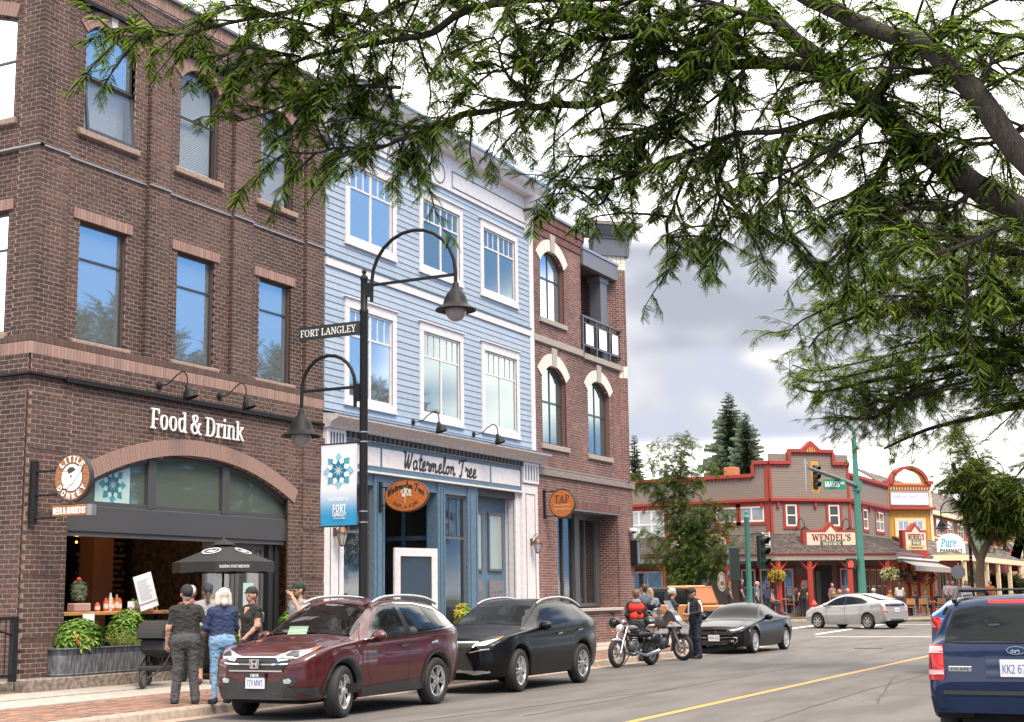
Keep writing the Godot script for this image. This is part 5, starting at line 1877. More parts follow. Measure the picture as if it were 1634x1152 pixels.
const NEAR_LIMBS:=[
	[0.125,0.06,8.54,2.36,0.98,8.31,3.08,-0.11,8.45,3.77,-0.93,8.57,4.06,-1.26,8.64,4.48,-1.63,8.73,4.90,-1.98,8.83,5.28,-2.32,8.97,5.82,-2.73],
	[0.1,0.05,8.26,2.81,0.59,7.92,3.56,-0.48,7.98,4.02,-0.85,8.02,4.40,-1.08,8.15,4.77,-1.36,8.20,4.96,-1.65,8.26,5.27,-2.08,8.26,5.60,-2.42],
	[0.05,0.012,8.74,4.90,-2.00,8.72,5.04,-2.28,8.81,5.16,-2.62,8.82,5.21,-3.02,8.80,5.19,-3.29,8.81,5.10,-3.53,8.79,5.06,-3.81,8.76,5.10,-4.09,8.70,5.07,-4.21,8.74,5.17,-4.33,8.73,5.15,-4.58,8.74,5.13,-4.79,8.73,5.08,-5.05,8.70,5.13,-5.31,8.67,5.22,-5.57,8.59,5.33,-5.91,8.56,5.32,-6.19],
	[0.02,0.008,8.73,5.08,-5.05,8.63,4.99,-5.27,8.64,4.99,-5.49,8.51,4.98,-5.74,8.51,4.95,-5.97,8.48,5.02,-6.24],
	[0.05,0.012,8.72,5.78,-2.78,8.62,5.77,-3.43,8.51,5.80,-4.10,8.46,5.82,-4.63,8.46,5.73,-4.89,8.45,5.68,-5.16,8.44,5.74,-5.59,8.36,5.69,-5.99,8.33,5.59,-6.32,8.31,5.54,-6.60],
	[0.03,0.008,8.63,6.15,-4.62,8.48,6.11,-5.39,8.39,6.11,-6.01,8.26,6.06,-6.51,8.17,6.01,-6.93,8.10,6.00,-7.30,8.03,6.08,-7.63],
	[0.018,0.007,8.58,5.38,-5.24,8.57,5.45,-5.67,8.53,5.45,-5.99,8.39,5.33,-6.30,8.37,5.28,-6.58],
	[0.035,0.01,8.67,4.53,-1.67,8.70,4.62,-1.79,8.82,4.69,-2.09,8.78,4.65,-2.42,8.84,4.70,-2.73,8.81,4.63,-3.04,8.82,4.56,-3.27,8.81,4.48,-3.55,8.79,4.45,-3.82],
	[0.025,0.007,8.82,4.65,-2.34,8.90,4.46,-2.48,9.04,4.19,-2.52,9.10,3.99,-2.48,9.18,3.78,-2.40],
	[0.03,0.008,8.64,4.48,-1.63,8.62,4.15,-1.79,8.51,3.93,-1.86,8.47,3.74,-2.01,8.45,3.63,-2.09],
	[0.03,0.008,8.45,3.77,-0.93,8.29,3.64,-1.07,8.11,3.56,-1.22,8.02,3.53,-1.41,7.94,3.55,-1.57],
	[0.03,0.008,8.15,4.77,-1.36,8.14,4.94,-1.10,8.16,5.04,-0.80],
	[0.02,0.007,8.80,5.19,-3.29,8.73,5.45,-3.34,8.69,5.66,-3.56,8.63,5.66,-3.92,8.56,5.62,-4.28],
	[0.018,0.006,8.70,5.08,-4.21,8.65,5.39,-4.41,8.68,5.66,-4.49,8.56,5.57,-4.75],
	[0.02,0.006,8.81,4.63,-3.04,8.80,4.27,-3.18,8.79,4.06,-3.28,8.87,3.94,-3.18],
	[0.02,0.006,8.84,4.70,-2.73,8.83,4.37,-2.88,8.88,4.12,-2.86,8.84,3.97,-2.99],
	[0.015,0.005,8.77,4.46,-3.63,8.74,4.29,-3.76,8.71,4.45,-3.98],
	[0.02,0.006,8.02,4.40,-1.08,7.94,4.68,-0.92,8.00,4.68,-0.81],
	[0.016,0.005,8.73,4.90,-1.98,8.76,5.28,-2.00,8.84,5.43,-1.77],
	[0.02,0.006,8.58,4.22,-1.40,8.54,3.98,-1.56,8.49,3.87,-1.71],
	[0.014,0.005,8.70,5.13,-5.31,8.77,4.95,-5.24,8.77,4.81,-5.30],
	[0.014,0.005,8.36,5.69,-5.99,8.26,5.78,-6.38,8.22,5.73,-6.71],
	[0.016,0.005,8.81,5.16,-2.62,8.81,4.90,-2.94,8.76,4.85,-3.28,8.75,4.76,-3.56],
	[0.016,0.005,8.97,5.82,-2.73,8.89,5.53,-2.99,8.83,5.44,-3.15,9.00,5.05,-2.95],
	[0.03,0.008,8.66,5.53,-3.00,8.67,5.47,-3.46,8.56,5.45,-3.89,8.51,5.32,-4.26,8.48,5.32,-4.55],
	[0.03,0.008,8.76,5.36,-2.42,8.66,5.53,-2.77,8.55,5.66,-3.17,8.46,5.58,-3.60,8.40,5.67,-3.91],
	[0.03,0.008,8.74,4.76,-1.79,8.70,5.07,-1.52,8.74,5.03,-1.23,8.80,4.76,-0.99],
	[0.03,0.008,8.30,4.69,-1.32,8.39,4.69,-1.60,8.43,4.43,-1.85,8.52,4.34,-2.15,8.60,4.25,-2.47],
	[0.025,0.008,8.50,3.99,-1.18,8.42,3.88,-1.39,8.51,3.94,-1.63,8.58,4.15,-1.86],
	[0.02,0.007,8.81,4.63,-3.04,8.87,4.84,-3.28,8.89,4.71,-3.53,8.88,4.70,-3.76,8.76,4.70,-4.00],
	[0.02,0.007,8.44,5.74,-5.59,8.30,5.89,-5.83,8.26,6.07,-6.27,8.18,6.16,-6.63],
	[0.02,0.007,8.46,5.82,-4.63,8.40,5.98,-4.91,8.34,5.84,-5.31,8.34,5.57,-5.63],
	[0.02,0.007,8.81,5.16,-2.62,8.70,5.40,-2.75,8.70,5.24,-3.02,8.66,5.36,-3.28],
	[0.02,0.007,8.07,4.19,-0.85,8.31,4.18,-1.04,8.42,4.25,-1.26,8.51,4.47,-1.45],
]
const MID_LIMBS:=[
	[0.16,0.03,31.26,4.09,2.05,30.94,4.71,-0.60,30.94,5.24,-2.65,30.94,5.44,-3.69,31.06,5.26,-4.66,30.92,5.05,-5.68,30.75,4.68,-6.60],
	[0.14,0.02,31.16,4.80,2.11,30.48,5.95,-1.05,30.36,6.39,-3.36,30.54,6.32,-5.27,30.48,6.15,-6.59,30.45,5.97,-7.83,30.15,6.12,-8.37],
	[0.12,0.02,30.48,5.95,-1.05,29.73,7.06,-3.23,29.34,7.43,-4.99,29.27,7.42,-6.25,29.34,7.14,-7.34,29.22,6.75,-7.73],
	[0.12,0.02,30.11,6.58,-0.42,29.35,7.93,-2.53,28.51,8.33,-4.05,28.38,8.53,-5.36,28.50,8.47,-6.27],
	[0.06,0.02,29.34,7.43,-4.99,28.80,7.96,-5.86,28.53,7.84,-6.44,28.97,7.30,-6.90],
	[0.06,0.02,29.73,7.06,-3.23,28.71,7.71,-3.89,28.36,7.84,-4.54,28.09,7.73,-5.10],
	[0.06,0.02,30.36,6.39,-3.36,29.27,6.70,-4.28,28.77,6.59,-5.30,29.00,6.56,-5.98],
	[0.05,0.015,30.46,6.06,-5.53,30.09,5.29,-6.55,30.22,5.36,-7.39,30.20,5.10,-7.53],
	[0.05,0.015,30.94,5.44,-3.69,30.14,5.89,-3.97,29.81,5.78,-4.67,29.83,5.61,-5.83],
	[0.04,0.015,29.35,7.93,-2.53,28.43,8.31,-3.10,28.24,8.08,-3.56,28.16,7.12,-4.08],
]
func leaf_spray(n_leaves: int, leaf_len: float, pairs: int, seed_: int) -> ArrayMesh:
	var g=RandomNumberGenerator.new()
	g.seed=seed_
	var b=MB.new()
	var L=leaf_len*1.4
	b.col=Color(0.35,0.28,0.2)
	b.tube([Vector3.ZERO,V3(0,-0.02*L,L*0.5),V3(0,-0.08*L,L)],[0.004,0.003,0.0015],3,false)
	for i in n_leaves:
		var t=(i+0.6)/n_leaves
		var base=V3(0,-0.06*L*t*t,L*t)
		var sgn=1.0 if i%2 else-1.0
		var yaw=sgn*g.randf_range(0.55,1.15) if i<n_leaves-1 else g.randf_range(-0.3,0.3)
		var dir=V3(sin(yaw),g.randf_range(-0.55,0.12),cos(yaw)).normalized()
		var sd=dir.cross(UP).normalized()
		var nrm=sd.cross(dir)
		var roll=g.randf_range(-0.6,0.6)
		sd=sd.rotated(dir,roll)
		nrm=nrm.rotated(dir,roll)
		var ll=leaf_len*g.randf_range(0.75,1.15)
		var shade=g.randf_range(0.75,1.25)
		b.col=Color(shade,shade*g.randf_range(0.95,1.05),shade*0.95)
		for k in pairs:
			var s=(k+0.7)/pairs
			var p=base+dir*ll*s-UP*ll*0.22*s*s
			var w=ll*0.15*(1.0-0.5*absf(s-0.45))
			for q in [-1.0,1.0]:
				var o:Vector3=(sd*q*0.93+dir*0.36).normalized()
				var tip:Vector3=p+o*ll*0.26*(1.15-0.6*s)-UP*ll*0.02
				var m=p.lerp(tip,0.5)
				var wd:Vector3=(dir-o*dir.dot(o)).normalized()*w*0.5
				var up=(o.cross(wd)*q).normalized()
				if up.dot(nrm)<0:
					up=-up
				b.trin(p,m+wd,m-wd,up,up,up)
				b.trin(m+wd,tip,m-wd,up,up,up)
	return b.mesh()
func bark(key:String,r:float,g:float,b:float)->StandardMaterial3D:
	return MN(key,r,g,b,0.95,0.5,0.5,1.4,0.03,1.5,V3(1,0.3,1))
func leaf_mat(key:String,r:float,g:float,b:float,back:=0.35)->StandardMaterial3D:
	var m=M(key,r,g,b,0.7)
	m.metallic_specular=0.3
	m.vertex_color_use_as_albedo=true
	m.cull_mode=BaseMaterial3D.CULL_DISABLED
	m.backlight_enabled=true
	m.backlight=Color(back,back*1.1,back*0.6)
	return m
func grow(th:Node3D,limbs:Array,leaf:Material,wood:Material,meshes:Array,per_m:float,reach:Vector2,spray_gap:float,droop:float,size:Vector2,g:RandomNumberGenerator,skip:=0.0,part_from:=0,tint:=0.2)->void:
	var xs=[[],[],[]]
	var cs=[[],[],[]]
	var tw=MB.new()
	var li=0
	for L in limbs:
		var pts=[]
		for i in range(2,L.size(),3):
			pts.append(V3(L[i],L[i+1],L[i+2]))
		for i in range(1,pts.size()-1):
			pts[i]+=V3(g.randf_range(-1,1),g.randf_range(-1,1),g.randf_range(-1,1))*0.025
		pts=smooth(pts,4)
		var rad=[]
		for i in pts.size():
			rad.append(0.85*lerpf(L[0],L[1],pow(float(i)/(pts.size()-1),0.8))*g.randf_range(0.93,1.08))
		var lb=MB.new()
		lb.tube(pts,rad,9 if L[0]>0.05 else 6)
		part(th,"limb",lb,wood)
		var total=0.0
		for i in pts.size()-1:
			total+=pts[i].distance_to(pts[i+1])
		var walked=0.0
		for i in pts.size()-1:
			var a:Vector3=pts[i]
			var e:Vector3=pts[i+1]
			var d=(e-a).normalized()
			var seg_n=a.distance_to(e)*per_m
			var cnt=int(seg_n)+(1 if g.randf()<seg_n-int(seg_n) else 0)
			walked+=a.distance_to(e)
			var along=walked/total
			if L[0]>0.09 and along<skip:
				continue
			for k in cnt:
				var p=a.lerp(e,g.randf())
				var side=d.cross(UP).normalized()
				var ang=g.randf()*TAU
				var o=(side*cos(ang)*1.1+side.cross(d)*sin(ang)*0.75+d*g.randf_range(0.1,0.9)).normalized()
				var ln=g.randf_range(reach.x,reach.y)*(1.0-0.35*along)
				var tp=[p]
				var steps=4
				for s in steps:
					o=(o+V3(g.randf_range(-0.25,0.25),-droop*(s+0.5)/steps,g.randf_range(-0.25,0.25))).normalized()
					tp.append(tp[-1]+o*ln/steps)
				tw.tube(tp,[0.012*ln+0.003,0.010*ln+0.003,0.008*ln+0.002,0.006*ln+0.002,0.003],4,false)
				var n=maxi(2,int(ln/spray_gap))
				var tone=1.0+g.randf_range(-tint,tint)
				for q in n:
					var t=(q+g.randf_range(0.3,1.0))/n
					var j=mini(int(t*steps),steps-1)
					var at:Vector3=tp[j].lerp(tp[j+1],t*steps-j)
					var dir:Vector3=((tp[j+1]-tp[j]).normalized()+V3(g.randf_range(-1,1),g.randf_range(-0.5,0.3),g.randf_range(-1,1))*1.15).normalized()
					if absf(dir.y)>0.95:
						dir.x+=0.4
						dir=dir.normalized()
					var x=UP.cross(dir).normalized()
					var bs=Basis(x,dir.cross(x),dir).scaled_local(Vector3.ONE*g.randf_range(size.x,size.y))
					var v=g.randi()%3
					xs[v].append(Transform3D(bs,at-th.position))
					var c=tone*g.randf_range(0.85,1.15)
					cs[v].append(Color(c,c*g.randf_range(0.97,1.05),c*0.9))
		li+=1
	part(th,"twigs",tw,wood).set_meta("kind","stuff")
	for v in 3:
		var o=multi(th,"crown" if v==0 else "crown_%03d"%v,meshes[v],leaf,xs[v],cs[v])
		o.set_meta("kind","stuff")
func conifer(label:String,at:Vector3,h:float,r:float,g:RandomNumberGenerator)->void:
	var th=thing("conifer",label,"tree",at,0,"tall conifers behind the bookshop")
	var b=MB.new()
	b.tube([Vector3.ZERO,V3(0,h*0.5,0),V3(0,h,0)],[0.35,0.2,0.03],7)
	put(th,"trunk",b.mesh(),bark("conifer_bark",0.08,0.06,0.045))
	var tuft=MB.new()
	for i in 40:
		var z=i/40.0
		for s in [-1.0,1.0]:
			var o=V3(s*0.30*(1.05-z),-0.05-0.1*g.randf(),z+0.08)
			tuft.tri(V3(0,0,z),o,V3(0,0.012,z+0.06))
			tuft.tri(V3(0,-0.02,z),o+V3(0,-0.12,0.02),V3(0,0.0,z+0.05))
	var xs=[]
	var cs=[]
	var y=h*0.18
	while y<h:
		var t=y/h
		var rr=r*pow(1.0-t,0.75)*g.randf_range(0.75,1.1)+0.15
		var n=int(9+10*(1-t))
		for k in n:
			var a=TAU*(k+g.randf())/n
			var ln=rr*g.randf_range(0.6,1.1)
			var dir=V3(cos(a),-0.35+0.55*t+g.randf_range(-0.12,0.12),sin(a)).normalized()
			var x=UP.cross(dir).normalized()
			for q in 2:
				var tw=g.randf_range(-0.5,0.5)
				var d2=dir.rotated(UP,tw*q)
				var x2=UP.cross(d2).normalized()
				xs.append(Transform3D(Basis(x2,d2.cross(x2),d2).scaled_local(V3(ln*0.8,ln*0.8,ln)*(1.0-0.3*q)),V3(0,y+g.randf_range(-0.1,0.1),0)+d2*0.1))
				var c=g.randf_range(0.7,1.25)
				cs.append(Color(c,c,c))
		y+=h*0.011+0.05
	var o=multi(th,"crown",tuft.mesh(),leaf_mat("needle_green",0.13,0.17,0.115,0.3),xs,cs)
func build_trees()->void:
	var g=RandomNumberGenerator.new()
	g.seed=99
	var wood=bark("locust_bark",0.034,0.027,0.022)
	var fine=[leaf_spray(11,0.09,7,1),leaf_spray(12,0.085,7,2),leaf_spray(10,0.095,7,3)]
	var coarse=[leaf_spray(6,0.3,6,4),leaf_spray(7,0.28,6,5),leaf_spray(6,0.32,5,6)]
	var mids=[leaf_spray(8,0.17,6,7),leaf_spray(9,0.16,6,8),leaf_spray(8,0.18,6,9)]
	var t=thing("street_tree","large honey locust whose dark boughs hang over the top of the scene","tree",V3(8.5,0.14,3.4))
	var b=MB.new()
	var s0=V3(NEAR_LIMBS[0][2],NEAR_LIMBS[0][3],NEAR_LIMBS[0][4])
	var s1=V3(NEAR_LIMBS[1][2],NEAR_LIMBS[1][3],NEAR_LIMBS[1][4])
	b.tube(smooth([V3(8.5,0.1,3.4),V3(8.45,1.2,3.3),V3(8.3,2.2,2.9),s0.lerp(s1,0.5)],4),0.2,12)
	part(t,"trunk",b,wood)
	b=MB.new()
	b.tube([s0.lerp(s1,0.5),s0],[0.17,0.13],9)
	b.tube([s0.lerp(s1,0.5),s1],[0.16,0.11],9)
	part(t,"fork",b,wood)
	grow(t,NEAR_LIMBS,leaf_mat("near_leaf",0.22,0.30,0.088,1.0),wood,fine,19.0,V2(0.2,0.95),0.095,0.25,V2(0.6,1.15),g,0.55,0,0.35)
	t=thing("street_tree","broad light green honey locust at the right edge, beyond the nearest boughs","tree",V3(27,0.14,3.2))
	b=MB.new()
	b.tube(smooth([V3(27,0.1,3.2),V3(27,2.0,3.0),V3(27.2,3.2,2.4),V3(MID_LIMBS[0][2],MID_LIMBS[0][3],MID_LIMBS[0][4])],4),0.2,10)
	b.tube([V3(27.2,3.2,2.4),V3(MID_LIMBS[1][2],MID_LIMBS[1][3],MID_LIMBS[1][4]),V3(MID_LIMBS[3][2],MID_LIMBS[3][3],MID_LIMBS[3][4])],0.15,8)
	part(t,"trunk",b,wood)
	var more=[]
	for q in MID_LIMBS:
		more.append(q)
		for k in 2:
			var e=[q[0]*0.45,q[1]*0.8]
			var dy=g.randf_range(0.0,1.5)
			var dx=g.randf_range(-1.3,1.3)
			var dz=g.randf_range(-0.5,0.5)
			for i in range(2,q.size(),3):
				var s=clampf((i-2)/9.0,0.0,1.0)
				e.append_array([q[i]+dx*s,q[i+1]+dy*s,q[i+2]+dz*s])
			more.append(e)
	grow(t,more,leaf_mat("mid_leaf",0.33,0.41,0.10,1.0),wood,mids,11.0,V2(0.5,1.4),0.16,0.0,V2(0.6,1.0),g,0.0,0,0.3)
	t=thing("street_tree","honey locust with a leaning brown trunk on the far pavement beside the arcade","tree",V3(75.5,0.38,-11.6))
	b=MB.new()
	b.tube(smooth([V3(75.5,0.3,-11.6),V3(75.4,2.2,-11.75),V3(75.6,3.6,-11.5),V3(75.7,4.9,-10.5),V3(75.9,6.2,-9.0)],4),[0.30,0.27,0.25,0.24,0.23,0.22,0.21,0.2,0.2,0.19,0.19,0.18,0.18,0.17,0.16,0.15,0.14],10)
	b.tube(smooth([V3(75.5,3.0,-11.7),V3(75.6,4.6,-12.2),V3(75.8,6.4,-12.4),V3(76,8.2,-12.8)],4),0.12,8)
	part(t,"trunk",b,bark("brown_bark",0.13,0.085,0.055))
	var limbs=[]
	for k in 18:
		var p=V3(75.7,5.0,-11.0)+V3(g.randf_range(-0.5,0.5),g.randf_range(-0.8,0.8),g.randf_range(-1,1))
		var az=g.randf()*TAU
		var e=V3(76,8.3,-10.2)+V3(cos(az)*g.randf_range(1,4),g.randf_range(-2.0,2.6),sin(az)*g.randf_range(1,6.0))
		var m=p.lerp(e,0.5)+V3(0,0.6,0)
		limbs.append([0.07,0.015,p.x,p.y,p.z,m.x,m.y,m.z,e.x,e.y,e.z])
	grow(t,limbs,leaf_mat("far_leaf",0.17,0.22,0.055,0.8),wood,coarse,9.0,V2(0.5,1.5),0.17,0.3,V2(0.9,1.4),g,0.0,0,0.3)
	t=thing("street_tree","small feathery street tree in front of the bookshop's left wing","tree",V3(70.2,0.3,-25.7))
	b=MB.new()
	b.tube(smooth([V3(70.2,0.2,-25.7),V3(70.2,2.4,-25.75),V3(70.3,5.0,-25.8),V3(70.2,8.0,-25.9)],4),[0.12,0.11,0.11,0.1,0.1,0.1,0.09,0.09,0.08,0.07,0.06,0.05,0.04],8)
	part(t,"trunk",b,bark("young_bark",0.16,0.13,0.11))
	limbs=[]
	for q in [[-3.2,7.9],[-2.3,8.8],[-1.2,9.6],[0.2,10.1],[1.0,9.6],[1.6,8.4],[-1.6,6.6],[1.9,6.4],[2.6,5.2],[3.0,4.2],[0.8,5.0],[-0.8,5.4],[-1.9,5.0],[2.2,3.6],[0.6,3.4],[-0.8,3.4],[1.4,2.9],[-0.3,2.6],[1.3,5.8],[0.2,4.0],[-2.2,3.9],[0.0,6.6],[2.6,6.0],[1.8,4.6]]:
		var y0:float=clampf(q[1]-1.8+g.randf_range(-0.3,0.3),2.0,7.6)
		var sx=g.randf_range(-1.4,1.4)
		var e=V3(70.2+sx,q[1]-0.1,-25.7+q[0])
		var p=V3(70.2,y0,-25.75)
		var m=p.lerp(e,0.55)+V3(0,0.45,0)
		limbs.append([0.035,0.01,p.x,p.y,p.z,m.x,m.y,m.z,e.x,e.y,e.z])
	grow(t,limbs,leaf_mat("feather_leaf",0.20,0.28,0.08,0.8),wood,mids,22.0,V2(0.4,1.15),0.16,0.55,V2(0.7,1.15),g,0.0,0,0.3)
	conifer("tallest dark conifer behind the bookshop roof",V3(121,0.3,-39.5),19.2,5.2,g)
	conifer("shorter dark conifer right beside the tallest one behind the bookshop roof",V3(117,0.3,-36.8),16.8,4.6,g)
	conifer("dark conifer peeping out beside the red brick corner building's right edge",V3(115,0.3,-46.3),15.2,2.6,g)
	for q in [[112.0,-15.5,1.5,2.2,"round green shrub at the street's far end, left of the flag"],[118.0,-12.5,1.8,2.6,"round green shrub at the street's far end, right of the flag"],[150.0,-24,5.0,9.0,"hazy green tree closing the far end of the street"],[155.0,-8,6.0,8.0,"hazy green tree low over the parked cars' roofs at the right edge"],[36,9,3.4,9,"round street tree on the near side, across from the blue shop"],[49,9.5,4.6,15.5,"tall round street tree on the near side, across from the red brick corner"],[59,9,4.6,15,"tall round street tree on the near side, at the crossing"],[69,8,4.4,14,"tall round street tree on the near side, beyond the crossing"]]:
		var sh=thing("shrub" if q[3]<4 else "far_tree",q[4],"shrub" if q[3]<4 else "tree",V3(q[0],0.3,q[1]))
		var st=MB.new()
		st.tube([Vector3.ZERO,V3(0,q[3]*0.6,0)],[0.06*q[2],0.03*q[2]],6)
		put(sh,"stem",st.mesh(),wood)
		var xs=[]
		var cs=[]
		for k in int(420*q[2]):
			var a=g.randf()*TAU
			var e=g.randf_range(-0.9,1.2)
			var rr=pow(g.randf(),0.4)
			var p=V3(cos(a)*cos(e),0,sin(a)*cos(e))*rr*q[2]+V3(0,q[3]*(0.55+0.42*sin(e)*rr),0)
			var dir=(p-V3(0,q[3]*0.4,0)).normalized()+V3(g.randf_range(-1,1),g.randf_range(-1,0.5),g.randf_range(-1,1))*0.8
			dir=dir.normalized()
			var x=UP.cross(dir).normalized()
			xs.append(Transform3D(Basis(x,dir.cross(x),dir).scaled_local(Vector3.ONE*(1.2+0.15*q[2])),p))
			var c=g.randf_range(0.7,1.25)
			cs.append(Color(c,c,c))
		multi(sh,"crown",coarse[0],leaf_mat("shrub_leaf",0.12,0.165,0.06,0.3),xs,cs)
func lamp_head(t:Node3D,at:Vector3,glass:Material)->void:
	var b=MB.new()
	b.lathe([V2(0.37,-0.085),V2(0.375,-0.065),V2(0.31,-0.02),V2(0.25,0.015),V2(0.225,0.06),V2(0.205,0.14),V2(0.16,0.23),V2(0.10,0.30),V2(0.075,0.34),V2(0.062,0.36),V2(0.06,0.42),V2(0.035,0.45)],26,at)
	b.lathe([V2(0.19,0.0),V2(0.37,-0.08)],26,at)
	var s=put(t,"lamp_shade",b.mesh(),black_metal)
	b=MB.new()
	var prof=[]
	for i in 9:
		var a=-PI/2+PI/2*i/8.0
		prof.append(V2(0.195*cos(a),-0.06+0.225*sin(a)))
	prof.append(V2(0.0,-0.06))
	b.lathe(prof,22,at)
	put(s,"globe",b.mesh(),glass)
func petal_emblem(parent: Node3D, fr: Transform3D, r: float, pale: Material, mid: Material, deep: Material, white: Material) -> void:
	var star=func(b:MB,k0:float,r0:float,r1:float,n:int,w:float,z:float)->void:
		for i in n:
			var a=k0+TAU*i/n
			var d=V2(cos(a),sin(a))
			var s=V2(-d.y,d.x)
			var m=(r0+r1)/2
			b.prism(PackedVector2Array([d*r0,d*m+s*w,d*r1,d*m-s*w]),0.0,z)
	var b=MB.new()
	b.xf=fr
	star.call(b,PI/2,0.0,r,4,r*0.36,0.002)
	put(parent,"emblem_petals",b.mesh(),pale)
	b=MB.new()
	b.xf=fr
	star.call(b,PI/4,0.0,r*0.98,4,r*0.36,0.004)
	put(parent,"emblem_petals",b.mesh(),mid)
	b=MB.new()
	b.xf=fr
	star.call(b,PI/8+PI/4,0.0,r*0.80,8,r*0.24,0.006)
	put(parent,"emblem_petals",b.mesh(),white)
	b=MB.new()
	b.xf=fr
	star.call(b,PI/2,0.03,r*0.62,8,r*0.15,0.008)
	put(parent,"emblem_petals",b.mesh(),deep)
func banner(label: String, at: Vector3, w: float, h: float, top: Color, low: Color, kind: int) -> void:
	var t=thing("street_banner",label,"banner",at)
	var f=frame(Vector3.ZERO,V3(0,0,1))
	var b=MB.new()
	b.xf=f
	var n=16
	for i in n:
		var y0=-h+h*i/n
		var y1=-h+h*(i+1)/n
		var g=func(y:float)->Color:return low.lerp(top,smoothstep(0.12,0.5,(y+h)/h))
		for side in [1,-1]:
			var p=[V3(-w/2,y0,0.004*side),V3(w/2,y0,0.004*side),V3(w/2,y1,0.004*side),V3(-w/2,y1,0.004*side)]
			if side<0:
				p.reverse()
			for q in 3:
				pass
			var k=(p[2]-p[0]).cross(p[3]-p[1]).normalized()
			for tri in [[0,1,2],[0,2,3]]:
				for j in [tri[0],tri[2],tri[1]]:
					b.col=g.call(p[j].y)
					b.vert(p[j]+V3(0,0,0.012*sin(p[j].y*5.0)),k)
	put(t,"cloth",b.mesh(),vc("banner_cloth",0.75))
	var white=M("banner_white",0.8,0.8,0.8,0.7)
	var e=f*TR(V3(0,-h*0.33,0.018))
	if kind==0:
		petal_emblem(t,e,w*0.43,M("teal_pale",0.22,0.52,0.60,0.7),M("teal_mid",0.06,0.30,0.42,0.7),M("teal_deep",0.015,0.16,0.26,0.7),white)
		text(t,"lettering","welcome to",w*0.56,0.09,f*TR(V3(0,-h*0.665,0.012)),white,true,false,0.004,0.25)
		text(t,"lettering","FORT",w*0.36,0.15,f*TR(V3(0.02,-h*0.785,0.012)),white,false,true,0.004)
		text(t,"lettering","LANGLEY",w*0.37,0.075,f*TR(V3(0.02,-h*0.858,0.012)),white,false,true,0.004)
		text(t,"lettering","BRITISH COLUMBIA",w*0.32,0.025,f*TR(V3(0.02,-h*0.905,0.012)),white,false,false,0.004)
	elif kind==1:
		petal_emblem(t,e,w*0.42,M("leaf_pale",0.36,0.52,0.16,0.7),M("leaf_mid",0.20,0.36,0.08,0.7),M("leaf_deep",0.42,0.55,0.22,0.7),white)
		var q=MB.new()
		q.xf=f
		q.band(rect(-0.14,0.14,-h*0.88,-h*0.68),rect(-0.10,0.10,-h*0.86,-h*0.70),0.0,0.02)
		put(t,"badge",q.mesh(),white)
	else:
		text(t,"lettering","FORT",w*0.72,0.34,f*TR(V3(0,-h*0.40,0.014)),white,false,true,0.006)
		text(t,"lettering","LANGLEY",w*0.72,0.16,f*TR(V3(0,-h*0.62,0.014)),white,false,true,0.006)
	for y in [0.0,-h]:
		var rb=MB.new()
		rb.tube([V3(0,y,-w/2-0.04),V3(0,y,w/2+0.12)],0.014,6)
		put(t,"banner_rod",rb.mesh(),black_metal)
func street_lamp(label:String,at:Vector3)->Node3D:
	var t=thing("street_lamp",label,"street lamp",at,0,"black double street lamps along the pavement")
	var b=MB.new()
	b.lathe([V2(0.19,0),V2(0.19,0.12),V2(0.16,0.2),V2(0.115,0.9),V2(0.10,1.0),V2(0.082,1.1),V2(0.075,6.75),V2(0.085,6.78),V2(0.085,6.84),V2(0.066,6.86),V2(0.064,7.40),V2(0.075,7.42),V2(0.075,7.47),V2(0.035,7.51),V2(0.03,7.53),V2(0.045,7.56),V2(0.045,7.59),V2(0.0,7.63)],18)
	put(t,"pole",b.mesh(),black_metal)
	for q in [[1.0,0.17,1.97,6.98,7.34,7.52,0.90],[-1.0,0.19,1.40,5.02,5.44,5.20,0.60]]:
		var s:float=q[0]
		b=MB.new()
		var pts=[V3(0,q[3],s*q[1])]
		for i in 13:
			var a=PI-PI*i/12.0
			pts.append(V3(0,q[4]+sin(a)*q[6],s*((q[1]+q[2])/2+cos(a)*q[6])))
		pts.append(V3(0,q[5]-0.42 if s>0 else q[4]-0.36,s*q[2]))
		b.tube(pts,0.034,9)
		var arm=put(t,"arm",b.mesh(),black_metal)
		b=MB.new()
		b.box(V3(-0.012,q[4]-0.075,minf(s*q[1],s*q[2])),V3(0.012,q[4]-0.02,maxf(s*q[1],s*q[2])))
		put(arm,"strut",b.mesh(),black_metal)
		b=MB.new()
		b.box(V3(-0.035,q[3]+0.1,minf(0,s*q[1])),V3(0.035,q[4]-0.0,maxf(0,s*q[1])))
		put(arm,"bracket",b.mesh(),black_metal)
		lamp_head(t,V3(0,(6.70 if s>0 else 4.62),s*q[2]),M("lamp_globe",0.28,0.26,0.27,0.12))
	b=MB.new()
	for y in [2.86,3.06,4.34,4.52]:
		b.lathe([V2(0.084,y),V2(0.084,y+0.025)],16)
	put(t,"strap",b.mesh(),M("strap_steel",0.35,0.35,0.35,0.4,0.8)).set_meta("kind","stuff")
	return t
func name_blade(label:String,at:Vector3)->void:
	var t=thing("street_name_sign",label,"sign",at,0,"")
	var f=frame(Vector3.ZERO,V3(0,0,1))
	var b=MB.new()
	b.xf=f
	b.prism(PackedVector2Array([V2(-1.42,0),V2(-0.05,0),V2(-0.02,0.06),V2(0.06,0.07),V2(0.06,0.19),V2(-0.02,0.2),V2(-0.05,0.26),V2(-1.42,0.26)]),-0.015,0.015)
	put(t,"board",b.mesh(),M("blade_black",0.02,0.02,0.022,0.5))
	text(t,"lettering","FORT LANGLEY",1.26,0.135,f*TR(V3(-0.75,0.13,0.015)),M("blade_white",0.8,0.8,0.8,0.5),true,false,0.006)
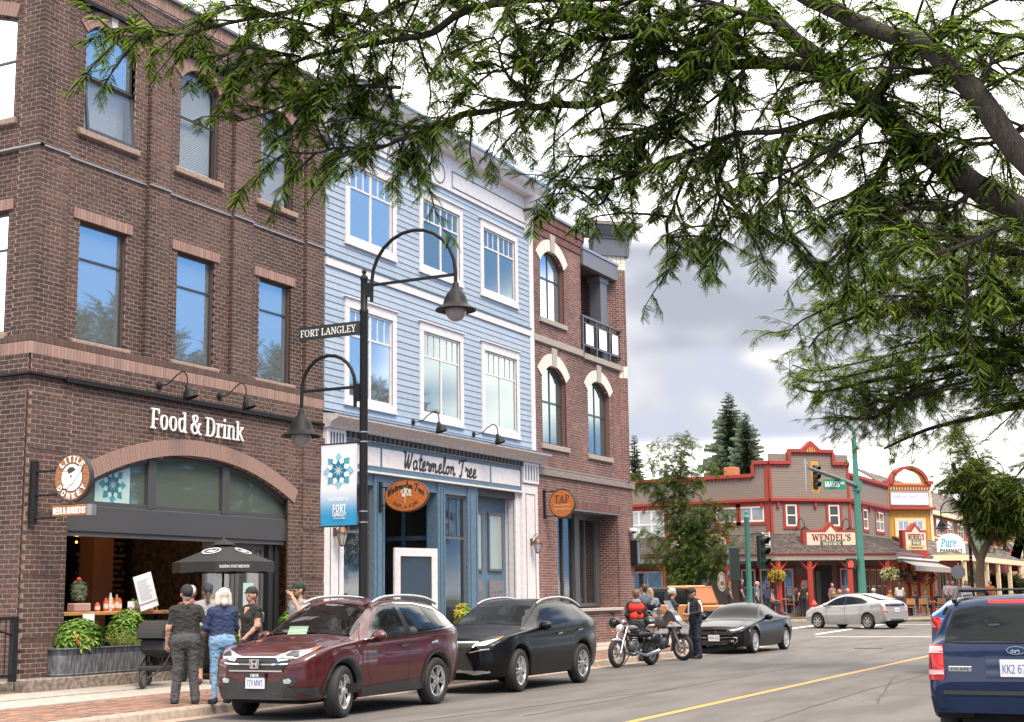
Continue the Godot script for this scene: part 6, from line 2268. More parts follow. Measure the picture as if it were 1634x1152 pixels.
func lantern(label:String,at:Vector3)->void:
	var t=thing("wall_lantern",label,"wall lantern",at,0,"lanterns on the blue shop's pilasters")
	var cu=M("aged_copper",0.13,0.075,0.05,0.5,0.5)
	var b=MB.new()
	b.cbox(V3(-0.05,0.0,-0.22),V3(0.05,0.2,-0.17),0.01)
	b.tube(smooth([V3(0,0.12,-0.18),V3(0,0.26,-0.12),V3(0,0.32,-0.04),V3(0,0.28,0)],3),0.01,6)
	put(t,"bracket",b.mesh(),cu)
	b=MB.new()
	b.lathe([V2(0.15,0.06),V2(0.15,0.08),V2(0.06,0.2),V2(0.03,0.24),V2(0.0,0.28)],6)
	b.lathe([V2(0.0,-0.24),V2(0.05,-0.22),V2(0.06,-0.2)],6)
	for k in 6:
		var a=TAU*k/6
		b.tube([V3(cos(a)*0.06,-0.2,-sin(a)*0.06),V3(cos(a)*0.13,0.06,-sin(a)*0.13)],0.008,4)
	put(t,"lantern_frame",b.mesh(),cu)
	b=MB.new()
	b.lathe([V2(0.055,-0.2),V2(0.122,0.06),V2(0.0,0.06)],6)
	put(t,"lantern_glass",b.mesh(),M("frosted_glass",0.48,0.48,0.46,0.25))
func signal_head(called:String,label:String,at:Vector3,face:Vector3,plate:Material,plate_w:=0.0)->void:
	var t=thing(called,label,"traffic light",at)
	var f=frame(Vector3.ZERO,UP.cross(face).normalized())
	var body=M("signal_black",0.012,0.022,0.02,0.5)
	var b=MB.new()
	b.xf=f
	b.cbox(V3(-0.17,-0.56,-0.16),V3(0.17,0.56,0.0),0.02)
	put(t,"housing",b.mesh(),body)
	if plate:
		b=MB.new()
		b.xf=f
		b.cbox(V3(-0.17-plate_w,-0.72,-0.06),V3(0.17+plate_w,0.72,-0.035),0.01)
		put(t,"backplate",b.mesh(),plate)
	for k in 3:
		b=MB.new()
		b.xf=f*TR(V3(0,0.36-k*0.36,0))
		var n=12
		for i in n:
			var a0=deg_to_rad(-30+240.0*i/n)
			var a1=deg_to_rad(-30+240.0*(i+1)/n)
			var p=V3(cos(a0)*0.15,sin(a0)*0.15,0)
			var q=V3(cos(a1)*0.15,sin(a1)*0.15,0)
			var l0=0.12+0.14*(sin(a0)+0.5)/1.5
			var l1=0.12+0.14*(sin(a1)+0.5)/1.5
			b.quad(p,p+V3(0,-0.02,l0),q+V3(0,-0.02,l1),q)
			b.quad(q*0.94,q*0.94+V3(0,-0.02,l1),p*0.94+V3(0,-0.02,l0),p*0.94)
		put(t,"visor",b.mesh(),body)
		b=MB.new()
		b.xf=f*TR(V3(0,0.36-k*0.36,0))
		b.prism(disc(0,0,0.14,0.14,18),0.0,0.02)
		put(t,"lens",b.mesh(),M("lens%d"%k,[0.06,0.06,0.02][k],[0.012,0.045,0.055][k],[0.01,0.01,0.045][k],0.2))
func build_street_furniture()->void:
	street_lamp("tall black double lamp post nearest the camera, in front of the blue shop",V3(21.93,0.15,-14.2))
	street_lamp("black double lamp post behind the dark blue car, beside the leaning tree",V3(78.3,0.39,-12.58))
	street_lamp("small far black lamp post beside the red banner",V3(122,0.39,-15.4))
	name_blade("black FORT LANGLEY name blade on the nearest lamp post",V3(21.93,6.53,-14.25))
	name_blade("black FORT LANGLEY name blade on the lamp post beside the leaning tree",V3(78.3,6.77,-12.63))
	banner("white and blue welcome banner with a teal flower on the nearest lamp post",V3(21.93,4.5,-14.74),0.80,1.53,Color(0.72,0.72,0.75),Color(0.02,0.27,0.50),0)
	banner("white and green flower banner on the lamp post beside the leaning tree",V3(78.3,5.05,-12.0),0.86,1.45,Color(0.66,0.72,0.62),Color(0.20,0.36,0.10),1)
	banner("red FORT LANGLEY banner on the small far lamp post",V3(122,4.9,-16.3),1.0,1.75,Color(0.55,0.05,0.08),Color(0.55,0.05,0.08),2)
	lantern("copper wall lantern on the left white pilaster, just under the blue banner",V3(26.5,3.03,-17.72))
	lantern("copper wall lantern on the right white pilaster, beside the red brick corner",V3(36.45,3.08,-17.72))
	var green=MN("signal_green",0.055,0.20,0.16,0.45,1.5,0.85,1.12)
	var m=thing("signal_mast","tall green signal mast with a long arm, in front of the bookshop's right end","signal mast",V3(71.9,0.35,-16.9))
	var b=MB.new()
	b.tube([V3(0,0,0),V3(-0.02,6.6,0),V3(-0.05,8.9,0),V3(-0.06,9.1,0)],[0.21,0.155,0.125,0.12],14)
	put(m,"pole",b.mesh(),green)
	b=MB.new()
	b.tube(smooth([V3(-0.06,9.1,0),V3(-0.10,9.5,-0.08),V3(-0.3,9.85,-0.3),V3(-0.7,10.05,-0.62)],4),0.055,8)
	put(m,"luminaire_arm",b.mesh(),green)
	b=MB.new()
	b.tube([V3(0,6.6,0),V3(-4,6.75,0.0),V3(-9.0,6.85,0.0)],[0.13,0.10,0.075],10)
	put(m,"mast_arm",b.mesh(),M("arm_grey_green",0.09,0.10,0.085,0.5))
	b=MB.new()
	b.cyl(V3(0.0,6.35,0),V3(0,6.85,0),0.27,12)
	put(m,"arm_collar",b.mesh(),green)
	signal_head("traffic_light","traffic light with an orange backplate hanging from the signal mast's arm",V3(65.0,6.95,-17.15),V3(-0.4,0,0.92).normalized(),M("plate_orange",0.62,0.27,0.03,0.5),0.1)
	b=MB.new()
	var rod=thing("signal_bracket","thin pale grey bracket tube beside the orange backplate","bracket",V3(64.2,6.3,-17.4))
	b.tube([V3(0,0,0),V3(0,1.45,0)],0.035,6)
	b.box(V3(0.0,0.1,-0.02),V3(0.35,0.16,0.02))
	b.box(V3(0.0,1.25,-0.02),V3(0.35,1.31,0.02))
	put(rod,"tube",b.mesh(),M("bracket_grey",0.42,0.42,0.44,0.4,0.6))
	var ns=thing("street_name_sign","green street name sign under the signal mast's arm","sign",V3(68.2,6.62,-17.1))
	b=MB.new()
	b.xf=frame(Vector3.ZERO,V3(0.55,0,0.83).normalized())
	b.cbox(V3(-0.55,-0.05,0.0),V3(0.55,0.45,0.03),0.008)
	put(ns,"board",b.mesh(),M("sign_green",0.01,0.20,0.14,0.5))
	text(ns,"lettering","MAVIS",0.72,0.27,frame(V3(0,0,0),V3(0.55,0,0.83).normalized())*TR(V3(-0.12,0.2,0.03)),M("blade_white",0.8,0.8,0.8,0.5),false,true,0.006)
	text(ns,"lettering","AVE",0.2,0.12,frame(V3(0,0,0),V3(0.55,0,0.83).normalized())*TR(V3(0.4,0.25,0.03)),M("blade_white",0.8,0.8,0.8,0.5),false,true,0.006)
	var ps=thing("pedestrian_signal","black pedestrian signal showing a red hand on the signal mast","pedestrian signal",V3(71.5,3.05,-17.3))
	b=MB.new()
	b.xf=frame(Vector3.ZERO,V3(0.2,0,1).normalized())
	b.cbox(V3(-0.25,-0.28,-0.2),V3(0.25,0.28,0.12),0.03)
	put(ps,"housing",b.mesh(),M("signal_black",0.012,0.022,0.02,0.5))
	b=MB.new()
	b.xf=frame(Vector3.ZERO,V3(0.2,0,1).normalized())
	b.prism(PackedVector2Array([V2(-0.12,-0.18),V2(0.1,-0.18),V2(0.15,0.02),V2(0.1,0.05),V2(0.08,0.17),V2(0.03,0.06),V2(0.01,0.2),V2(-0.04,0.06),V2(-0.07,0.18),V2(-0.1,0.04),V2(-0.15,0.1)]),0.12,0.135)
	var hand=M("hand_red",0.6,0.06,0.03,0.4)
	hand.emission_enabled=true
	hand.emission=Color(1.0,0.16,0.08)
	hand.emission_energy_multiplier=0.35
	put(ps,"hand_symbol",b.mesh(),hand)
	var lp=thing("signal_post","short green signal post behind the black coupe","signal post",V3(46.2,0.14,-14.62))
	b=MB.new()
	b.lathe([V2(0.17,0),V2(0.17,0.1),V2(0.10,0.16),V2(0.088,0.3),V2(0.088,4.0),V2(0.1,4.02),V2(0.1,4.06),V2(0.05,4.1),V2(0.04,4.13),V2(0.06,4.18),V2(0.05,4.24),V2(0,4.27)],14)
	put(lp,"pole",b.mesh(),green)
	b=MB.new()
	b.tube(smooth([V3(0,3.45,0),V3(0.2,3.52,0.25),V3(0.3,3.46,0.42),V3(0.3,3.36,0.46)],3),0.03,6)
	b.tube([V3(0,2.5,0),V3(-0.1,2.5,-0.4)],0.03,6)
	put(lp,"bracket",b.mesh(),M("signal_black",0.012,0.022,0.02,0.5))
	signal_head("traffic_light","black traffic light on the right of the short green post",V3(46.5,3.02,-14.18),V3(-0.3,0,0.95).normalized(),null)
	signal_head("traffic_light","black traffic light turned away on the left of the short green post",V3(46.05,2.62,-15.1),V3(0.7,0,-0.7).normalized(),null)
	var ss=thing("stop_sign","grey back of an octagonal stop sign on a thin post near the arcade","sign",V3(80.3,0.39,-13.6))
	b=MB.new()
	b.cyl(V3(0,0,0),V3(0,2.75,0),0.035,8)
	put(ss,"post",b.mesh(),M("post_galv",0.36,0.36,0.36,0.5,0.6))
	b=MB.new()
	b.xf=frame(V3(0,2.25,0),V3(0,0,1))
	b.prism(disc(0,0,0.40,0.40,8,PI/8),0.036,0.05)
	put(ss,"plate",b.mesh(),M("plate_galv",0.24,0.24,0.25,0.5,0.4))
	var pk=thing("parking_sign","white and teal notice sign on a post beside the small street tree","sign",V3(71.3,0.39,-24.95))
	b=MB.new()
	b.cyl(V3(0,0,0),V3(0,2.9,0),0.03,8)
	put(pk,"post",b.mesh(),mats["post_galv"])
	b=MB.new()
	b.xf=frame(Vector3.ZERO,V3(0,0,1))
	b.cbox(V3(-0.2,1.75,0.03),V3(0.2,2.62,0.05),0.006)
	put(pk,"plate",b.mesh(),M("plate_white",0.7,0.72,0.74,0.5))
	b=MB.new()
	b.xf=frame(Vector3.ZERO,V3(0,0,1))
	b.box(V3(-0.19,2.4,0.05),V3(0.19,2.61,0.056))
	b.band(disc(0,2.16,0.13,0.14,16),disc(0,2.16,0.09,0.10,16),0.05,0.056)
	b.box(V3(-0.12,1.86,0.05),V3(0.12,1.92,0.056))
	put(pk,"symbol",b.mesh(),M("symbol_teal",0.08,0.28,0.30,0.5))
	var hy=thing("fire_hydrant","red fire hydrant with a white cap behind the silver car's nose","fire hydrant",V3(71.75,0.38,-19.35))
	b=MB.new()
	b.lathe([V2(0.2,0),V2(0.2,0.05),V2(0.15,0.07),V2(0.15,0.62),V2(0.19,0.64),V2(0.19,0.69),V2(0.15,0.74),V2(0.09,0.84),V2(0.05,0.87),V2(0.05,0.93),V2(0,0.94)],16)
	put(hy,"barrel",b.mesh(),M("hydrant_red",0.5,0.03,0.02,0.4))
	b=MB.new()
	b.cyl(V3(0,0.45,-0.26),V3(0,0.45,0.26),0.07,10)
	put(hy,"nozzle",b.mesh(),mats["hydrant_red"])
	b=MB.new()
	b.cyl(V3(-0.14,0.45,0),V3(-0.24,0.45,0),0.11,12)
	put(hy,"nozzle_cap",b.mesh(),M("hydrant_white",0.7,0.68,0.66,0.4))
	var fp=thing("flagpole","slim flagpole with a drooping green, white and red flag","flag",V3(116,0.39,-14.5))
	b=MB.new()
	b.tube([Vector3.ZERO,V3(0,5.6,0)],[0.06,0.04],8)
	put(fp,"pole",b.mesh(),black_metal)
	for k in 3:
		b=MB.new()
		b.xf=frame(V3(0,5.5,-0.08),V3(0,0,-1).rotated(Vector3.RIGHT,-1.15),UP)
		b.xf=Transform3D(Basis(V3(0,-0.9,-0.3),V3(0,0.3,-0.9),V3(-1,0,0)),V3(0,5.4,0))
		for i in 6:
			var y0=-i*0.13
			b.quad(V3(k*0.75,y0+0.5,0.06*(i%2)),V3(k*0.75+0.75,y0+0.5,0.06*(i%2)),V3(k*0.75+0.75,y0+0.63,0.06*((i+1)%2)),V3(k*0.75,y0+0.63,0.06*((i+1)%2)))
		put(fp,"flag_stripe",b.mesh(),[M("flag_green",0.0,0.17,0.08,0.8),M("flag_white",0.66,0.66,0.66,0.8),M("flag_red",0.42,0.02,0.03,0.8)][k])
	var g=RandomNumberGenerator.new()
	g.seed=7
	for q in [[V3(72.35,2.55,-21.4),0.5,Color(0.75,0.5,0.05),"hanging basket of yellow flowers on the bookshop's corner post"],[V3(76.6,2.55,-16.5),0.55,Color(0.75,0.68,0.35),"hanging basket of cream flowers at the right end of the corner porch"],[V3(79.0,2.5,-16.2),0.42,Color(0.6,0.25,0.3),"small pinkish hanging basket between the cream one and the large red one"],[V3(81.4,2.5,-16.1),0.8,Color(0.62,0.05,0.07),"large hanging basket of red flowers on the right wing's porch"],[V3(84.5,2.4,-16.1),0.6,Color(0.62,0.05,0.06),"red hanging basket nearest the clinic"],[V3(91.6,2.5,-14.7),0.55,Color(0.12,0.18,0.05),"green hanging basket behind the back of the stop sign"]]:
		var t=thing("hanging_basket",q[3],"hanging basket",q[0])
		b=MB.new()
		b.lathe([V2(0.0,-0.28),V2(0.14,-0.25),V2(0.22,-0.12),V2(0.24,0.0),V2(0,0.0)],12)
		for k in 3:
			b.tube([V3(cos(k*2.1)*0.22,0,sin(k*2.1)*0.22),V3(0,0.6,0)],0.008,3)
		put(t,"basket",b.mesh(),M("basket_brown",0.08,0.05,0.03,0.9))
		var xs=[]
		var cs=[]
		var lf=MB.new()
		for k in 5:
			var a=TAU*k/5
			lf.tri(Vector3.ZERO,V3(cos(a)*0.07,0.02,sin(a)*0.07),V3(cos(a+0.9)*0.06,-0.02,sin(a+0.9)*0.06))
		for k in 420:
			var d=V3(g.randf_range(-1,1),g.randf_range(-0.8,0.75),g.randf_range(-1,1)).normalized()
			var p:Vector3=d*q[1]*g.randf_range(0.55,1.0)*V3(1,0.8,1)
			xs.append(Transform3D(Basis(d.cross(V3(0.3,0.5,0.8)).normalized(),g.randf()*TAU),p))
			cs.append(Color(0.06,0.11,0.03)*g.randf_range(0.7,1.5) if g.randf()<0.5 else q[2]*g.randf_range(0.7,1.1))
		multi(t,"flowers",lf.mesh(),vc("flower_petals",0.8),xs,cs)
	blade_signs()
func blade_signs()->void:
	var f = frame(Vector3.ZERO, Vector3(0, 0, 1))
	var wood=MN("sign_wood",0.30,0.115,0.035,0.55,0.9,0.45,1.5,0.02,0.0,V3(1,6,0.5))
	var orange=MN("sign_wood_orange",0.46,0.135,0.03,0.5,0.9,0.5,1.35,0.02,0.0,V3(1,6,0.5))
	var white=M("sign_white",0.82,0.82,0.82,0.5)
	var dark=M("print_black",0.025,0.022,0.02,0.6)
	var arc=func(t:Node3D,s:String,r:float,a0:float,a1:float,h:float,m:Material,low:bool,cy:float,z:=0.045,ry:=1.0)->void:
		for i in s.length():
			if s[i]==" ":
				continue
			var a=deg_to_rad(lerpf(a0,a1,float(i)/(s.length()-1)))
			var p=V2(cos(a)*r,cy+sin(a)*r*ry)
			var rot=a-PI/2 if not low else a+PI/2
			text(t,"lettering",s[i],h*(0.35 if s[i]=="I" else 0.72),h,f*Transform3D(Basis(V3(0,0,1),rot),V3(p.x,p.y,z)),m,false,true,0.008)
	var t=thing("hanging_sign","round wooden sign with white ring lettering and a donkey's head, beside the arched front","sign",V3(17.5,3.68,-17.0))
	var b=MB.new()
	b.xf=f
	b.prism(disc(0,0,0.40,0.40,40),-0.05,0.03)
	put(t,"rim",b.mesh(),M("sign_rim",0.03,0.03,0.035,0.5))
	b=MB.new()
	b.xf=f
	b.prism(disc(0,0,0.375,0.375,40),0.0,0.04)
	put(t,"board",b.mesh(),wood)
	b=MB.new()
	b.xf=f
	b.prism(disc(0,0,0.235,0.235,32),0.04,0.044)
	put(t,"emblem_ring",b.mesh(),dark)
	b=MB.new()
	b.xf=f
	b.prism(disc(0,0,0.222,0.222,32),0.04,0.047)
	put(t,"emblem_disc",b.mesh(),white)
	var head=PackedVector2Array([V2(-0.24,0.10),V2(-0.12,0.11),V2(-0.02,0.14),V2(0.08,0.12),V2(0.20,0.22),V2(0.25,0.20),V2(0.20,0.08),V2(0.10,-0.02),V2(0.05,-0.10),V2(-0.04,-0.14),V2(-0.10,-0.2),V2(-0.19,-0.19),V2(-0.2,-0.10),V2(-0.16,-0.03),V2(-0.17,0.03)])
	b=MB.new()
	b.xf=f
	b.prism(head,0.046,0.050)
	put(t,"emblem",b.mesh(),dark)
	b=MB.new()
	b.xf=f*Transform3D(Basis.from_scale(V3(0.92,0.9,1)),V3(0,0,0))
	b.prism(head,0.049,0.053)
	put(t,"emblem",b.mesh(),white)
	b=MB.new()
	b.xf=f
	b.prism(PackedVector2Array([V2(-0.1,0.12),V2(-0.05,0.17),V2(0.03,0.17),V2(0.09,0.12),V2(0.0,0.08),V2(-0.06,0.06)]),0.05,0.056)
	b.prism(disc(-0.01,0.02,0.018,0.026,10),0.05,0.056)
	b.prism(disc(-0.16,-0.13,0.012,0.012,8),0.05,0.056)
	put(t,"emblem",b.mesh(),dark)
	arc.call(t,"LITTLE",0.305,136,44,0.10,white,false,0.0)
	arc.call(t,"DONKEY",0.305,214,326,0.10,white,true,0.0)
	t=thing("hanging_sign","small wooden BEER & BURRITOS sign below the round sign","sign",V3(17.5,3.14,-17.0))
	b=MB.new()
	b.xf=f
	b.cbox(V3(-0.43,-0.09,-0.08),V3(0.43,0.09,0.02),0.008)
	put(t,"board",b.mesh(),wood)
	b=MB.new()
	b.xf=f
	b.box(V3(0.34,-0.091,-0.081),V3(0.44,0.091,0.021))
	put(t,"end_plate",b.mesh(),M("plate_steel",0.22,0.23,0.26,0.4,0.5))
	text(t,"lettering","BEER & BURRITOS",0.70,0.11,f*TR(V3(-0.05,0,0.02)),white,false,true,0.008)
	t=thing("sign_bracket","black wall bracket carrying the two wooden signs of the brick shop","bracket",V3(17.5,3.5,-17.9))
	b=MB.new()
	b.box(V3(-0.04,-0.55,-0.06),V3(0.04,0.5,0.50-0.42))
	for y in [0.32,-0.08,-0.46]:
		b.cyl(V3(0,y,0.0),V3(0,y,0.54),0.02,6)
	put(t,"bars",b.mesh(),black_metal)
	t=thing("hanging_sign","oval orange wooden sign with black script and pastel dots at the blue shop's entry","sign",V3(28.5,4.02,-17.26))
	b=MB.new()
	b.xf=f
	b.prism(disc(0,0,0.60,0.38,40),-0.05,0.02)
	put(t,"rim",b.mesh(),M("rim_dark_wood",0.11,0.05,0.03,0.6))
	b=MB.new()
	b.xf=f
	b.prism(disc(0,0,0.575,0.355,40),0.0,0.03)
	put(t,"board",b.mesh(),orange)
	script_word(t,"lettering","Watermelon Tree",f*TR(V3(0,0.245,0.031)),1.0,0.17,dark,Vector3.ZERO,0.75)
	for q in [[-0.09,0.10,0.05,0],[0.0,0.12,0.075,1],[0.09,0.10,0.05,2],[0.06,0.03,0.045,0],[-0.06,0.02,0.05,2],[0.12,0.02,0.035,1]]:
		b=MB.new()
		b.xf=f
		b.prism(disc(q[0],q[1],q[2],q[2],14),0.03,0.036)
		put(t,"emblem_dot",b.mesh(),[M("dot_pink",0.72,0.40,0.45,0.6),M("dot_green",0.50,0.68,0.42,0.6),M("dot_cream",0.72,0.62,0.52,0.6)][q[3]])
	b=MB.new()
	b.xf=f
	b.tube([V3(-0.03,-0.16,0.032),V3(-0.01,-0.05,0.034),V3(0.0,0.06,0.034)],0.01,4)
	b.tube([V3(-0.01,-0.05,0.034),V3(0.05,0.02,0.034)],0.007,4)
	put(t,"emblem_stem",b.mesh(),M("stem_cream",0.62,0.45,0.3,0.6))
	arc.call(t,"BABY & KIDS",0.50,232,308,0.075,M("burnt_wood",0.13,0.045,0.02,0.6),true,0.18,0.03,0.86)
	t=thing("sign_bracket","black wall bracket holding the oval orange sign","bracket",V3(28.5,4.02,-17.95))
	b=MB.new()
	b.box(V3(-0.04,-0.36,-0.05),V3(0.04,0.36,0.0))
	for y in [0.22,-0.2]:
		b.cyl(V3(0,y,0.0),V3(0,y,0.16),0.015,6)
	put(t,"bars",b.mesh(),black_metal)
	t=thing("hanging_sign","round orange wooden sign with a crown rim on the red brick corner building","sign",V3(37.35,4.30,-17.34))
	b=MB.new()
	b.xf=f
	var rim=PackedVector2Array()
	for i in 60:
		var a=TAU*i/60
		var bump=0.02*(1 if (i%6)<3 and absf(sin(a))>0.75 else 0)
		rim.append(V2(cos(a)*(0.42+bump),sin(a)*(0.42+bump)))
	b.prism(rim,-0.05,0.02)
	put(t,"rim",b.mesh(),M("sign_rim",0.03,0.03,0.035,0.5))
	b=MB.new()
	b.xf=f
	b.prism(disc(0,0,0.385,0.385,40),0.0,0.03)
	put(t,"board",b.mesh(),orange)
	text(t,"lettering","TAP",0.46,0.22,f*TR(V3(0.0,0.13,0.03)),dark,true,false,0.008,0.1)
	text(t,"lettering","TRUE ARTISAN",0.52,0.045,f*TR(V3(0,-0.05,0.03)),M("stem_cream",0.62,0.45,0.3,0.6),true,false,0.006)
	text(t,"lettering","provisions",0.46,0.07,f*TR(V3(0,-0.16,0.03)),M("stem_cream",0.62,0.45,0.3,0.6),true,false,0.006)
	t=thing("sign_bracket","black wall bracket holding the round orange sign of the corner building","bracket",V3(37.35,4.30,-17.88))
	b=MB.new()
	b.box(V3(-0.04,-0.42,-0.06),V3(0.04,0.42,0.0))
	for y in [0.36,-0.36]:
		b.cyl(V3(0,y,0.0),V3(0,y,0.36),0.018,6)
	put(t,"bars",b.mesh(),black_metal)
func leafy(t:Node3D,called:String,at:Vector3,r:Vector3,n:int,tones:Array,leaf_len:float,g:RandomNumberGenerator,grass:=false)->void:
	var lf=MB.new()
	if grass:
		for k in 5:
			var a=k*1.3
			var d=V3(cos(a),0,sin(a))
			lf.tri(Vector3.ZERO,d*0.35+V3(0.012,0.8,0),d*0.35+V3(-0.012,0.78,0.01))
			lf.tri(d*0.35+V3(0.012,0.8,0),d*0.8+V3(0,0.85,0),d*0.35+V3(-0.012,0.78,0.01))
	else:
		for k in 7:
			var a=TAU*k/7
			var d=V3(cos(a),0.25,sin(a))
			var s=V3(-sin(a),0,cos(a))*0.13
			lf.tri(Vector3.ZERO,d*0.55+s,d*0.55-s)
			lf.tri(d*0.55+s,d+V3(0,-0.15,0),d*0.55-s)
	var xs=[]
	var cs=[]
	for k in n:
		var d=V3(g.randf_range(-1,1),g.randf_range(-0.4,1),g.randf_range(-1,1))
		if d.length()>1:
			d=d.normalized()*g.randf_range(0.6,1.0)
		var p=at+d*r
		var out=(d+V3(0,0.5,0)).normalized()
		var ax=UP.cross(out)
		var bs=Basis(ax.normalized(),UP.angle_to(out)*(0.3 if grass else 0.9)) if ax.length()>0.01 else Basis.IDENTITY
		if grass:
			p=at+V3(d.x*r.x,0,d.z*r.z)
		xs.append(Transform3D((bs*Basis(UP,g.randf()*TAU)).scaled(Vector3.ONE*leaf_len*g.randf_range(0.7,1.3)),p))
		var c:Color=tones[g.randi()%tones.size()]
		cs.append(c*g.randf_range(0.75,1.25))
	multi(t,called,lf.mesh(),leaf_mat("planter_leaf",1,1,1,0.25),xs,cs)
func tank(called:String,label:String,at:Vector3,w:float,h:float,d:float,m:Material)->Node3D:
	var t=thing(called,label,"planter",at,0,"dark metal trough planters of the brick shop")
	var b=MB.new()
	var o=PackedVector2Array()
	for i in 40:
		var a=TAU*i/40
		var cx=(w/2-d/2)*(1 if cos(a)>0 else-1)
		o.append(V2(cx+cos(a)*d/2,sin(a)*d/2))
	var inn=PackedVector2Array()
	for q in o:
		inn.append(q-q.normalized()*0.03)
	b.xf=Transform3D(Basis(Vector3.RIGHT,-PI/2),Vector3.ZERO)
	for i in o.size():
		var p=o[i]
		var q=o[(i+1)%o.size()]
		var np=V3(p.x-(w/2-d/2)*signf(p.x),p.y,0).normalized()
		var nq=V3(q.x-(w/2-d/2)*signf(q.x),q.y,0).normalized()
		var A=V3(p.x,p.y,0)
		var B=V3(q.x,q.y,0)
		var C=V3(q.x,q.y,h)
		var D=V3(p.x,p.y,h)
		b.trin(A,B,C,np,nq,nq)
		b.trin(A,C,D,np,nq,np)
	b.band(o,inn,h-0.12,h+0.0)
	put(t,"trough",b.mesh(),m)
	b=MB.new()
	b.xf=Transform3D(Basis(Vector3.RIGHT,-PI/2),Vector3.ZERO)
	b.prism(inn,0.02,h-0.08)
	put(t,"soil",b.mesh(),M("soil",0.03,0.022,0.016,0.95))
	b=MB.new()
	for y in [h-0.015,0.03]:
		var ring=[]
		for i in 41:
			ring.append(V3(o[i%40].x,y,-o[i%40].y))
		b.tube(ring,0.016,5)
	put(t,"rim",b.mesh(),m)
	return t
func build_shop_things()->void:
	var g=RandomNumberGenerator.new()
	g.seed=31
	var tin=MN("dark_galvanised",0.115,0.12,0.135,0.55,0.8,0.55,1.6,0.02,0.0,V3(1,0.25,1),0.35)
	var greens=[Color(0.10,0.20,0.03),Color(0.15,0.27,0.04),Color(0.075,0.15,0.03),Color(0.20,0.30,0.06)]
	var t=tank("planter","dark metal trough planter at the left of the shop opening, with orange flowers",V3(19.15,0.42,-17.93),2.25,0.47,0.56,tin)
	leafy(t,"foliage",V3(-0.45,0.62,0.05),V3(0.48,0.32,0.24),260,greens,0.16,g)
	leafy(t,"foliage_001",V3(0.75,0.72,0.0),V3(0.3,0.42,0.22),190,greens,0.15,g)
	leafy(t,"grass_tuft",V3(0.62,0.42,0.12),V3(0.45,0.1,0.16),60,[Color(0.32,0.36,0.10),Color(0.26,0.32,0.08)],0.3,g,true)
	var b=MB.new()
	for q in [[-0.78,0.66],[-0.52,0.60],[-0.74,0.56]]:
		b.ball(V3(q[0],q[1],0.28),V3(0.04,0.035,0.04),8,5)
	put(t,"blossom",b.mesh(),M("blossom_orange",0.7,0.22,0.03,0.7)).set_meta("kind","stuff")
	t=tank("planter","dark metal trough planter behind the waiting people, right of the pushchair",V3(23.6,0.22,-17.6),2.7,0.62,0.6,tin)
	leafy(t,"foliage",V3(1.0,0.85,0.0),V3(0.42,0.40,0.26),220,greens,0.16,g)
	leafy(t,"foliage_001",V3(-0.9,0.8,0.0),V3(0.4,0.35,0.26),180,greens,0.16,g)
	t=thing("planter","pale stone window box with yellow flowers under the blue shop's right window","planter",V3(32.2,0.62,-17.7))
	b=MB.new()
	b.cbox(V3(-0.7,0,-0.2),V3(0.7,0.3,0.2),0.02)
	put(t,"box",b.mesh(),M("box_cream",0.5,0.46,0.38,0.8))
	leafy(t,"foliage",V3(-0.3,0.45,0.05),V3(0.22,0.42,0.15),120,[Color(0.2,0.32,0.05),Color(0.3,0.4,0.06),Color(0.55,0.42,0.06)],0.14,g)
	t=thing("counter","wooden counter board across the open shop front","counter",V3(18.5,1.42,-18.15))
	for k in 2:
		b=MB.new()
		b.cbox(V3(-0.06+k*1.97,0,-0.28),V3(1.905+k*1.97,0.065,0.14),0.01)
		put(t,"plank",b.mesh(),MN("counter_wood",0.42,0.20,0.075,0.5,0.8,0.6,1.3,0.02,0.0,V3(0.4,5,5)))
	b=MB.new()
	for x in [0.05,1.3,2.6,3.6]:
		b.box(V3(x,-1.0,-0.2),V3(x+0.08,0.0,-0.1))
	put(t,"legs",b.mesh(),black_metal).set_meta("kind","stuff")
	for k in 4:
		var x:float=[19.3,20.0,20.6,21.2][k]
		var st=thing("bar_stool",["grey metal stool under the left of the counter","dark stool behind the middle of the trough planter","grey metal stool just left of the pushchair","dark stool hidden behind the pushchair's hood"][k],"stool",V3(x,0.42,-18.55))
		b=MB.new()
		b.cbox(V3(-0.17,0.70,-0.17),V3(0.17,0.74,0.17),0.02)
		put(st,"seat",b.mesh(),M("stool_metal",0.14,0.125,0.12,0.4,0.6))
		for s in [[-1,-1],[1,-1],[1,1],[-1,1]]:
			b=MB.new()
			b.tube([V3(s[0]*0.13,0.70,s[1]*0.13),V3(s[0]*0.2,0.0,s[1]*0.2)],0.018,6)
			put(st,"leg",b.mesh(),mats["stool_metal"])
		b=MB.new()
		b.cbox(V3(-0.16,0.35,0.17),V3(0.16,0.66,0.18),0.01)
		put(st,"front_plate",b.mesh(),M("stool_plate",0.22,0.19,0.18,0.5,0.3))
	var pot=thing("plant_pot","small pink trough with a grey-green plant on the counter","plant pot",V3(18.98,1.485,-18.2))
	b=MB.new()
	b.cbox(V3(-0.2,0,-0.1),V3(0.2,0.15,0.1),0.02)
	put(pot,"pot",b.mesh(),M("pot_pink",0.36,0.22,0.19,0.8))
	leafy(pot,"foliage",V3(0.0,0.32,0.0),V3(0.16,0.24,0.1),120,[Color(0.13,0.17,0.10),Color(0.18,0.22,0.14)],0.07,g)
	b=MB.new()
	b.ball(V3(-0.05,0.56,0.02),V3(0.05,0.04,0.04),8,5)
	put(pot,"flower",b.mesh(),M("flower_red",0.45,0.02,0.02,0.6))
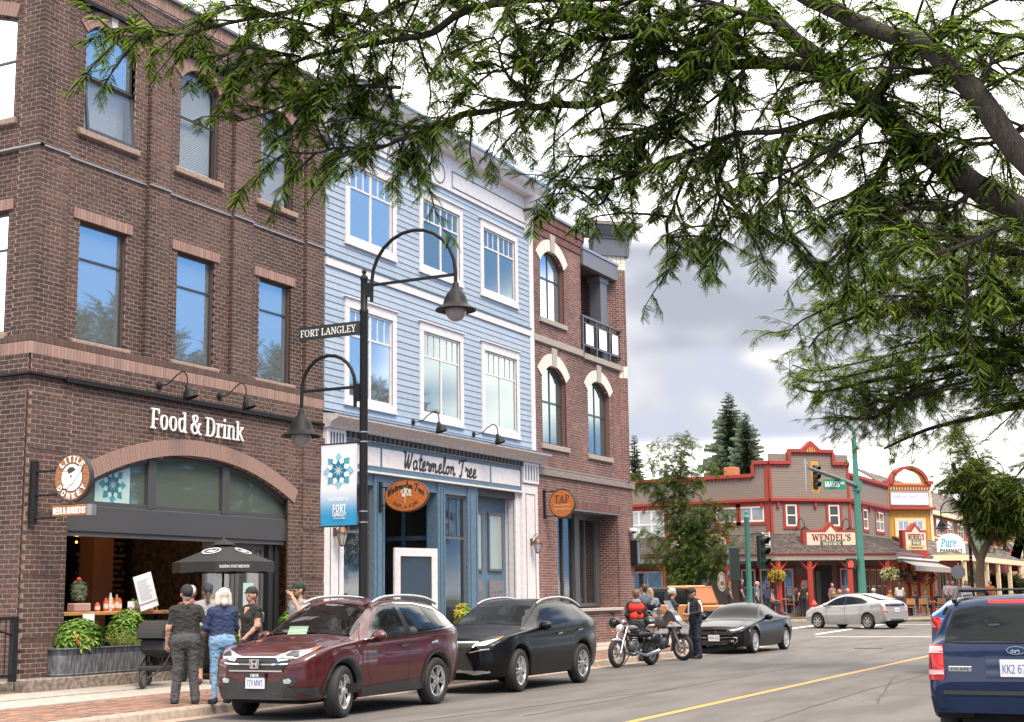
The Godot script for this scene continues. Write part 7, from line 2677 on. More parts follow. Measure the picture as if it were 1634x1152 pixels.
	var cans=[[19.38,0.16,0.05,"toy_red","copper coloured snack bag"],[19.62,0.24,0.045,"jar_red","red sauce jar"],[19.76,0.24,0.045,"jar_red","red sauce jar"],[19.90,0.30,0.04,"bottle_amber","tall amber bottle"],[20.0,0.24,0.045,"jar_red","red sauce jar"],[19.70,0.33,0.035,"bottle_clear","clear bottle"],[20.28,0.22,0.04,"can_green","green can"],[20.38,0.20,0.04,"can_lime","lime and white can"],[20.48,0.20,0.04,"can_lime","lime and white can"],[20.58,0.20,0.04,"can_orange","orange can"],[20.68,0.19,0.045,"can_copper","copper can"],[20.80,0.19,0.045,"can_copper","copper can"]]
	var cols={"toy_red":Color(0.4,0.1,0.04),"jar_red":Color(0.50,0.055,0.02),"bottle_amber":Color(0.25,0.14,0.05),"bottle_clear":Color(0.4,0.42,0.38),"can_green":Color(0.09,0.42,0.05),"can_lime":Color(0.35,0.5,0.18),"can_orange":Color(0.6,0.2,0.05),"can_copper":Color(0.33,0.15,0.09)}
	var idx={}
	for q in cans:
		idx[q[4]]=idx.get(q[4],0)+1
		var place:String=["leftmost","second","third"][idx[q[4]]-1]
		var c:Color=cols[q[3]]
		var o=thing("bottle" if "bottle" in q[4] else ("jar" if "jar" in q[4] else ("snack_bag" if "bag" in q[4] else "can")),("%s on the wooden counter" if cans.filter(func(w):return w[4]==q[4]).size()==1 else place+" %s from the left on the wooden counter")%q[4],q[4].split(" ")[-1],V3(q[0],1.485,-18.12-0.1*g.randf()),0,"bottles, jars and cans on the counter")
		b=MB.new()
		b.lathe([V2(q[2]*0.95,0),V2(q[2],0.01),V2(q[2],q[1]*0.72),V2(q[2]*0.6,q[1]*0.84),V2(q[2]*0.55,q[1]*0.97),V2(0,q[1])],12)
		put(o,"body",b.mesh(),M(q[3],c.r,c.g,c.b,0.3))
		b=MB.new()
		b.lathe([V2(q[2]*1.02,q[1]*0.2),V2(q[2]*1.02,q[1]*0.55)],12)
		put(o,"label_band",b.mesh(),M("label_cream",0.62,0.5,0.42,0.7))
	var cd=thing("notice_card","small white card standing among the jars on the counter","card",V3(20.1,1.485,-18.02))
	b=MB.new()
	b.box(V3(-0.09,0,0),V3(0.09,0.17,0.008))
	put(cd,"card",b.mesh(),M("paper_white",0.72,0.70,0.74,0.8))
	cd=thing("paper_notice","white paper sheet taped to the counter's front edge","paper",V3(19.0,1.05,-17.99))
	b=MB.new()
	b.box(V3(-0.14,0,0),V3(0.14,0.40,0.004))
	put(cd,"sheet",b.mesh(),mats["paper_white"])
	t=thing("menu_stand","white printed menu board leaning on the counter","menu board",V3(20.42,1.5,-17.85))
	b=MB.new()
	b.xf=Transform3D(Basis(V3(0,0,1),deg_to_rad(13))*Basis(Vector3.RIGHT,deg_to_rad(-8)),Vector3.ZERO)
	b.cbox(V3(-0.24,0.02,-0.01),V3(0.24,0.66,0.01),0.004)
	put(t,"board",b.mesh(),M("menu_white",0.62,0.62,0.66,0.6))
	var bx=b.xf
	b=MB.new()
	b.xf=bx
	for k in 15:
		b.box(V3(-0.19,0.19+k*0.026,0.01),V3(-0.19+g.randf_range(0.22,0.37),0.20+k*0.026,0.012))
	b.box(V3(-0.24,0.12,0.01),V3(0.24,0.15,0.014))
	put(t,"print",b.mesh(),M("print_grey",0.22,0.22,0.26,0.7)).set_meta("kind","stuff")
	b=MB.new()
	b.tube([bx*V3(0.2,0.25,-0.01),V3(0.42,-0.02,-0.2)],0.01,5)
	put(t,"prop",b.mesh(),M("prop_white",0.6,0.6,0.58,0.5))
	t=thing("parasol","black octagonal parasol with white printed badges in front of the folding doors","parasol",V3(21.38,0.2,-16.95))
	var n=8
	b=MB.new()
	var apex=V3(0,2.52,0)
	var rim=[]
	for k in n:
		var a=TAU*(k+0.35)/n
		rim.append(V3(cos(a)*0.95,2.15,sin(a)*0.95))
	for k in n:
		var p:Vector3=rim[k]
		var q:Vector3=rim[(k+1)%n]
		var mid=(p+q)/2*0.985-V3(0,0.0,0)
		mid.y=2.15
		b.tri(apex,q,mid)
		b.tri(apex,mid,p)
		b.quad(p,mid,mid-UP*0.18,p-UP*0.20)
		b.quad(mid,q,q-UP*0.20,mid-UP*0.18)
	put(t,"canopy",b.mesh(),M("canopy_black",0.026,0.026,0.028,0.85))
	b=MB.new()
	b.lathe([V2(0.24,2.475),V2(0.1,2.55),V2(0.03,2.58),V2(0.0,2.64)],8)
	put(t,"vent",b.mesh(),mats["canopy_black"])
	b=MB.new()
	b.cyl(V3(0,0.1,0),V3(0,2.5,0),0.022,10)
	put(t,"pole",b.mesh(),black_metal)
	b=MB.new()
	b.cbox(V3(-0.25,0,-0.25),V3(0.25,0.1,0.25),0.03)
	put(t,"base",b.mesh(),black_metal)
	for k in n:
		b=MB.new()
		b.tube([apex-UP*0.06,rim[k]-UP*0.04],0.008,4)
		put(t,"rib",b.mesh(),black_metal)
	for k in [1,2,3]:
		var p:Vector3=rim[k]
		var q:Vector3=rim[(k+1)%n]
		var right=(p-q).normalized()
		var up=(apex-(p+q)/2).normalized()
		if k !=2:
			b=MB.new()
			b.xf=Transform3D(Basis(right,up,right.cross(up)),(p+q)/2+up*0.5+right.cross(up)*0.012)
			b.band(disc(0,0,0.19,0.15,20),disc(0,0,0.16,0.12,20),0.0,0.004)
			b.prism(PackedVector2Array([V2(-0.1,-0.04),V2(-0.02,0.06),V2(0.03,0.0),V2(0.1,0.07),V2(0.08,-0.05)]),0.0,0.004)
			put(t,"badge",b.mesh(),M("badge_white",0.7,0.7,0.7,0.7))
		else:
			var mid=(p+q)/2*0.985
			text(t,"lettering","TRADING POST BREWING",0.62,0.05,Transform3D(Basis(right,UP,right.cross(UP)),V3(mid.x,2.06,mid.z)+right.cross(UP)*0.006),M("badge_white",0.7,0.7,0.7,0.7),true,true,0.004)
	t=thing("railing","black iron railing at the left edge, on the raised entrance slab","railing",V3(16.1,0.4,-17.75))
	b=MB.new()
	b.cbox(V3(0.92,0.0,-0.05),V3(1.03,1.04,0.05),0.008)
	put(t,"post",b.mesh(),black_metal)
	b=MB.new()
	b.box(V3(-0.6,0.98,-0.025),V3(0.92,1.03,0.025))
	b.tube(smooth([V3(-0.6,0.86,0),V3(0.1,0.88,0),V3(0.6,0.82,0),V3(0.92,0.74,0)],4),0.018,5)
	b.box(V3(-0.6,0.08,-0.02),V3(0.92,0.12,0.02))
	put(t,"rail",b.mesh(),black_metal).set_meta("kind","stuff")
	for k in 11:
		b=MB.new()
		var x:float=-0.5+k*0.13
		b.cyl(V3(x,0.1,0),V3(x,0.99,0),0.011,6)
		put(t,"baluster",b.mesh(),black_metal)
	pushchair()
func pushchair()->void:
	var t=thing("pushchair","black pushchair with a white cloth over its hood, by the trough planter","pushchair",V3(19.35,0.2,-16.75),deg_to_rad(18))
	var fab=M("pushchair_fabric",0.02,0.02,0.023,0.8)
	var rub=M("pushchair_rubber",0.028,0.027,0.027,0.7)
	for q in [[-0.52,0.15,0.0],[0.32,0.15,0.28],[0.32,0.15,-0.28]]:
		var b=MB.new()
		var prof=[]
		for i in 13:
			var a=TAU*i/12.0
			prof.append(V2(0.125+0.028*cos(a),0.028*sin(a)))
		prof.reverse()
		b.lathe(prof,22,V3(q[0],q[1],q[2]),V3(0,0,1))
		var w=put(t,"wheel",b.mesh(),rub)
		b=MB.new()
		b.lathe([V2(0.1,-0.015),V2(0.1,0.015),V2(0.03,0.025),V2(0,0.025)],18,V3(q[0],q[1],q[2]),V3(0,0,1))
		put(w,"hub",b.mesh(),M("hub_grey",0.09,0.085,0.08,0.5))
	var b=MB.new()
	for s in [-0.2,0.2]:
		b.tube(smooth([V3(-0.5,0.16,s*0.3),V3(-0.2,0.34,s),V3(0.2,0.62,s),V3(0.5,0.98,s*1.1)],4),0.018,6)
		b.tube([V3(0.32,0.16,s*1.3),V3(0.1,0.55,s)],0.018,6)
	b.tube([V3(0.5,0.98,-0.22),V3(0.5,0.98,0.22)],0.02,6)
	put(t,"frame",b.mesh(),M("pushchair_frame",0.03,0.03,0.032,0.4,0.5))
	b=MB.new()
	b.xf=Transform3D(Basis(V3(0,0,1),deg_to_rad(-8)),Vector3.ZERO)
	b.cbox(V3(-0.32,0.52,-0.22),V3(0.3,0.82,0.22),0.07)
	put(t,"seat",b.mesh(),fab)
	b=MB.new()
	b.cbox(V3(-0.3,0.26,-0.2),V3(0.25,0.36,0.2),0.03)
	put(t,"basket",b.mesh(),fab)
	b=MB.new()
	for i in 10:
		var a0=lerpf(0.15,PI-0.55,i/10.0)
		var a1=lerpf(0.15,PI-0.55,(i+1)/10.0)
		var c=V3(0.0,0.78,0)
		var f=func(a:float,z:float)->Vector3:return c+V3(-cos(a)*0.34,sin(a)*0.34,z)
		b.quad(f.call(a0,0.23),f.call(a1,0.23),f.call(a1,-0.23),f.call(a0,-0.23))
		b.tri(c+V3(0,0,0.23),f.call(a1,0.23),f.call(a0,0.23))
		b.tri(c+V3(0,0,-0.23),f.call(a0,-0.23),f.call(a1,-0.23))
	put(t,"hood",b.mesh(),fab)
	var cl=thing("cloth","white printed cloth draped over the pushchair's hood","cloth",t.position,t.rotation.y)
	b=MB.new()
	for i in 8:
		var a0=lerpf(1.7,PI-0.4,i/8.0)
		var a1=lerpf(1.7,PI-0.4,(i+1)/8.0)
		var f=func(a:float,z:float)->Vector3:return V3(0,0.78,0)+V3(-cos(a)*0.355,sin(a)*0.355,z)
		b.quad(f.call(a0,0.245),f.call(a1,0.245),f.call(a1,-0.245),f.call(a0,-0.245))
		b.quad(f.call(a0,0.245)-UP*(0.05+0.03*(i%3)),f.call(a1,0.245)-UP*(0.05+0.03*((i+1)%3)),f.call(a1,0.245),f.call(a0,0.245))
	put(cl,"sheet",b.mesh(),MN("cloth_white",0.66,0.67,0.72,0.85,0.25,0.75,1.05,0.05))
class Car:
	var xs=PackedFloat32Array()
	var secs=[]
	var x0=0.0
	func build(rows:Array,wheels:Array,arch:float,axle:float)->void:
		x0=rows[0][0]
		var x:float=x0
		var last:float=rows[-1][0]
		while x<last+0.0001:
			var i=0
			while i<rows.size()-2 and rows[i+1][0]<x:
				i+=1
			var a:Array=rows[maxi(i-1,0)]
			var b:Array=rows[i]
			var c:Array=rows[i+1]
			var d:Array=rows[mini(i+2,rows.size()-1)]
			var t:float=(x-b[0])/(c[0]-b[0])
			var q=[]
			for k in range(1,10):
				q.append(cubic_interpolate_in_time(b[k],c[k],a[k],d[k],t,1.0,(a[0]-b[0])/(c[0]-b[0]) if i>0 else-1.0,(d[0]-b[0])/(c[0]-b[0]) if i<rows.size()-2 else 2.0))
			for w in wheels:
				var k=absf(x-w)
				if k<arch:
					var ay=axle+sqrt(arch*arch-k*k)
					q[1]=maxf(q[1],ay)
					q[3]=maxf(q[3],ay+0.04)
			var p=[Vector2(q[0]*0.55,q[1]),Vector2(q[0]*0.97,q[1]),Vector2(q[0],q[1]+0.02),Vector2(q[2],q[3]),Vector2(lerpf(q[2],q[4],0.6),lerpf(q[3],q[5],0.62)),Vector2(q[4],q[5]),Vector2(lerpf(q[4],q[6],0.5)+0.012,lerpf(q[5],q[7],0.5)),Vector2(q[6],q[7]),Vector2(q[6]*0.8,lerpf(q[7],q[8],0.45)),Vector2(q[6]*0.42,lerpf(q[7],q[8],0.85)),Vector2(0,q[8])]
			var s=[]
			for j in p.size()-1:
				for h in 3:
					s.append(p[j].cubic_interpolate(p[j+1],p[maxi(j-1,0)],p[mini(j+2,p.size()-1)],h/3.0) if j>1 else p[j].lerp(p[j+1],h/3.0))
			s.append(p[-1])
			xs.append(x)
			secs.append(s)
			x+=0.02 if x<x0+0.25 or x>last-0.3 else 0.04
	func at(i:int,j:int,sd:float)->Vector3:
		i=clampi(i,0,xs.size()-1)
		j=clampi(j,0,30)
		return Vector3(xs[i],secs[i][j].y,secs[i][j].x*sd)
	func body(b:MB,under:MB,skip:Callable)->void:
		for sd in [1.0,-1.0]:
			for i in xs.size()-1:
				for j in 30:
					if skip.call((xs[i]+xs[i+1])/2,j):
						continue
					var p=[]
					var n=[]
					for q in [[0,0],[1,0],[1,1],[0,1]]:
						p.append(at(i+q[0],j+q[1],sd))
						var nn=(at(i+q[0]+1,j+q[1],sd)-at(i+q[0]-1,j+q[1],sd)).cross(at(i+q[0],j+q[1]+1,sd)-at(i+q[0],j+q[1]-1,sd))*sd
						if j+q[1]>=29:
							nn.z=0 if j+q[1]==30 else nn.z
						n.append(nn)
					var m=under if j<3 else b
					if sd>0:
						m.trin(p[0],p[1],p[2],n[0],n[1],n[2])
						m.trin(p[0],p[2],p[3],n[0],n[2],n[3])
					else:
						m.trin(p[0],p[2],p[1],n[0],n[2],n[1])
						m.trin(p[0],p[3],p[2],n[0],n[3],n[2])
		for e in [0, xs.size() - 1]:
			for j in range(3,30):
				var a=at(e,j,1)
				var c=at(e,j+1,1)
				var a2=at(e,j,-1)
				var c2=at(e,j+1,-1)
				if e==0:
					b.quad(a2,a,c,c2)
				else:
					b.quad(a,a2,c2,c)
	func skin(b:MB,xa:float,xb:float,j0:int,off:float)->void:
		for sd in [1.0,-1.0]:
			for i in xs.size()-1:
				if xs[i]<xa or xs[i+1]>xb:
					continue
				for j in range(j0,30):
					var p=[]
					var n=[]
					for q in [[0,0],[1,0],[1,1],[0,1]]:
						var nn=((at(i+q[0]+1,j+q[1],sd)-at(i+q[0]-1,j+q[1],sd)).cross(at(i+q[0],j+q[1]+1,sd)-at(i+q[0],j+q[1]-1,sd))*sd).normalized()
						if j+q[1]==30:
							nn=Vector3(nn.x,nn.y,0).normalized()
						p.append(at(i+q[0],j+q[1],sd)+nn*off)
						n.append(nn)
					if sd>0:
						b.trin(p[0],p[1],p[2],n[0],n[1],n[2])
						b.trin(p[0],p[2],p[3],n[0],n[2],n[3])
					else:
						b.trin(p[0],p[2],p[1],n[0],n[2],n[1])
						b.trin(p[0],p[3],p[2],n[0],n[3],n[2])
	func half(i:int,y:float)->float:
		var s:Array=secs[i]
		for j in range(3,30):
			if s[j].y<=y and y<=s[j+1].y:
				return lerpf(s[j].x,s[j+1].x,(y-s[j].y)/maxf(s[j+1].y-s[j].y,1e-5))
		return-1.0 if y>s[30].y else s[4].x
	func inside(p:Vector3)->bool:
		if p.x<x0 or p.x>=xs[-1]:
			return false
		var i=clampi(xs.bsearch(p.x)-1,0,xs.size()-2)
		var t=(p.x-xs[i])/(xs[i+1]-xs[i])
		return absf(p.z)<=lerpf(half(i,p.y),half(i+1,p.y),t)
	func hit(p:Vector3,d:Vector3)->Vector3:
		var t=0.0
		while t<2.4:
			if inside(p+d*t):
				var lo=t-0.03
				for k in 8:
					var m=(lo+t)/2
					if inside(p+d*m):
						t=m
					else:
						lo=m
				return p+d*t
			t+=0.03
		return p+d*1.2
	func lay(b:MB,poly:PackedVector2Array,o:Vector3,right:Vector3,dir:Vector3,off:=0.006,level:=2)->void:
		var up=Vector3.UP
		if Geometry2D.is_polygon_clockwise(poly):
			poly.reverse()
		var t=Geometry2D.triangulate_polygon(poly)
		var tris=[]
		for i in range(0,t.size(),3):
			tris.append([poly[t[i]],poly[t[i+1]],poly[t[i+2]]])
		for l in level:
			var nx=[]
			for q in tris:
				var m0:Vector2=(q[0]+q[1])/2
				var m1:Vector2=(q[1]+q[2])/2
				var m2:Vector2=(q[2]+q[0])/2
				nx.append_array([[q[0],m0,m2],[m0,q[1],m1],[m2,m1,q[2]],[m0,m1,m2]])
			tris=nx
		var memo={}
		for q in tris:
			var p=[]
			for k in 3:
				var u:Vector2=q[k]
				if not memo.has(u):
					var c=hit(o+right*u.x+up*u.y,dir)
					var c1=hit(o+right*(u.x+0.03)+up*u.y,dir)
					var c2=hit(o+right*u.x+up*(u.y+0.03),dir)
					var nn=(c1-c).cross(c2-c).normalized()
					if nn.dot(dir)>-0.15:
						nn=-dir
					memo[u]=[c+nn*off,nn]
				p.append(memo[u])
			if (q[1]-q[0]).cross(q[2]-q[0])<0:
				p=[p[0],p[2],p[1]]
			b.trin(p[0][0],p[1][0],p[2][0],p[0][1],p[1][1],p[2][1])
func pv(a:Array)->PackedVector2Array:
	var p=PackedVector2Array()
	for i in range(0,a.size(),2):
		p.append(V2(a[i],a[i+1]))
	return p
func panel(t:Node,c:Car,called:String,side:int,poly:Array,m:Material,off:=0.006,level:=2)->MeshInstance3D:
	var b=MB.new()
	var p=pv(poly)
	match side:
		1:c.lay(b,p,V3(0,0,1.3),Vector3.RIGHT,V3(0,0,-1),off,level)
		-1:
			for i in p.size():
				p[i].x=-p[i].x
			c.lay(b,p,V3(0,0,-1.3),Vector3.LEFT,V3(0,0,1),off,level)
		0:c.lay(b,p,V3(c.x0-0.3,0,0),V3(0,0,1),Vector3.RIGHT,off,level)
		2:c.lay(b,p,V3(c.xs[-1]+0.3,0,0),V3(0,0,-1),Vector3.LEFT,off,level)
		3:c.lay(b,p,V3(c.x0-0.35,0,0.75),V3(1,0,1).normalized(),V3(1,0,-1).normalized(),off,level)
		4:
			for i in p.size():
				p[i].x=-p[i].x
			c.lay(b,p,V3(c.x0-0.35,0,-0.75),V3(-1,0,1).normalized(),V3(1,0,1).normalized(),off,level)
		5:c.lay(b,p,V3(c.xs[-1]+0.35,0,0.75),V3(1,0,-1).normalized(),V3(-1,0,-1).normalized(),off,level)
	return put(t,called,b.mesh(),m)
func screen(t:Node,c:Car,a:float,e:float,m:Material)->void:
	var b=MB.new()
	c.skin(b,a,e,21,0.005)
	put(t,"windscreen",b.mesh(),m)
func line_poly(a: Array, w: float) -> Array:
	var up=[]
	var lo=[]
	for i in range(0,a.size(),2):
		var k=mini(i+2,a.size()-2)
		var h=maxi(i-2,0)
		var d=V2(a[k]-a[h],a[k+1]-a[h+1]).normalized()
		up.append_array([a[i]-d.y*w/2,a[i+1]+d.x*w/2])
		lo=[a[i]+d.y*w/2,a[i+1]-d.x*w/2]+lo
	return up+lo
func car_wheel(t:Node3D,at:Vector3,r:float,rim_r:float,spokes:int,rim:Material,dark:Material,steer:=0.0,twin:=true)->void:
	var sd=1.0 if at.z>0 else-1.0
	var b=MB.new()
	var w=0.11
	b.lathe([V2(rim_r,-w),V2(r-0.04,-w),V2(r-0.012,-w+0.02),V2(r,-w+0.05),V2(r,w-0.05),V2(r-0.012,w-0.02),V2(r-0.045,w),V2(rim_r+0.01,w-0.012),V2(rim_r,w-0.02),V2(rim_r-0.01,-w+0.02)],40,Vector3.ZERO,V3(0,0,sd))
	var o=put(t,"wheel",b.mesh(),M("tyre",0.017,0.017,0.018,0.75))
	o.position=at
	o.rotation.y=steer
	b=MB.new()
	b.lathe([V2(rim_r-0.01,w-0.05),V2(rim_r+0.005,w-0.012),V2(rim_r-0.02,w-0.018),V2(rim_r-0.03,w-0.05)],36,Vector3.ZERO,V3(0,0,sd))
	b.lathe([V2(0.07,w-0.05),V2(0.06,w-0.02),V2(0.03,w-0.012),V2(0,w-0.01)],16,Vector3.ZERO,V3(0,0,sd))
	for k in spokes:
		var a=TAU*k/spokes
		for e in ([-0.13,0.13] if twin else [0.0]):
			var d0=V3(cos(a+e*0.5),sin(a+e*0.5),0)
			var d1=V3(cos(a+e*1.6),sin(a+e*1.6),0)
			var s=V3(-d1.y,d1.x,0)*(0.018 if twin else 0.035)
			var p=[d0*0.05-s,d1*(rim_r-0.015)-s,d1*(rim_r-0.015)+s,d0*0.05+s]
			var z=V3(0,0,sd*(w-0.022))
			if sd>0:
				b.quad(p[0]+z,p[1]+z,p[2]+z,p[3]+z)
			else:
				b.quad(p[3]+z,p[2]+z,p[1]+z,p[0]+z)
			for q in [[0,1],[2,3]]:
				b.quad(p[q[0]]+z,p[q[0]]+z*0.6,p[q[1]]+z*0.6,p[q[1]]+z)
	put(o,"rim",b.mesh(),rim)
	b=MB.new()
	b.lathe([V2(rim_r-0.01,w-0.11),V2(0.0,w-0.10)],28,Vector3.ZERO,V3(0,0,sd))
	put(o,"hub",b.mesh(),dark)
const SUV:=[[-2.22,0.44,0.32,0.54,0.50,0.52,0.74,0.42,0.82,0.84],[-2.17,0.60,0.30,0.68,0.50,0.66,0.77,0.52,0.88,0.91],[-2.03,0.74,0.28,0.81,0.52,0.79,0.86,0.61,0.94,0.98],[-1.80,0.86,0.27,0.90,0.56,0.88,0.95,0.68,0.995,1.035],[-1.40,0.87,0.27,0.91,0.60,0.885,1.01,0.70,1.05,1.085],[-1.05,0.87,0.26,0.91,0.62,0.89,1.03,0.74,1.10,1.14],[-0.60,0.87,0.25,0.91,0.62,0.89,1.05,0.69,1.33,1.40],[-0.15,0.87,0.25,0.91,0.62,0.89,1.07,0.63,1.53,1.60],[0.40,0.87,0.25,0.91,0.62,0.89,1.09,0.62,1.585,1.655],[1.10,0.87,0.26,0.91,0.64,0.89,1.12,0.61,1.56,1.64],[1.65,0.86,0.28,0.90,0.66,0.88,1.15,0.59,1.49,1.58],[1.90,0.80,0.30,0.86,0.66,0.84,1.15,0.56,1.40,1.49],[2.06,0.74,0.34,0.80,0.66,0.78,1.10,0.56,1.20,1.26],[2.16,0.62,0.38,0.70,0.64,0.68,0.98,0.52,1.05,1.08],[2.21,0.50,0.45,0.58,0.62,0.56,0.85,0.44,0.90,0.92]]
const COUPE:=[[-2.24,0.50,0.26,0.62,0.40,0.60,0.58,0.48,0.66,0.68],[-2.16,0.68,0.22,0.76,0.42,0.74,0.62,0.56,0.71,0.74],[-1.95,0.80,0.20,0.86,0.46,0.84,0.70,0.62,0.77,0.80],[-1.40,0.85,0.19,0.90,0.52,0.87,0.83,0.66,0.87,0.90],[-0.85,0.86,0.18,0.90,0.54,0.87,0.88,0.72,0.95,0.97],[-0.30,0.86,0.18,0.90,0.54,0.87,0.90,0.62,1.22,1.28],[0.15,0.86,0.18,0.90,0.54,0.87,0.92,0.55,1.31,1.385],[0.70,0.86,0.19,0.90,0.56,0.87,0.94,0.54,1.27,1.355],[1.25,0.86,0.20,0.90,0.58,0.87,0.95,0.54,1.12,1.20],[1.70,0.84,0.22,0.89,0.60,0.85,0.95,0.58,1.00,1.04],[2.05,0.78,0.26,0.84,0.60,0.80,0.92,0.56,0.96,0.985],[2.18,0.70,0.32,0.76,0.58,0.72,0.82,0.52,0.87,0.89],[2.24,0.6,0.36,0.68,0.56,0.64,0.74,0.46,0.78,0.80]]
const HATCH:=[[-2.22,0.50,0.28,0.58,0.42,0.55,0.60,0.42,0.66,0.68],[-2.12,0.66,0.24,0.73,0.44,0.70,0.68,0.52,0.76,0.79],[-1.85,0.78,0.21,0.83,0.48,0.80,0.80,0.60,0.87,0.91],[-1.40,0.81,0.20,0.86,0.52,0.83,0.90,0.66,0.98,1.02],[-1.05,0.82,0.19,0.86,0.54,0.83,0.93,0.66,1.08,1.13],[-0.45,0.82,0.18,0.86,0.54,0.83,0.95,0.60,1.31,1.38],[0.05,0.82,0.18,0.86,0.54,0.83,0.97,0.57,1.41,1.485],[0.60,0.82,0.19,0.86,0.56,0.83,0.99,0.57,1.40,1.475],[1.20,0.82,0.20,0.86,0.60,0.83,1.02,0.58,1.30,1.375],[1.70,0.81,0.22,0.85,0.64,0.82,1.05,0.62,1.18,1.235],[2.00,0.78,0.26,0.83,0.64,0.80,1.05,0.64,1.11,1.15],[2.14,0.74,0.30,0.79,0.62,0.76,0.90,0.6,0.97,1.0],[2.22,0.66,0.34,0.74,0.52,0.72,0.66,0.56,0.72,0.74]]
const BOXY:=[[-2.2,0.8,0.3,0.86,0.5,0.84,0.85,0.6,0.92,0.95],[-1.2,0.86,0.3,0.9,0.6,0.88,1.05,0.72,1.12,1.14],[-0.4,0.86,0.3,0.9,0.6,0.88,1.06,0.68,1.55,1.60],[0.6,0.86,0.3,0.9,0.6,0.88,1.07,0.67,1.60,1.66],[1.7,0.86,0.32,0.9,0.62,0.88,1.08,0.66,1.59,1.655],[1.9,0.86,0.34,0.895,0.62,0.875,1.08,0.66,1.54,1.62],[2.06,0.85,0.36,0.885,0.62,0.86,1.07,0.68,1.25,1.32],[2.14,0.83,0.38,0.87,0.62,0.85,1.03,0.72,1.09,1.11],[2.20,0.80,0.42,0.845,0.60,0.83,0.86,0.70,0.93,0.945],[2.24,0.76,0.46,0.81,0.60,0.79,0.68,0.66,0.72,0.73]]
func car(called:String,label:String,at:Vector3,turn:float,rows:Array,paint:Material,wheels:Array,r:float,glass:Material,see:=false,sx:=1.0,sy:=1.0)->Array:
	var t=thing(called,label,"car",at,turn)
	var c=Car.new()
	var rr=rows.duplicate(true)
	for q in rr:
		q[0]*=sx
		for k in [7+1,9]:
			q[k]*=sy if q[9]>1.15 else 1.0
	c.build(rr,wheels,r+0.055,r)
	var b=MB.new()
	var u=MB.new()
	c.body(b,u,func(x:float,j:int)->bool:return see and ((x>-1.02 and x<-0.22 and j>=21) or (x>-0.62 and x<1.5 and j>=15 and j<21)))
	put(t,"body",b.mesh(),paint)
	var black=M("car_plastic",0.022,0.022,0.023,0.6)
	u.box(V3(c.x0+0.25,0.22,-0.6),V3(c.xs[-1]-0.25,0.40,0.6))
	put(t,"underbody",u.mesh(),M("underbody_black",0.008,0.008,0.008,0.9))
	return [t,c]
func paint_mat(key:String,r:float,g:float,b:float,metal:=0.35)->StandardMaterial3D:
	var m=M(key,r,g,b,0.32,metal)
	m.clearcoat_enabled=true
	m.clearcoat=1.0
	m.clearcoat_roughness=0.02
	return m
func plate(t:Node3D,at:Vector3,right:Vector3,s:String,fr:String)->void:
	var f=frame(at,right)
	var b=MB.new()
	b.xf=f
	b.cbox(V3(-0.16,-0.085,-0.02),V3(0.16,0.085,0.004),0.004)
	var p=put(t,"licence_plate",b.mesh(),M("plate_silver",0.62,0.62,0.66,0.4))
	text(p,"lettering",s,0.27,0.085,f*TR(V3(0,-0.005,0.004)),M("plate_blue",0.04,0.08,0.33,0.5),false,false,0.002)
	if fr:
		b=MB.new()
		b.xf=f
		b.box(V3(-0.17,0.07,-0.01),V3(0.17,0.125,0.01))
		put(p,"plate_frame",b.mesh(),M("car_plastic",0.022,0.022,0.023,0.6))
		text(p,"lettering",fr,0.14,0.035,f*TR(V3(0,0.098,0.01)),M("sign_white",0.82,0.82,0.82,0.5),true,true,0.002)
func mirror(t:Node3D,at:Vector3,sd:float,m:Material)->void:
	var b=MB.new()
	b.ball(at+V3(0,0.05,sd*0.14),V3(0.075,0.085,0.125),14,8)
	b.cbox(at+V3(-0.03,-0.03,-0.02 if sd>0 else-0.1),at+V3(0.05,0.02,0.1 if sd>0 else 0.02),0.01)
	put(t,"wing_mirror",b.mesh(),m)
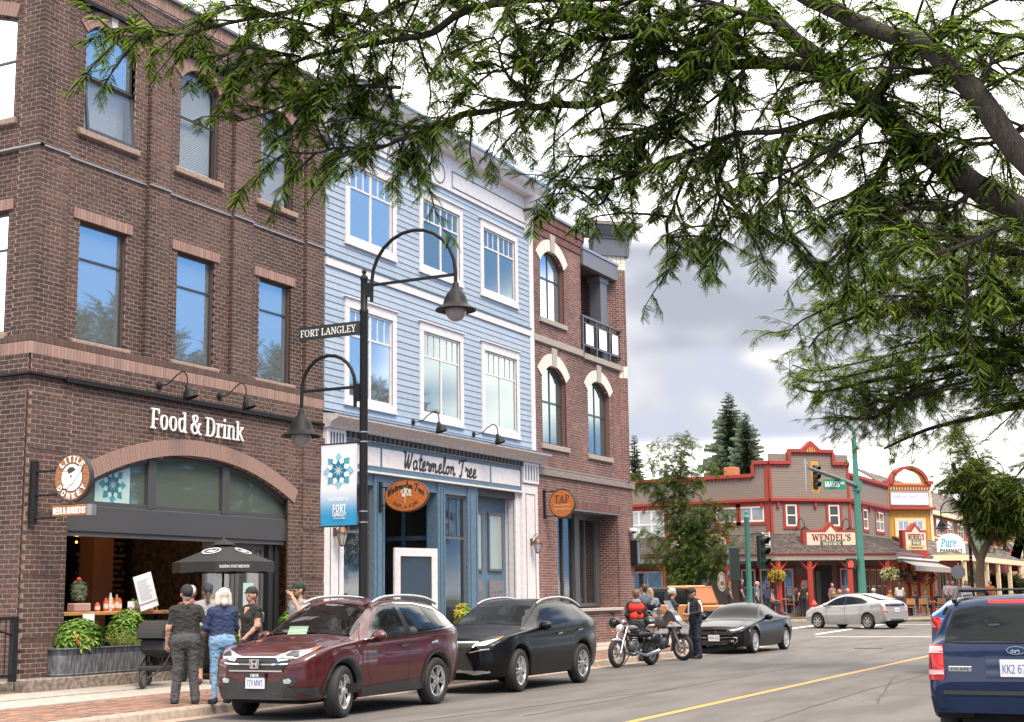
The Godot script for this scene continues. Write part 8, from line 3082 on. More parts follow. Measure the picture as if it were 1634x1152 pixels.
func build_cars()->void:
	var chrome=M("chrome",0.72,0.72,0.74,0.12,1.0)
	var alloy=M("alloy",0.62,0.61,0.60,0.3,0.9)
	var black=M("car_plastic",0.022,0.022,0.023,0.6)
	var dglass=M("car_glass",0.012,0.014,0.016,0.02)
	dglass.metallic_specular=0.24
	var seam=M("panel_gap",0.006,0.006,0.006,0.8)
	var lamp=M("lamp_lens",0.50,0.51,0.53,0.1,0.55)
	lamp.clearcoat_enabled=true
	var lamp_dark=M("lamp_bowl",0.10,0.10,0.105,0.2,0.6)
	var amber=M("lamp_amber",0.55,0.14,0.02,0.2)
	var red=M("lamp_red",0.42,0.012,0.01,0.15)
	var silver_trim=M("satin_silver",0.55,0.55,0.56,0.3,0.8)
	var maroon=paint_mat("maroon_paint",0.06,0.005,0.005,0.2)
	maroon.clearcoat=0.7
	var k=car("parked_car","dark red crossover parked nearest, its chrome-barred grille facing the camera",V3(18.40,0,-12.22),0,SUV,maroon,[-1.39,1.23],0.36,dglass,true)
	var t:Node3D=k[0]
	var c:Car=k[1]
	var cg=pane_clear("windscreen_glass",0.03,0.25)
	screen(t,c,-1.0,-0.24,cg)
	var pil=M("pillar_black",0.012,0.012,0.013,0.2)
	for sd in [1,-1]:
		panel(t,c,"side_window",sd,[-0.80,1.07,0.2,1.10,1.3,1.16,1.78,1.20,1.72,1.32,1.4,1.46,0.9,1.535,0.3,1.555,-0.15,1.515,-0.5,1.33],cg if sd>0 else dglass,0.005,3)
		panel(t,c,"pillar",sd,[0.30,1.09,0.46,1.09,0.40,1.57,0.30,1.57],pil,0.010)
		panel(t,c,"pillar",sd,[1.22,1.13,1.36,1.14,1.16,1.53,1.06,1.54],pil,0.010)
		panel(t,c,"pillar",sd,[-0.98,1.04,-0.78,1.06,-0.46,1.33,-0.12,1.52,0.3,1.56,0.9,1.545,1.5,1.44,1.5,1.50,0.9,1.60,0.3,1.615,-0.22,1.565,-0.62,1.345],maroon,0.011,2)
		panel(t,c,"window_trim",sd,line_poly([-0.86,1.05,0.2,1.085,1.3,1.145,1.80,1.19,1.74,1.34,1.42,1.475,0.9,1.55,0.3,1.57],0.022),chrome,0.013,1)
		panel(t,c,"door_gap",sd,line_poly([-0.78,1.04,-0.80,0.7,-0.70,0.40],0.008),seam)
		panel(t,c,"door_gap",sd,line_poly([0.36,1.08,0.36,0.6,0.34,0.36],0.008),seam)
		panel(t,c,"door_gap",sd,line_poly([1.2,1.12,1.1,0.85,0.83,0.70],0.008),seam)
		panel(t,c,"sill_cladding",sd,[-0.95,0.27,0.83,0.27,0.80,0.44,-0.95,0.40],black,0.012)
		for w in [-1.39,1.23]:
			var o=[]
			for i in 13:
				var a=PI*i/12.0
				o.append_array([w+cos(a)*0.405,0.36+sin(a)*0.405])
			for i in 13:
				var a=PI-PI*i/12.0
				o.append_array([w+cos(a)*0.50,0.36+sin(a)*0.49])
			panel(t,c,"arch_trim",sd,o,black,0.010)
		for x in [0.12,1.0]:
			panel(t,c,"door_handle",sd,line_poly([x,0.93+x*0.03,x+0.2,0.945+x*0.03],0.035),chrome,0.025)
		mirror(t,V3(-0.68,1.05,sd*0.88),sd,maroon)
		var b=MB.new()
		b.tube(smooth([V3(-0.25,1.58,sd*0.62),V3(0.1,1.66,sd*0.6),V3(0.8,1.68,sd*0.59),V3(1.4,1.64,sd*0.57),V3(1.75,1.55,sd*0.56)],4),0.024,7)
		put(t,"roof_rail",b.mesh(),silver_trim)
		panel(t,c,"headlight",3 if sd>0 else 4,[-0.02,0.80,0.20,0.84,0.50,0.95,0.60,1.0,0.42,0.965,0.12,0.93,-0.06,0.87],lamp,0.01)
		panel(t,c,"headlight_bowl",3 if sd>0 else 4,[0.10,0.84,0.24,0.875,0.26,0.93,0.16,0.925,0.08,0.89],lamp_dark,0.014)
		panel(t,c,"indicator",3 if sd>0 else 4,[0.40,0.925,0.50,0.955,0.56,0.985,0.44,0.96],amber,0.014)
		panel(t,c,"fog_lamp_recess",3 if sd>0 else 4,[-0.1,0.50,0.16,0.47,0.22,0.56,0.05,0.60],black,0.008)
		panel(t,c,"fog_lamp",3 if sd>0 else 4,[0.05,0.51,0.12,0.51,0.14,0.55,0.10,0.58,0.04,0.56],lamp,0.014)
		panel(t,c,"tail_light",5,[0.05,1.02,0.22,0.98,0.14,1.36,0.05,1.36],red,0.012) if sd>0 else null
		car_wheel(t,V3(-1.39,0.36,sd*0.80),0.36,0.235,5,alloy,lamp_dark,0.22)
		car_wheel(t,V3(1.23,0.36,sd*0.80),0.36,0.235,5,alloy,lamp_dark)
	panel(t,c,"grille",0,[-0.56,0.86,0.56,0.86,0.50,0.76,0.40,0.66,-0.40,0.66,-0.50,0.76],black,0.012)
	for q in [[0.58,0.845],[0.52,0.765],[0.44,0.675]]:
		panel(t,c,"grille_bar",0,[-q[0],q[1]-0.009,q[0],q[1]-0.009,q[0]+0.015,q[1]+0.010,-q[0]-0.015,q[1]+0.010],chrome,0.03)
	var hb=MB.new()
	hb.xf=frame(c.hit(V3(-2.6,0.77,0),Vector3.RIGHT)+V3(-0.045,0,0),V3(0,0,1))
	hb.band(pv([-0.07,-0.06,0.07,-0.06,0.085,0.065,-0.085,0.065]),pv([-0.055,-0.047,0.055,-0.047,0.07,0.052,-0.07,0.052]),0,0.012)
	hb.prism(pv([-0.045,-0.045,-0.02,-0.045,-0.015,-0.008,0.015,-0.008,0.02,-0.045,0.045,-0.045,0.06,0.05,0.033,0.05,0.02,0.015,-0.02,0.015,-0.033,0.05,-0.06,0.05]),0,0.012)
	put(t,"badge",hb.mesh(),chrome)
	panel(t,c,"bumper",0,[-0.86,0.29,0.86,0.29,0.88,0.46,0.62,0.44,0.34,0.53,-0.34,0.53,-0.62,0.44,-0.88,0.46],black,0.010,3)
	plate(t,c.hit(V3(-2.6,0.52,0),Vector3.RIGHT)+V3(-0.035,0,0),V3(0,0,1),"729 MWS","CARTER")
	var ib=MB.new()
	ib.cbox(V3(-1.0,0.9,-0.7),V3(-0.5,1.06,0.7),0.04)
	for z in [-0.37,0.37]:
		ib.cbox(V3(0.05,0.6,z-0.25),V3(0.22,1.18,z+0.25),0.06)
		ib.cbox(V3(0.06,1.2,z-0.13),V3(0.17,1.40,z+0.13),0.04)
	ib.cbox(V3(0.9,0.6,-0.65),V3(1.1,1.2,0.65),0.06)
	put(t,"seats_and_dash",ib.mesh(),M("seat_grey",0.10,0.10,0.105,0.8)).set_meta("kind","stuff")
	ib=MB.new()
	var ring=[]
	for i in 21:
		ring.append(V3(-0.42+0.07*sin(TAU*i/20),1.06+0.17*sin(TAU*i/20),0.37+0.18*cos(TAU*i/20)))
	ib.tube(ring,0.015,6)
	put(t,"steering_wheel",ib.mesh(),black)
	var nt=thing("dash_notice","pale green printed notice on the dark red car's dashboard","paper",t.position+V3(-0.72,1.07,-0.42))
	ib=MB.new()
	ib.xf=Transform3D(frame(Vector3.ZERO,V3(0,0,1)).basis*Basis(Vector3.RIGHT,-0.5),Vector3.ZERO)
	ib.box(V3(-0.17,0.0,0),V3(0.17,0.2,0.004))
	put(nt,"sheet",ib.mesh(),M("notice_green",0.42,0.62,0.45,0.7))
	var ink=paint_mat("black_paint",0.005,0.005,0.006,0.0)
	ink.clearcoat=0.22
	ink.metallic_specular=0.3
	k=car("parked_car","glossy black crossover with a spindle grille, parked behind the dark red car",V3(24.0,0,-12.24),0,SUV,ink,[-1.43,1.23],0.37,dglass,false,1.02,0.965)
	t=k[0]
	c=k[1]
	screen(t,c,-1.04,-0.26,dglass)
	for sd in [1,-1]:
		panel(t,c,"side_window",sd,[-0.66,1.10,0.3,1.14,1.2,1.20,1.5,1.26,1.3,1.38,0.8,1.46,0.3,1.48,-0.1,1.44],dglass,0.007,3)
		panel(t,c,"window_trim",sd,line_poly([-0.72,1.08,0.3,1.12,1.2,1.18,1.56,1.25,1.34,1.40,0.8,1.485,0.3,1.50,-0.1,1.465,-0.72,1.08],0.018),chrome,0.012,1)
		panel(t,c,"door_gap",sd,line_poly([-0.78,1.04,-0.80,0.7,-0.70,0.32],0.008),seam)
		panel(t,c,"door_gap",sd,line_poly([0.36,1.10,0.36,0.6,0.34,0.30],0.008),seam)
		for x in [0.10,1.0]:
			panel(t,c,"door_handle",sd,line_poly([x,0.95+x*0.05,x+0.2,0.97+x*0.05],0.03),chrome,0.025)
		mirror(t,V3(-0.66,1.07,sd*0.88),sd,ink)
		var b=MB.new()
		b.tube(smooth([V3(-0.2,1.50,sd*0.62),V3(0.1,1.58,sd*0.6),V3(0.8,1.62,sd*0.59),V3(1.4,1.57,sd*0.57),V3(1.85,1.44,sd*0.56)],4),0.024,7)
		put(t,"roof_rail",b.mesh(),silver_trim)
		panel(t,c,"headlight",3 if sd>0 else 4,[0.0,0.80,0.2,0.82,0.52,0.94,0.2,0.89,0.02,0.85],lamp,0.01)
		panel(t,c,"indicator",3 if sd>0 else 4,[0.40,0.905,0.52,0.94,0.58,0.97,0.44,0.93],amber,0.012)
		panel(t,c,"day_light",3 if sd>0 else 4,line_poly([-0.05,0.70,0.12,0.745,0.25,0.76],0.02),lamp,0.012)
		panel(t,c,"bumper_blade",3 if sd>0 else 4,line_poly([-0.2,0.40,0.02,0.34,0.26,0.38],0.035),silver_trim,0.02)
		car_wheel(t,V3(-1.43,0.37,sd*0.81),0.37,0.245,6,alloy,M("wheel_black",0.012,0.012,0.012,0.4),0.1)
		car_wheel(t,V3(1.23,0.37,sd*0.81),0.37,0.245,6,alloy,mats["wheel_black"])
		panel(t,c,"grille_edge",0,line_poly([sd*0.50,0.86,sd*0.26,0.68,sd*0.46,0.40],0.035),chrome,0.022)
	panel(t,c,"grille",0,[-0.48,0.86,0.48,0.86,0.26,0.68,0.46,0.40,-0.46,0.40,-0.26,0.68],black,0.012)
	panel(t,c,"grille_edge",0,[-0.5,0.85,0.5,0.85,0.5,0.88,-0.5,0.88],chrome,0.022)
	panel(t,c,"bumper_blade",0,[-0.6,0.36,0.6,0.36,0.62,0.40,-0.62,0.40],silver_trim,0.03)
	k=car("parked_car","black two-door coupe beside the motorcycles, near the crossing",V3(40.2,0,-13.0),deg_to_rad(-2),COUPE,ink,[-1.36,1.34],0.325,dglass)
	t=k[0]
	c=k[1]
	screen(t,c,-0.82,0.0,dglass)
	for sd in [1,-1]:
		panel(t,c,"side_window",sd,[-0.55,0.95,0.4,0.98,1.2,1.03,0.9,1.16,0.5,1.245,0.1,1.26,-0.25,1.17],dglass,0.007,3)
		panel(t,c,"door_gap",sd,line_poly([-0.62,0.90,-0.62,0.6,-0.5,0.26],0.008),seam)
		panel(t,c,"door_gap",sd,line_poly([0.72,0.96,0.70,0.6,0.6,0.28],0.008),seam)
		panel(t,c,"door_handle",sd,line_poly([0.42,0.84,0.6,0.85],0.03),ink,0.025)
		mirror(t,V3(-0.5,0.93,sd*0.86),sd,ink)
		panel(t,c,"headlight",3 if sd>0 else 4,[-0.05,0.60,0.2,0.62,0.5,0.73,0.2,0.705,0.0,0.67],lamp_dark,0.01)
		panel(t,c,"headlight_lens",3 if sd>0 else 4,line_poly([0.05,0.64,0.25,0.665,0.44,0.715],0.025),lamp,0.014)
		panel(t,c,"side_marker",sd,[-1.86,0.60,-1.76,0.61,-1.78,0.66,-1.86,0.65],amber,0.012)
		panel(t,c,"bumper_trim",3 if sd>0 else 4,line_poly([-0.2,0.445,0.1,0.46,0.2,0.44,0.2,0.34,0.12,0.31],0.025),chrome,0.014)
		panel(t,c,"fog_lamp",3 if sd>0 else 4,[0.06,0.34,0.12,0.34,0.12,0.39,0.06,0.39],lamp,0.012)
		car_wheel(t,V3(-1.36,0.325,sd*0.79),0.325,0.235,10,alloy,mats["wheel_black"],0.0,false)
		car_wheel(t,V3(1.34,0.325,sd*0.79),0.325,0.235,10,alloy,mats["wheel_black"],0.0,false)
	panel(t,c,"grille",0,[-0.55,0.52,0.55,0.52,0.6,0.62,-0.6,0.62],black,0.01)
	panel(t,c,"bumper_intake",0,[-0.6,0.25,0.6,0.25,0.6,0.38,-0.6,0.38],black,0.01)
	hb=MB.new()
	hb.xf=frame(c.hit(V3(-2.6,0.575,0),Vector3.RIGHT)+V3(-0.03,0,0),V3(0,0,1))
	hb.band(pv([-0.07,-0.05,0.07,-0.05,0.08,0.06,-0.08,0.06]),pv([-0.05,-0.035,0.05,-0.035,0.06,0.045,-0.06,0.045]),0,0.012)
	hb.box(V3(-0.04,-0.01,0),V3(0.04,0.012,0.012))
	put(t,"badge",hb.mesh(),chrome)
	plate(t,c.hit(V3(-2.6,0.44,0),Vector3.RIGHT)+V3(-0.04,0,0),V3(0,0,1),"FM6 43J","")
	var silver=paint_mat("silver_paint",0.31,0.30,0.295,0.35)
	k=car("moving_car","silver hatchback crossing the junction toward the left",V3(61.6,0.11,-14.85),-atan2(-3.0,-2.97)+PI,HATCH,silver,[-1.36,1.34],0.31,dglass)
	t=k[0]
	t.rotation.y=-2.026
	c=k[1]
	for sd in [1,-1]:
		panel(t,c,"side_window",sd,[-1.0,0.965,0.0,0.985,1.2,1.06,1.35,1.12,0.9,1.27,0.4,1.34,0.0,1.35,-0.45,1.25],dglass,0.007,3)
		panel(t,c,"pillar",sd,[0.10,0.98,0.2,0.98,0.18,1.36,0.1,1.36],mats["pillar_black"],0.011)
		for x in [-0.85,0.16]:
			panel(t,c,"door_gap",sd,line_poly([x,0.95,x,0.6,x+0.05,0.25],0.012),seam)
		panel(t,c,"door_gap",sd,line_poly([1.1,1.0,1.02,0.75,0.92,0.62],0.012),seam)
		for x in [-0.1,0.85]:
			panel(t,c,"door_handle",sd,line_poly([x,0.84,x+0.18,0.85],0.035),silver,0.03)
		mirror(t,V3(-0.8,0.95,sd*0.83),sd,silver)
		panel(t,c,"tail_light",2,[sd*0.62,0.70,sd*0.78,0.72,sd*0.76,1.02,sd*0.66,1.03],M("tail_clear",0.55,0.32,0.32,0.15),0.012)
		panel(t,c,"tail_light",2,[sd*0.60,0.68,sd*0.78,0.70,sd*0.78,0.75,sd*0.60,0.73],red,0.014)
		car_wheel(t,V3(-1.36,0.31,sd*0.76),0.31,0.2,6,M("alloy_dull",0.33,0.30,0.28,0.45,0.7),lamp_dark,0.0,false)
		car_wheel(t,V3(1.34,0.31,sd*0.76),0.31,0.2,6,mats["alloy_dull"],lamp_dark,0.0,false)
	panel(t,c,"rear_window",2,[-0.6,0.93,0.6,0.93,0.62,1.03,-0.62,1.03],dglass,0.008)
	var rg=MB.new()
	rg.quad(V3(0.75,1.475,0.45),V3(1.85,1.225,0.5),V3(1.85,1.225,-0.5),V3(0.75,1.475,-0.45))
	put(t,"rear_screen",rg.mesh(),dglass)
	panel(t,c,"bumper_lip",2,[-0.74,0.33,0.74,0.33,0.76,0.40,-0.76,0.40],black,0.012)
	plate(t,V3(2.24,0.78,0),V3(0,0,-1),"4Y1 R09","")
	var blue=paint_mat("bright_blue_paint",0.02,0.105,0.33,0.4)
	k=car("moving_car","bright blue hatchback driving away, mostly hidden by the dark blue SUV",V3(31.4,0,-4.75),PI,SUV,blue,[-1.39,1.23],0.34,dglass,false,0.96,0.92)
	t=k[0]
	c=k[1]
	for sd in [1,-1]:
		panel(t,c,"tail_light",2,[sd*0.5,0.86,sd*0.80,0.86,sd*0.80,1.10,sd*0.66,1.12],red,0.012)
		panel(t,c,"tail_light",2,[sd*0.7,0.92,sd*0.81,0.92,sd*0.80,1.04],M("tail_clear",0.55,0.32,0.32,0.15),0.016)
		panel(t,c,"side_window",sd,[-0.66,1.10,0.3,1.14,1.2,1.20,1.5,1.26,1.3,1.36,0.8,1.40,0.0,1.40],dglass,0.007,3)
		car_wheel(t,V3(-1.39,0.34,sd*0.80),0.34,0.22,5,alloy,lamp_dark)
		car_wheel(t,V3(1.23,0.34,sd*0.80),0.34,0.22,5,alloy,lamp_dark)
	panel(t,c,"rear_window",2,[-0.62,1.16,0.62,1.16,0.55,1.34,-0.55,1.34],dglass,0.008,3)
	panel(t,c,"reflector",2,[-0.7,0.5,-0.5,0.5,-0.5,0.55,-0.7,0.55],red,0.01)
	var navy=paint_mat("navy_paint",0.007,0.017,0.052,0.3)
	navy.clearcoat=0.5
	navy.metallic_specular=0.3
	k=car("parked_car","dark blue SUV with a black roof rack, cut by the right edge",V3(17.3,0,-2.05),PI,BOXY,navy,[-1.4,1.25],0.355,dglass,false,1.0,0.945)
	t=k[0]
	c=k[1]
	for sd in [1,-1]:
		panel(t,c,"tail_light",2,[sd*0.70,0.74,sd*0.865,0.74,sd*0.855,1.08,sd*0.72,1.08],red,0.012)
		panel(t,c,"tail_light_lens",2,[sd*0.71,1.00,sd*0.855,1.00,sd*0.85,1.065,sd*0.73,1.065],M("tail_clear",0.55,0.32,0.32,0.15),0.017)
		panel(t,c,"tail_light_lens",2,[sd*0.71,0.79,sd*0.86,0.79,sd*0.858,0.84,sd*0.715,0.84],mats["tail_clear"],0.017)
		panel(t,c,"side_window",sd,[-0.5,1.10,1.7,1.14,1.7,1.52,-0.1,1.52],dglass,0.007,3)
		car_wheel(t,V3(-1.4,0.355,sd*0.79),0.355,0.22,5,alloy,lamp_dark)
		car_wheel(t,V3(1.25,0.355,sd*0.79),0.355,0.22,5,alloy,lamp_dark)
		var b=MB.new()
		b.tube(smooth([V3(-0.3,1.55,sd*0.62),V3(-0.1,1.63,sd*0.62),V3(1.5,1.64,sd*0.62),V3(1.75,1.62,sd*0.62),V3(1.9,1.52,sd*0.62)],3),0.028,7)
		put(t,"roof_rail",b.mesh(),black)
	for x in [0.0,0.75,1.5]:
		var b=MB.new()
		b.cbox(V3(x,1.625,-0.62),V3(x+0.08,1.65,0.62),0.01)
		put(t,"rack_bar",b.mesh(),black)
	panel(t,c,"rear_window",2,[-0.70,1.10,0.70,1.10,0.70,1.2,0.62,1.43,0.4,1.47,-0.4,1.47,-0.62,1.43,-0.70,1.2],dglass,0.008,3)
	panel(t,c,"high_brake_light",2,[-0.28,1.495,0.28,1.495,0.28,1.525,-0.28,1.525],red,0.012)
	panel(t,c,"tailgate_gap",2,line_poly([-0.67,1.06,-0.67,0.62,0.67,0.62,0.67,1.06],0.01),seam,0.008)
	panel(t,c,"plate_recess",2,[-0.30,0.76,0.30,0.76,0.30,0.98,-0.30,0.98],M("navy_recess",0.008,0.018,0.05,0.4),0.008)
	panel(t,c,"bumper_step",2,[-0.72,0.60,0.72,0.60,0.72,0.64,-0.72,0.64],black,0.02)
	panel(t,c,"bumper",2,[-0.82,0.42,0.82,0.42,0.84,0.58,-0.84,0.58],navy,0.02,3)
	hb=MB.new()
	var eb=c.hit(V3(2.6,1.035,0),Vector3.LEFT)+V3(0.012,0,0)
	hb.xf=frame(eb,V3(0,0,-1))
	hb.prism(disc(0,0,0.095,0.042,28),0,0.012)
	put(t,"badge",hb.mesh(),chrome)
	hb=MB.new()
	hb.xf=frame(eb,V3(0,0,-1))
	hb.prism(disc(0,0,0.086,0.035,28),0,0.016)
	put(t,"badge",hb.mesh(),M("badge_navy",0.012,0.03,0.11,0.2))
	script_word(t,"badge_lettering","aord",frame(eb+V3(0.016,0,0),V3(0,0,-1)),0.11,0.05,chrome)
	hb=MB.new()
	var ep=c.hit(V3(2.6,0.84,-0.0),Vector3.LEFT)
	hb.xf=frame(c.hit(V3(2.6,0.85,0.55),Vector3.LEFT)+V3(0.01,0,0),V3(0,0,-1))
	hb.cbox(V3(-0.115,-0.027,0),V3(0.115,0.027,0.012),0.004)
	put(t,"model_badge",hb.mesh(),chrome)
	text(t,"badge_lettering","ESCAPE",0.18,0.027,hb.xf*TR(V3(0,0,0.012)),black,false,true,0.003)
	plate(t,ep+V3(0.03,0.02,0),V3(0,0,-1),"KK2 67R","")
	jeep(alloy,dglass,black,lamp)
func jeep(alloy:Material,dglass:Material,black:Material,lamp:Material)->void:
	var orange=paint_mat("orange_paint",0.50,0.165,0.012,0.1)
	var t=thing("waiting_car","orange off-road car with a black soft top, waiting behind the motorcycle riders","car",V3(55.0,0.1,-19.9),deg_to_rad(75))
	var sec=func(lo:Vector3,hi:Vector3,called:String,m:Material,e:=0.04)->void:
		var b=MB.new()
		b.cbox(lo,hi,e)
		put(t,called,b.mesh(),m)
	sec.call(V3(-2.0,0.6,-0.72),V3(-0.85,1.12,0.72),"hood",orange,0.06)
	sec.call(V3(-0.86,0.5,-0.78),V3(2.0,1.15,0.78),"body",orange,0.05)
	sec.call(V3(-0.15,1.16,-0.70),V3(2.0,1.86,0.70),"soft_top",black,0.08)
	sec.call(V3(-0.35,1.74,-0.66),V3(0.7,1.90,0.66),"roof_panel",orange,0.05)
	sec.call(V3(-2.2,0.48,-0.7),V3(-2.0,0.66,0.7),"bumper",black,0.03)
	var b=MB.new()
	b.xf=Transform3D(Basis(V3(0,0,1),deg_to_rad(-22)),V3(-0.82,1.14,0))
	b.band(pv([-0.06,0,0.02,0,0.02,0.72,-0.06,0.72]),pv([-0.05,0.01,0.01,0.01,0.01,0.71,-0.05,0.71]),-0.70,0.70)
	for z in [-0.70,0.62]:
		b.box(V3(-0.06,0,z),V3(0.02,0.74,z+0.08))
	b.box(V3(-0.06,0.66,-0.7),V3(0.02,0.76,0.7))
	b.box(V3(-0.06,0.0,-0.7),V3(0.02,0.06,0.7))
	put(t,"windscreen_frame",b.mesh(),orange)
	b=MB.new()
	b.xf=Transform3D(Basis(V3(0,0,1),deg_to_rad(-22)),V3(-0.82,1.14,0))
	b.box(V3(-0.03,0.05,-0.64),V3(-0.01,0.68,0.64))
	put(t,"windscreen",b.mesh(),M("jeep_glass",0.30,0.36,0.36,0.05,0.4))
	for sd in [-1,1]:
		sec.call(V3(-0.3,1.2,sd*0.70-0.02),V3(0.55,1.70,sd*0.70+0.02),"side_window",dglass,0.01)
		sec.call(V3(0.8,1.22,sd*0.70-0.02),V3(1.8,1.68,sd*0.70+0.02),"side_window",dglass,0.01)
		sec.call(V3(-2.0,0.82,sd*0.82-0.12),V3(-0.9,0.92,sd*0.82+0.12),"fender",black,0.03)
		sec.call(V3(0.9,0.82,sd*0.82-0.12),V3(1.9,0.92,sd*0.82+0.12),"fender",black,0.03)
		mirror(t,V3(-0.62,1.2,sd*0.78),sd,black)
		car_wheel(t,V3(-1.45,0.4,sd*0.78),0.4,0.22,5,alloy,black,0.0,false)
		car_wheel(t,V3(1.4,0.4,sd*0.78),0.4,0.22,5,alloy,black,0.0,false)
		b=MB.new()
		b.lathe([V2(0.1,0),V2(0.1,0.03),V2(0,0.04)],14,V3(-2.0,0.95,sd*0.45),Vector3.LEFT)
		put(t,"headlight",b.mesh(),lamp)
func flesh(out:MB,bones:Array,cell:float,k:float,fold:=0.0)->void:
	var lo:=Vector3.ONE*1e9
	var hi:=-lo
	for q in bones:
		for e in 2:
			var r:=Vector3.ONE*(float(q[2+e])+k*0.5+cell*2.0)
			lo=lo.min(q[e]-r)
			hi=hi.max(q[e]+r)
	var nx:=int((hi.x-lo.x)/cell)+2
	var ny:=int((hi.y-lo.y)/cell)+2
	var nz:=int((hi.z-lo.z)/cell)+2
	var f:=PackedFloat32Array()
	f.resize(nx*ny*nz)
	f.fill(9.0)
	var raw:=f.duplicate()
	var who:=PackedInt32Array()
	who.resize(f.size())
	for bi in bones.size():
		var a:Vector3=bones[bi][0]
		var b:Vector3=bones[bi][1]
		var ra:float=bones[bi][2]
		var rb:float=bones[bi][3]
		var m:=maxf(ra,rb)+k+cell*2.0
		var p0:=((a.min(b)-Vector3.ONE*m-lo)/cell).floor()
		var p1:=((a.max(b)+Vector3.ONE*m-lo)/cell).ceil()
		var d:=b-a
		var dd:=maxf(d.length_squared(),1e-9)
		for z in range(maxi(0,int(p0.z)),mini(nz,int(p1.z)+1)):
			for y in range(maxi(0,int(p0.y)),mini(ny,int(p1.y)+1)):
				var row:=(z*ny+y)*nx
				for x in range(maxi(0,int(p0.x)),mini(nx,int(p1.x)+1)):
					var p:=lo+Vector3(x,y,z)*cell-a
					var t:=clampf(p.dot(d)/dd,0.0,1.0)
					var v:=(p-d*t).length()-lerpf(ra,rb,t)
					if fold>0.0:
						var w:=p+a
						v+=fold*stain.get_noise_3d(w.x*34.0+w.y*12.0,w.y*46.0-w.x*14.0,w.z*34.0)
					var i:=row+x
					if v<raw[i]:
						raw[i]=v
						who[i]=bi
					var o:=f[i]
					var h:=maxf(k-absf(o-v),0.0)/k
					f[i]=minf(o,v)-h*h*k*0.25
	var at:={}
	var sy:=nx
	var sz:=nx*ny
	for z in nz-1:
		for y in ny-1:
			for x in nx-1:
				var i:=z*sz+y*sy+x
				var a:=f[i]<0.0
				if (f[i+1]<0.0)==a and (f[i+sy]<0.0)==a and (f[i+sy+1]<0.0)==a and (f[i+sz]<0.0)==a and (f[i+sz+1]<0.0)==a and (f[i+sz+sy]<0.0)==a and (f[i+sz+sy+1]<0.0)==a:
					continue
				var c:=[f[i],f[i+1],f[i+sy],f[i+sy+1],f[i+sz],f[i+sz+1],f[i+sz+sy],f[i+sz+sy+1]]
				var s:=Vector3.ZERO
				var n:=0
				for e in [[0,1],[2,3],[4,5],[6,7],[0,2],[1,3],[4,6],[5,7],[0,4],[1,5],[2,6],[3,7]]:
					var u:float=c[e[0]]
					var w:float=c[e[1]]
					if (u<0.0) !=(w<0.0):
						var pa:=Vector3(e[0]&1,(e[0]>>1)&1,e[0]>>2)
						var pb:=Vector3(e[1]&1,(e[1]>>1)&1,e[1]>>2)
						s+=pa.lerp(pb,u/(u-w))
						n+=1
				var g:=Vector3(c[1]+c[3]+c[5]+c[7]-c[0]-c[2]-c[4]-c[6],c[2]+c[3]+c[6]+c[7]-c[0]-c[1]-c[4]-c[5],c[4]+c[5]+c[6]+c[7]-c[0]-c[1]-c[2]-c[3])
				var pos:=lo+(Vector3(x,y,z)+s/n)*cell
				var bn:Array=bones[who[i]]
				var ax:Vector3=bn[1]-bn[0]
				var tt:=clampf((pos-bn[0]).dot(ax)/maxf(ax.length_squared(),1e-9),0.0,1.0)
				at[i]=[pos,g.normalized(),bn[4] if tt<bn[6] else bn[5]]
	for i in at:
		for q in [[1, sy, sz], [sy, sz, 1], [sz, 1, sy]]:
			var u:=f[i]
			var w:float=f[i+q[0]]
			if (u<0.0)==(w<0.0):
				continue
			var v:=[at.get(i),at.get(i-q[1]),at.get(i-q[1]-q[2]),at.get(i-q[2])]
			if v.has(null):
				continue
			if u>0.0:
				v.reverse()
			for t in [[0,1,2],[0,2,3]]:
				for j in [t[0],t[2],t[1]]:
					out.col=v[j][2]
					out.vert(v[j][0],v[j][1])
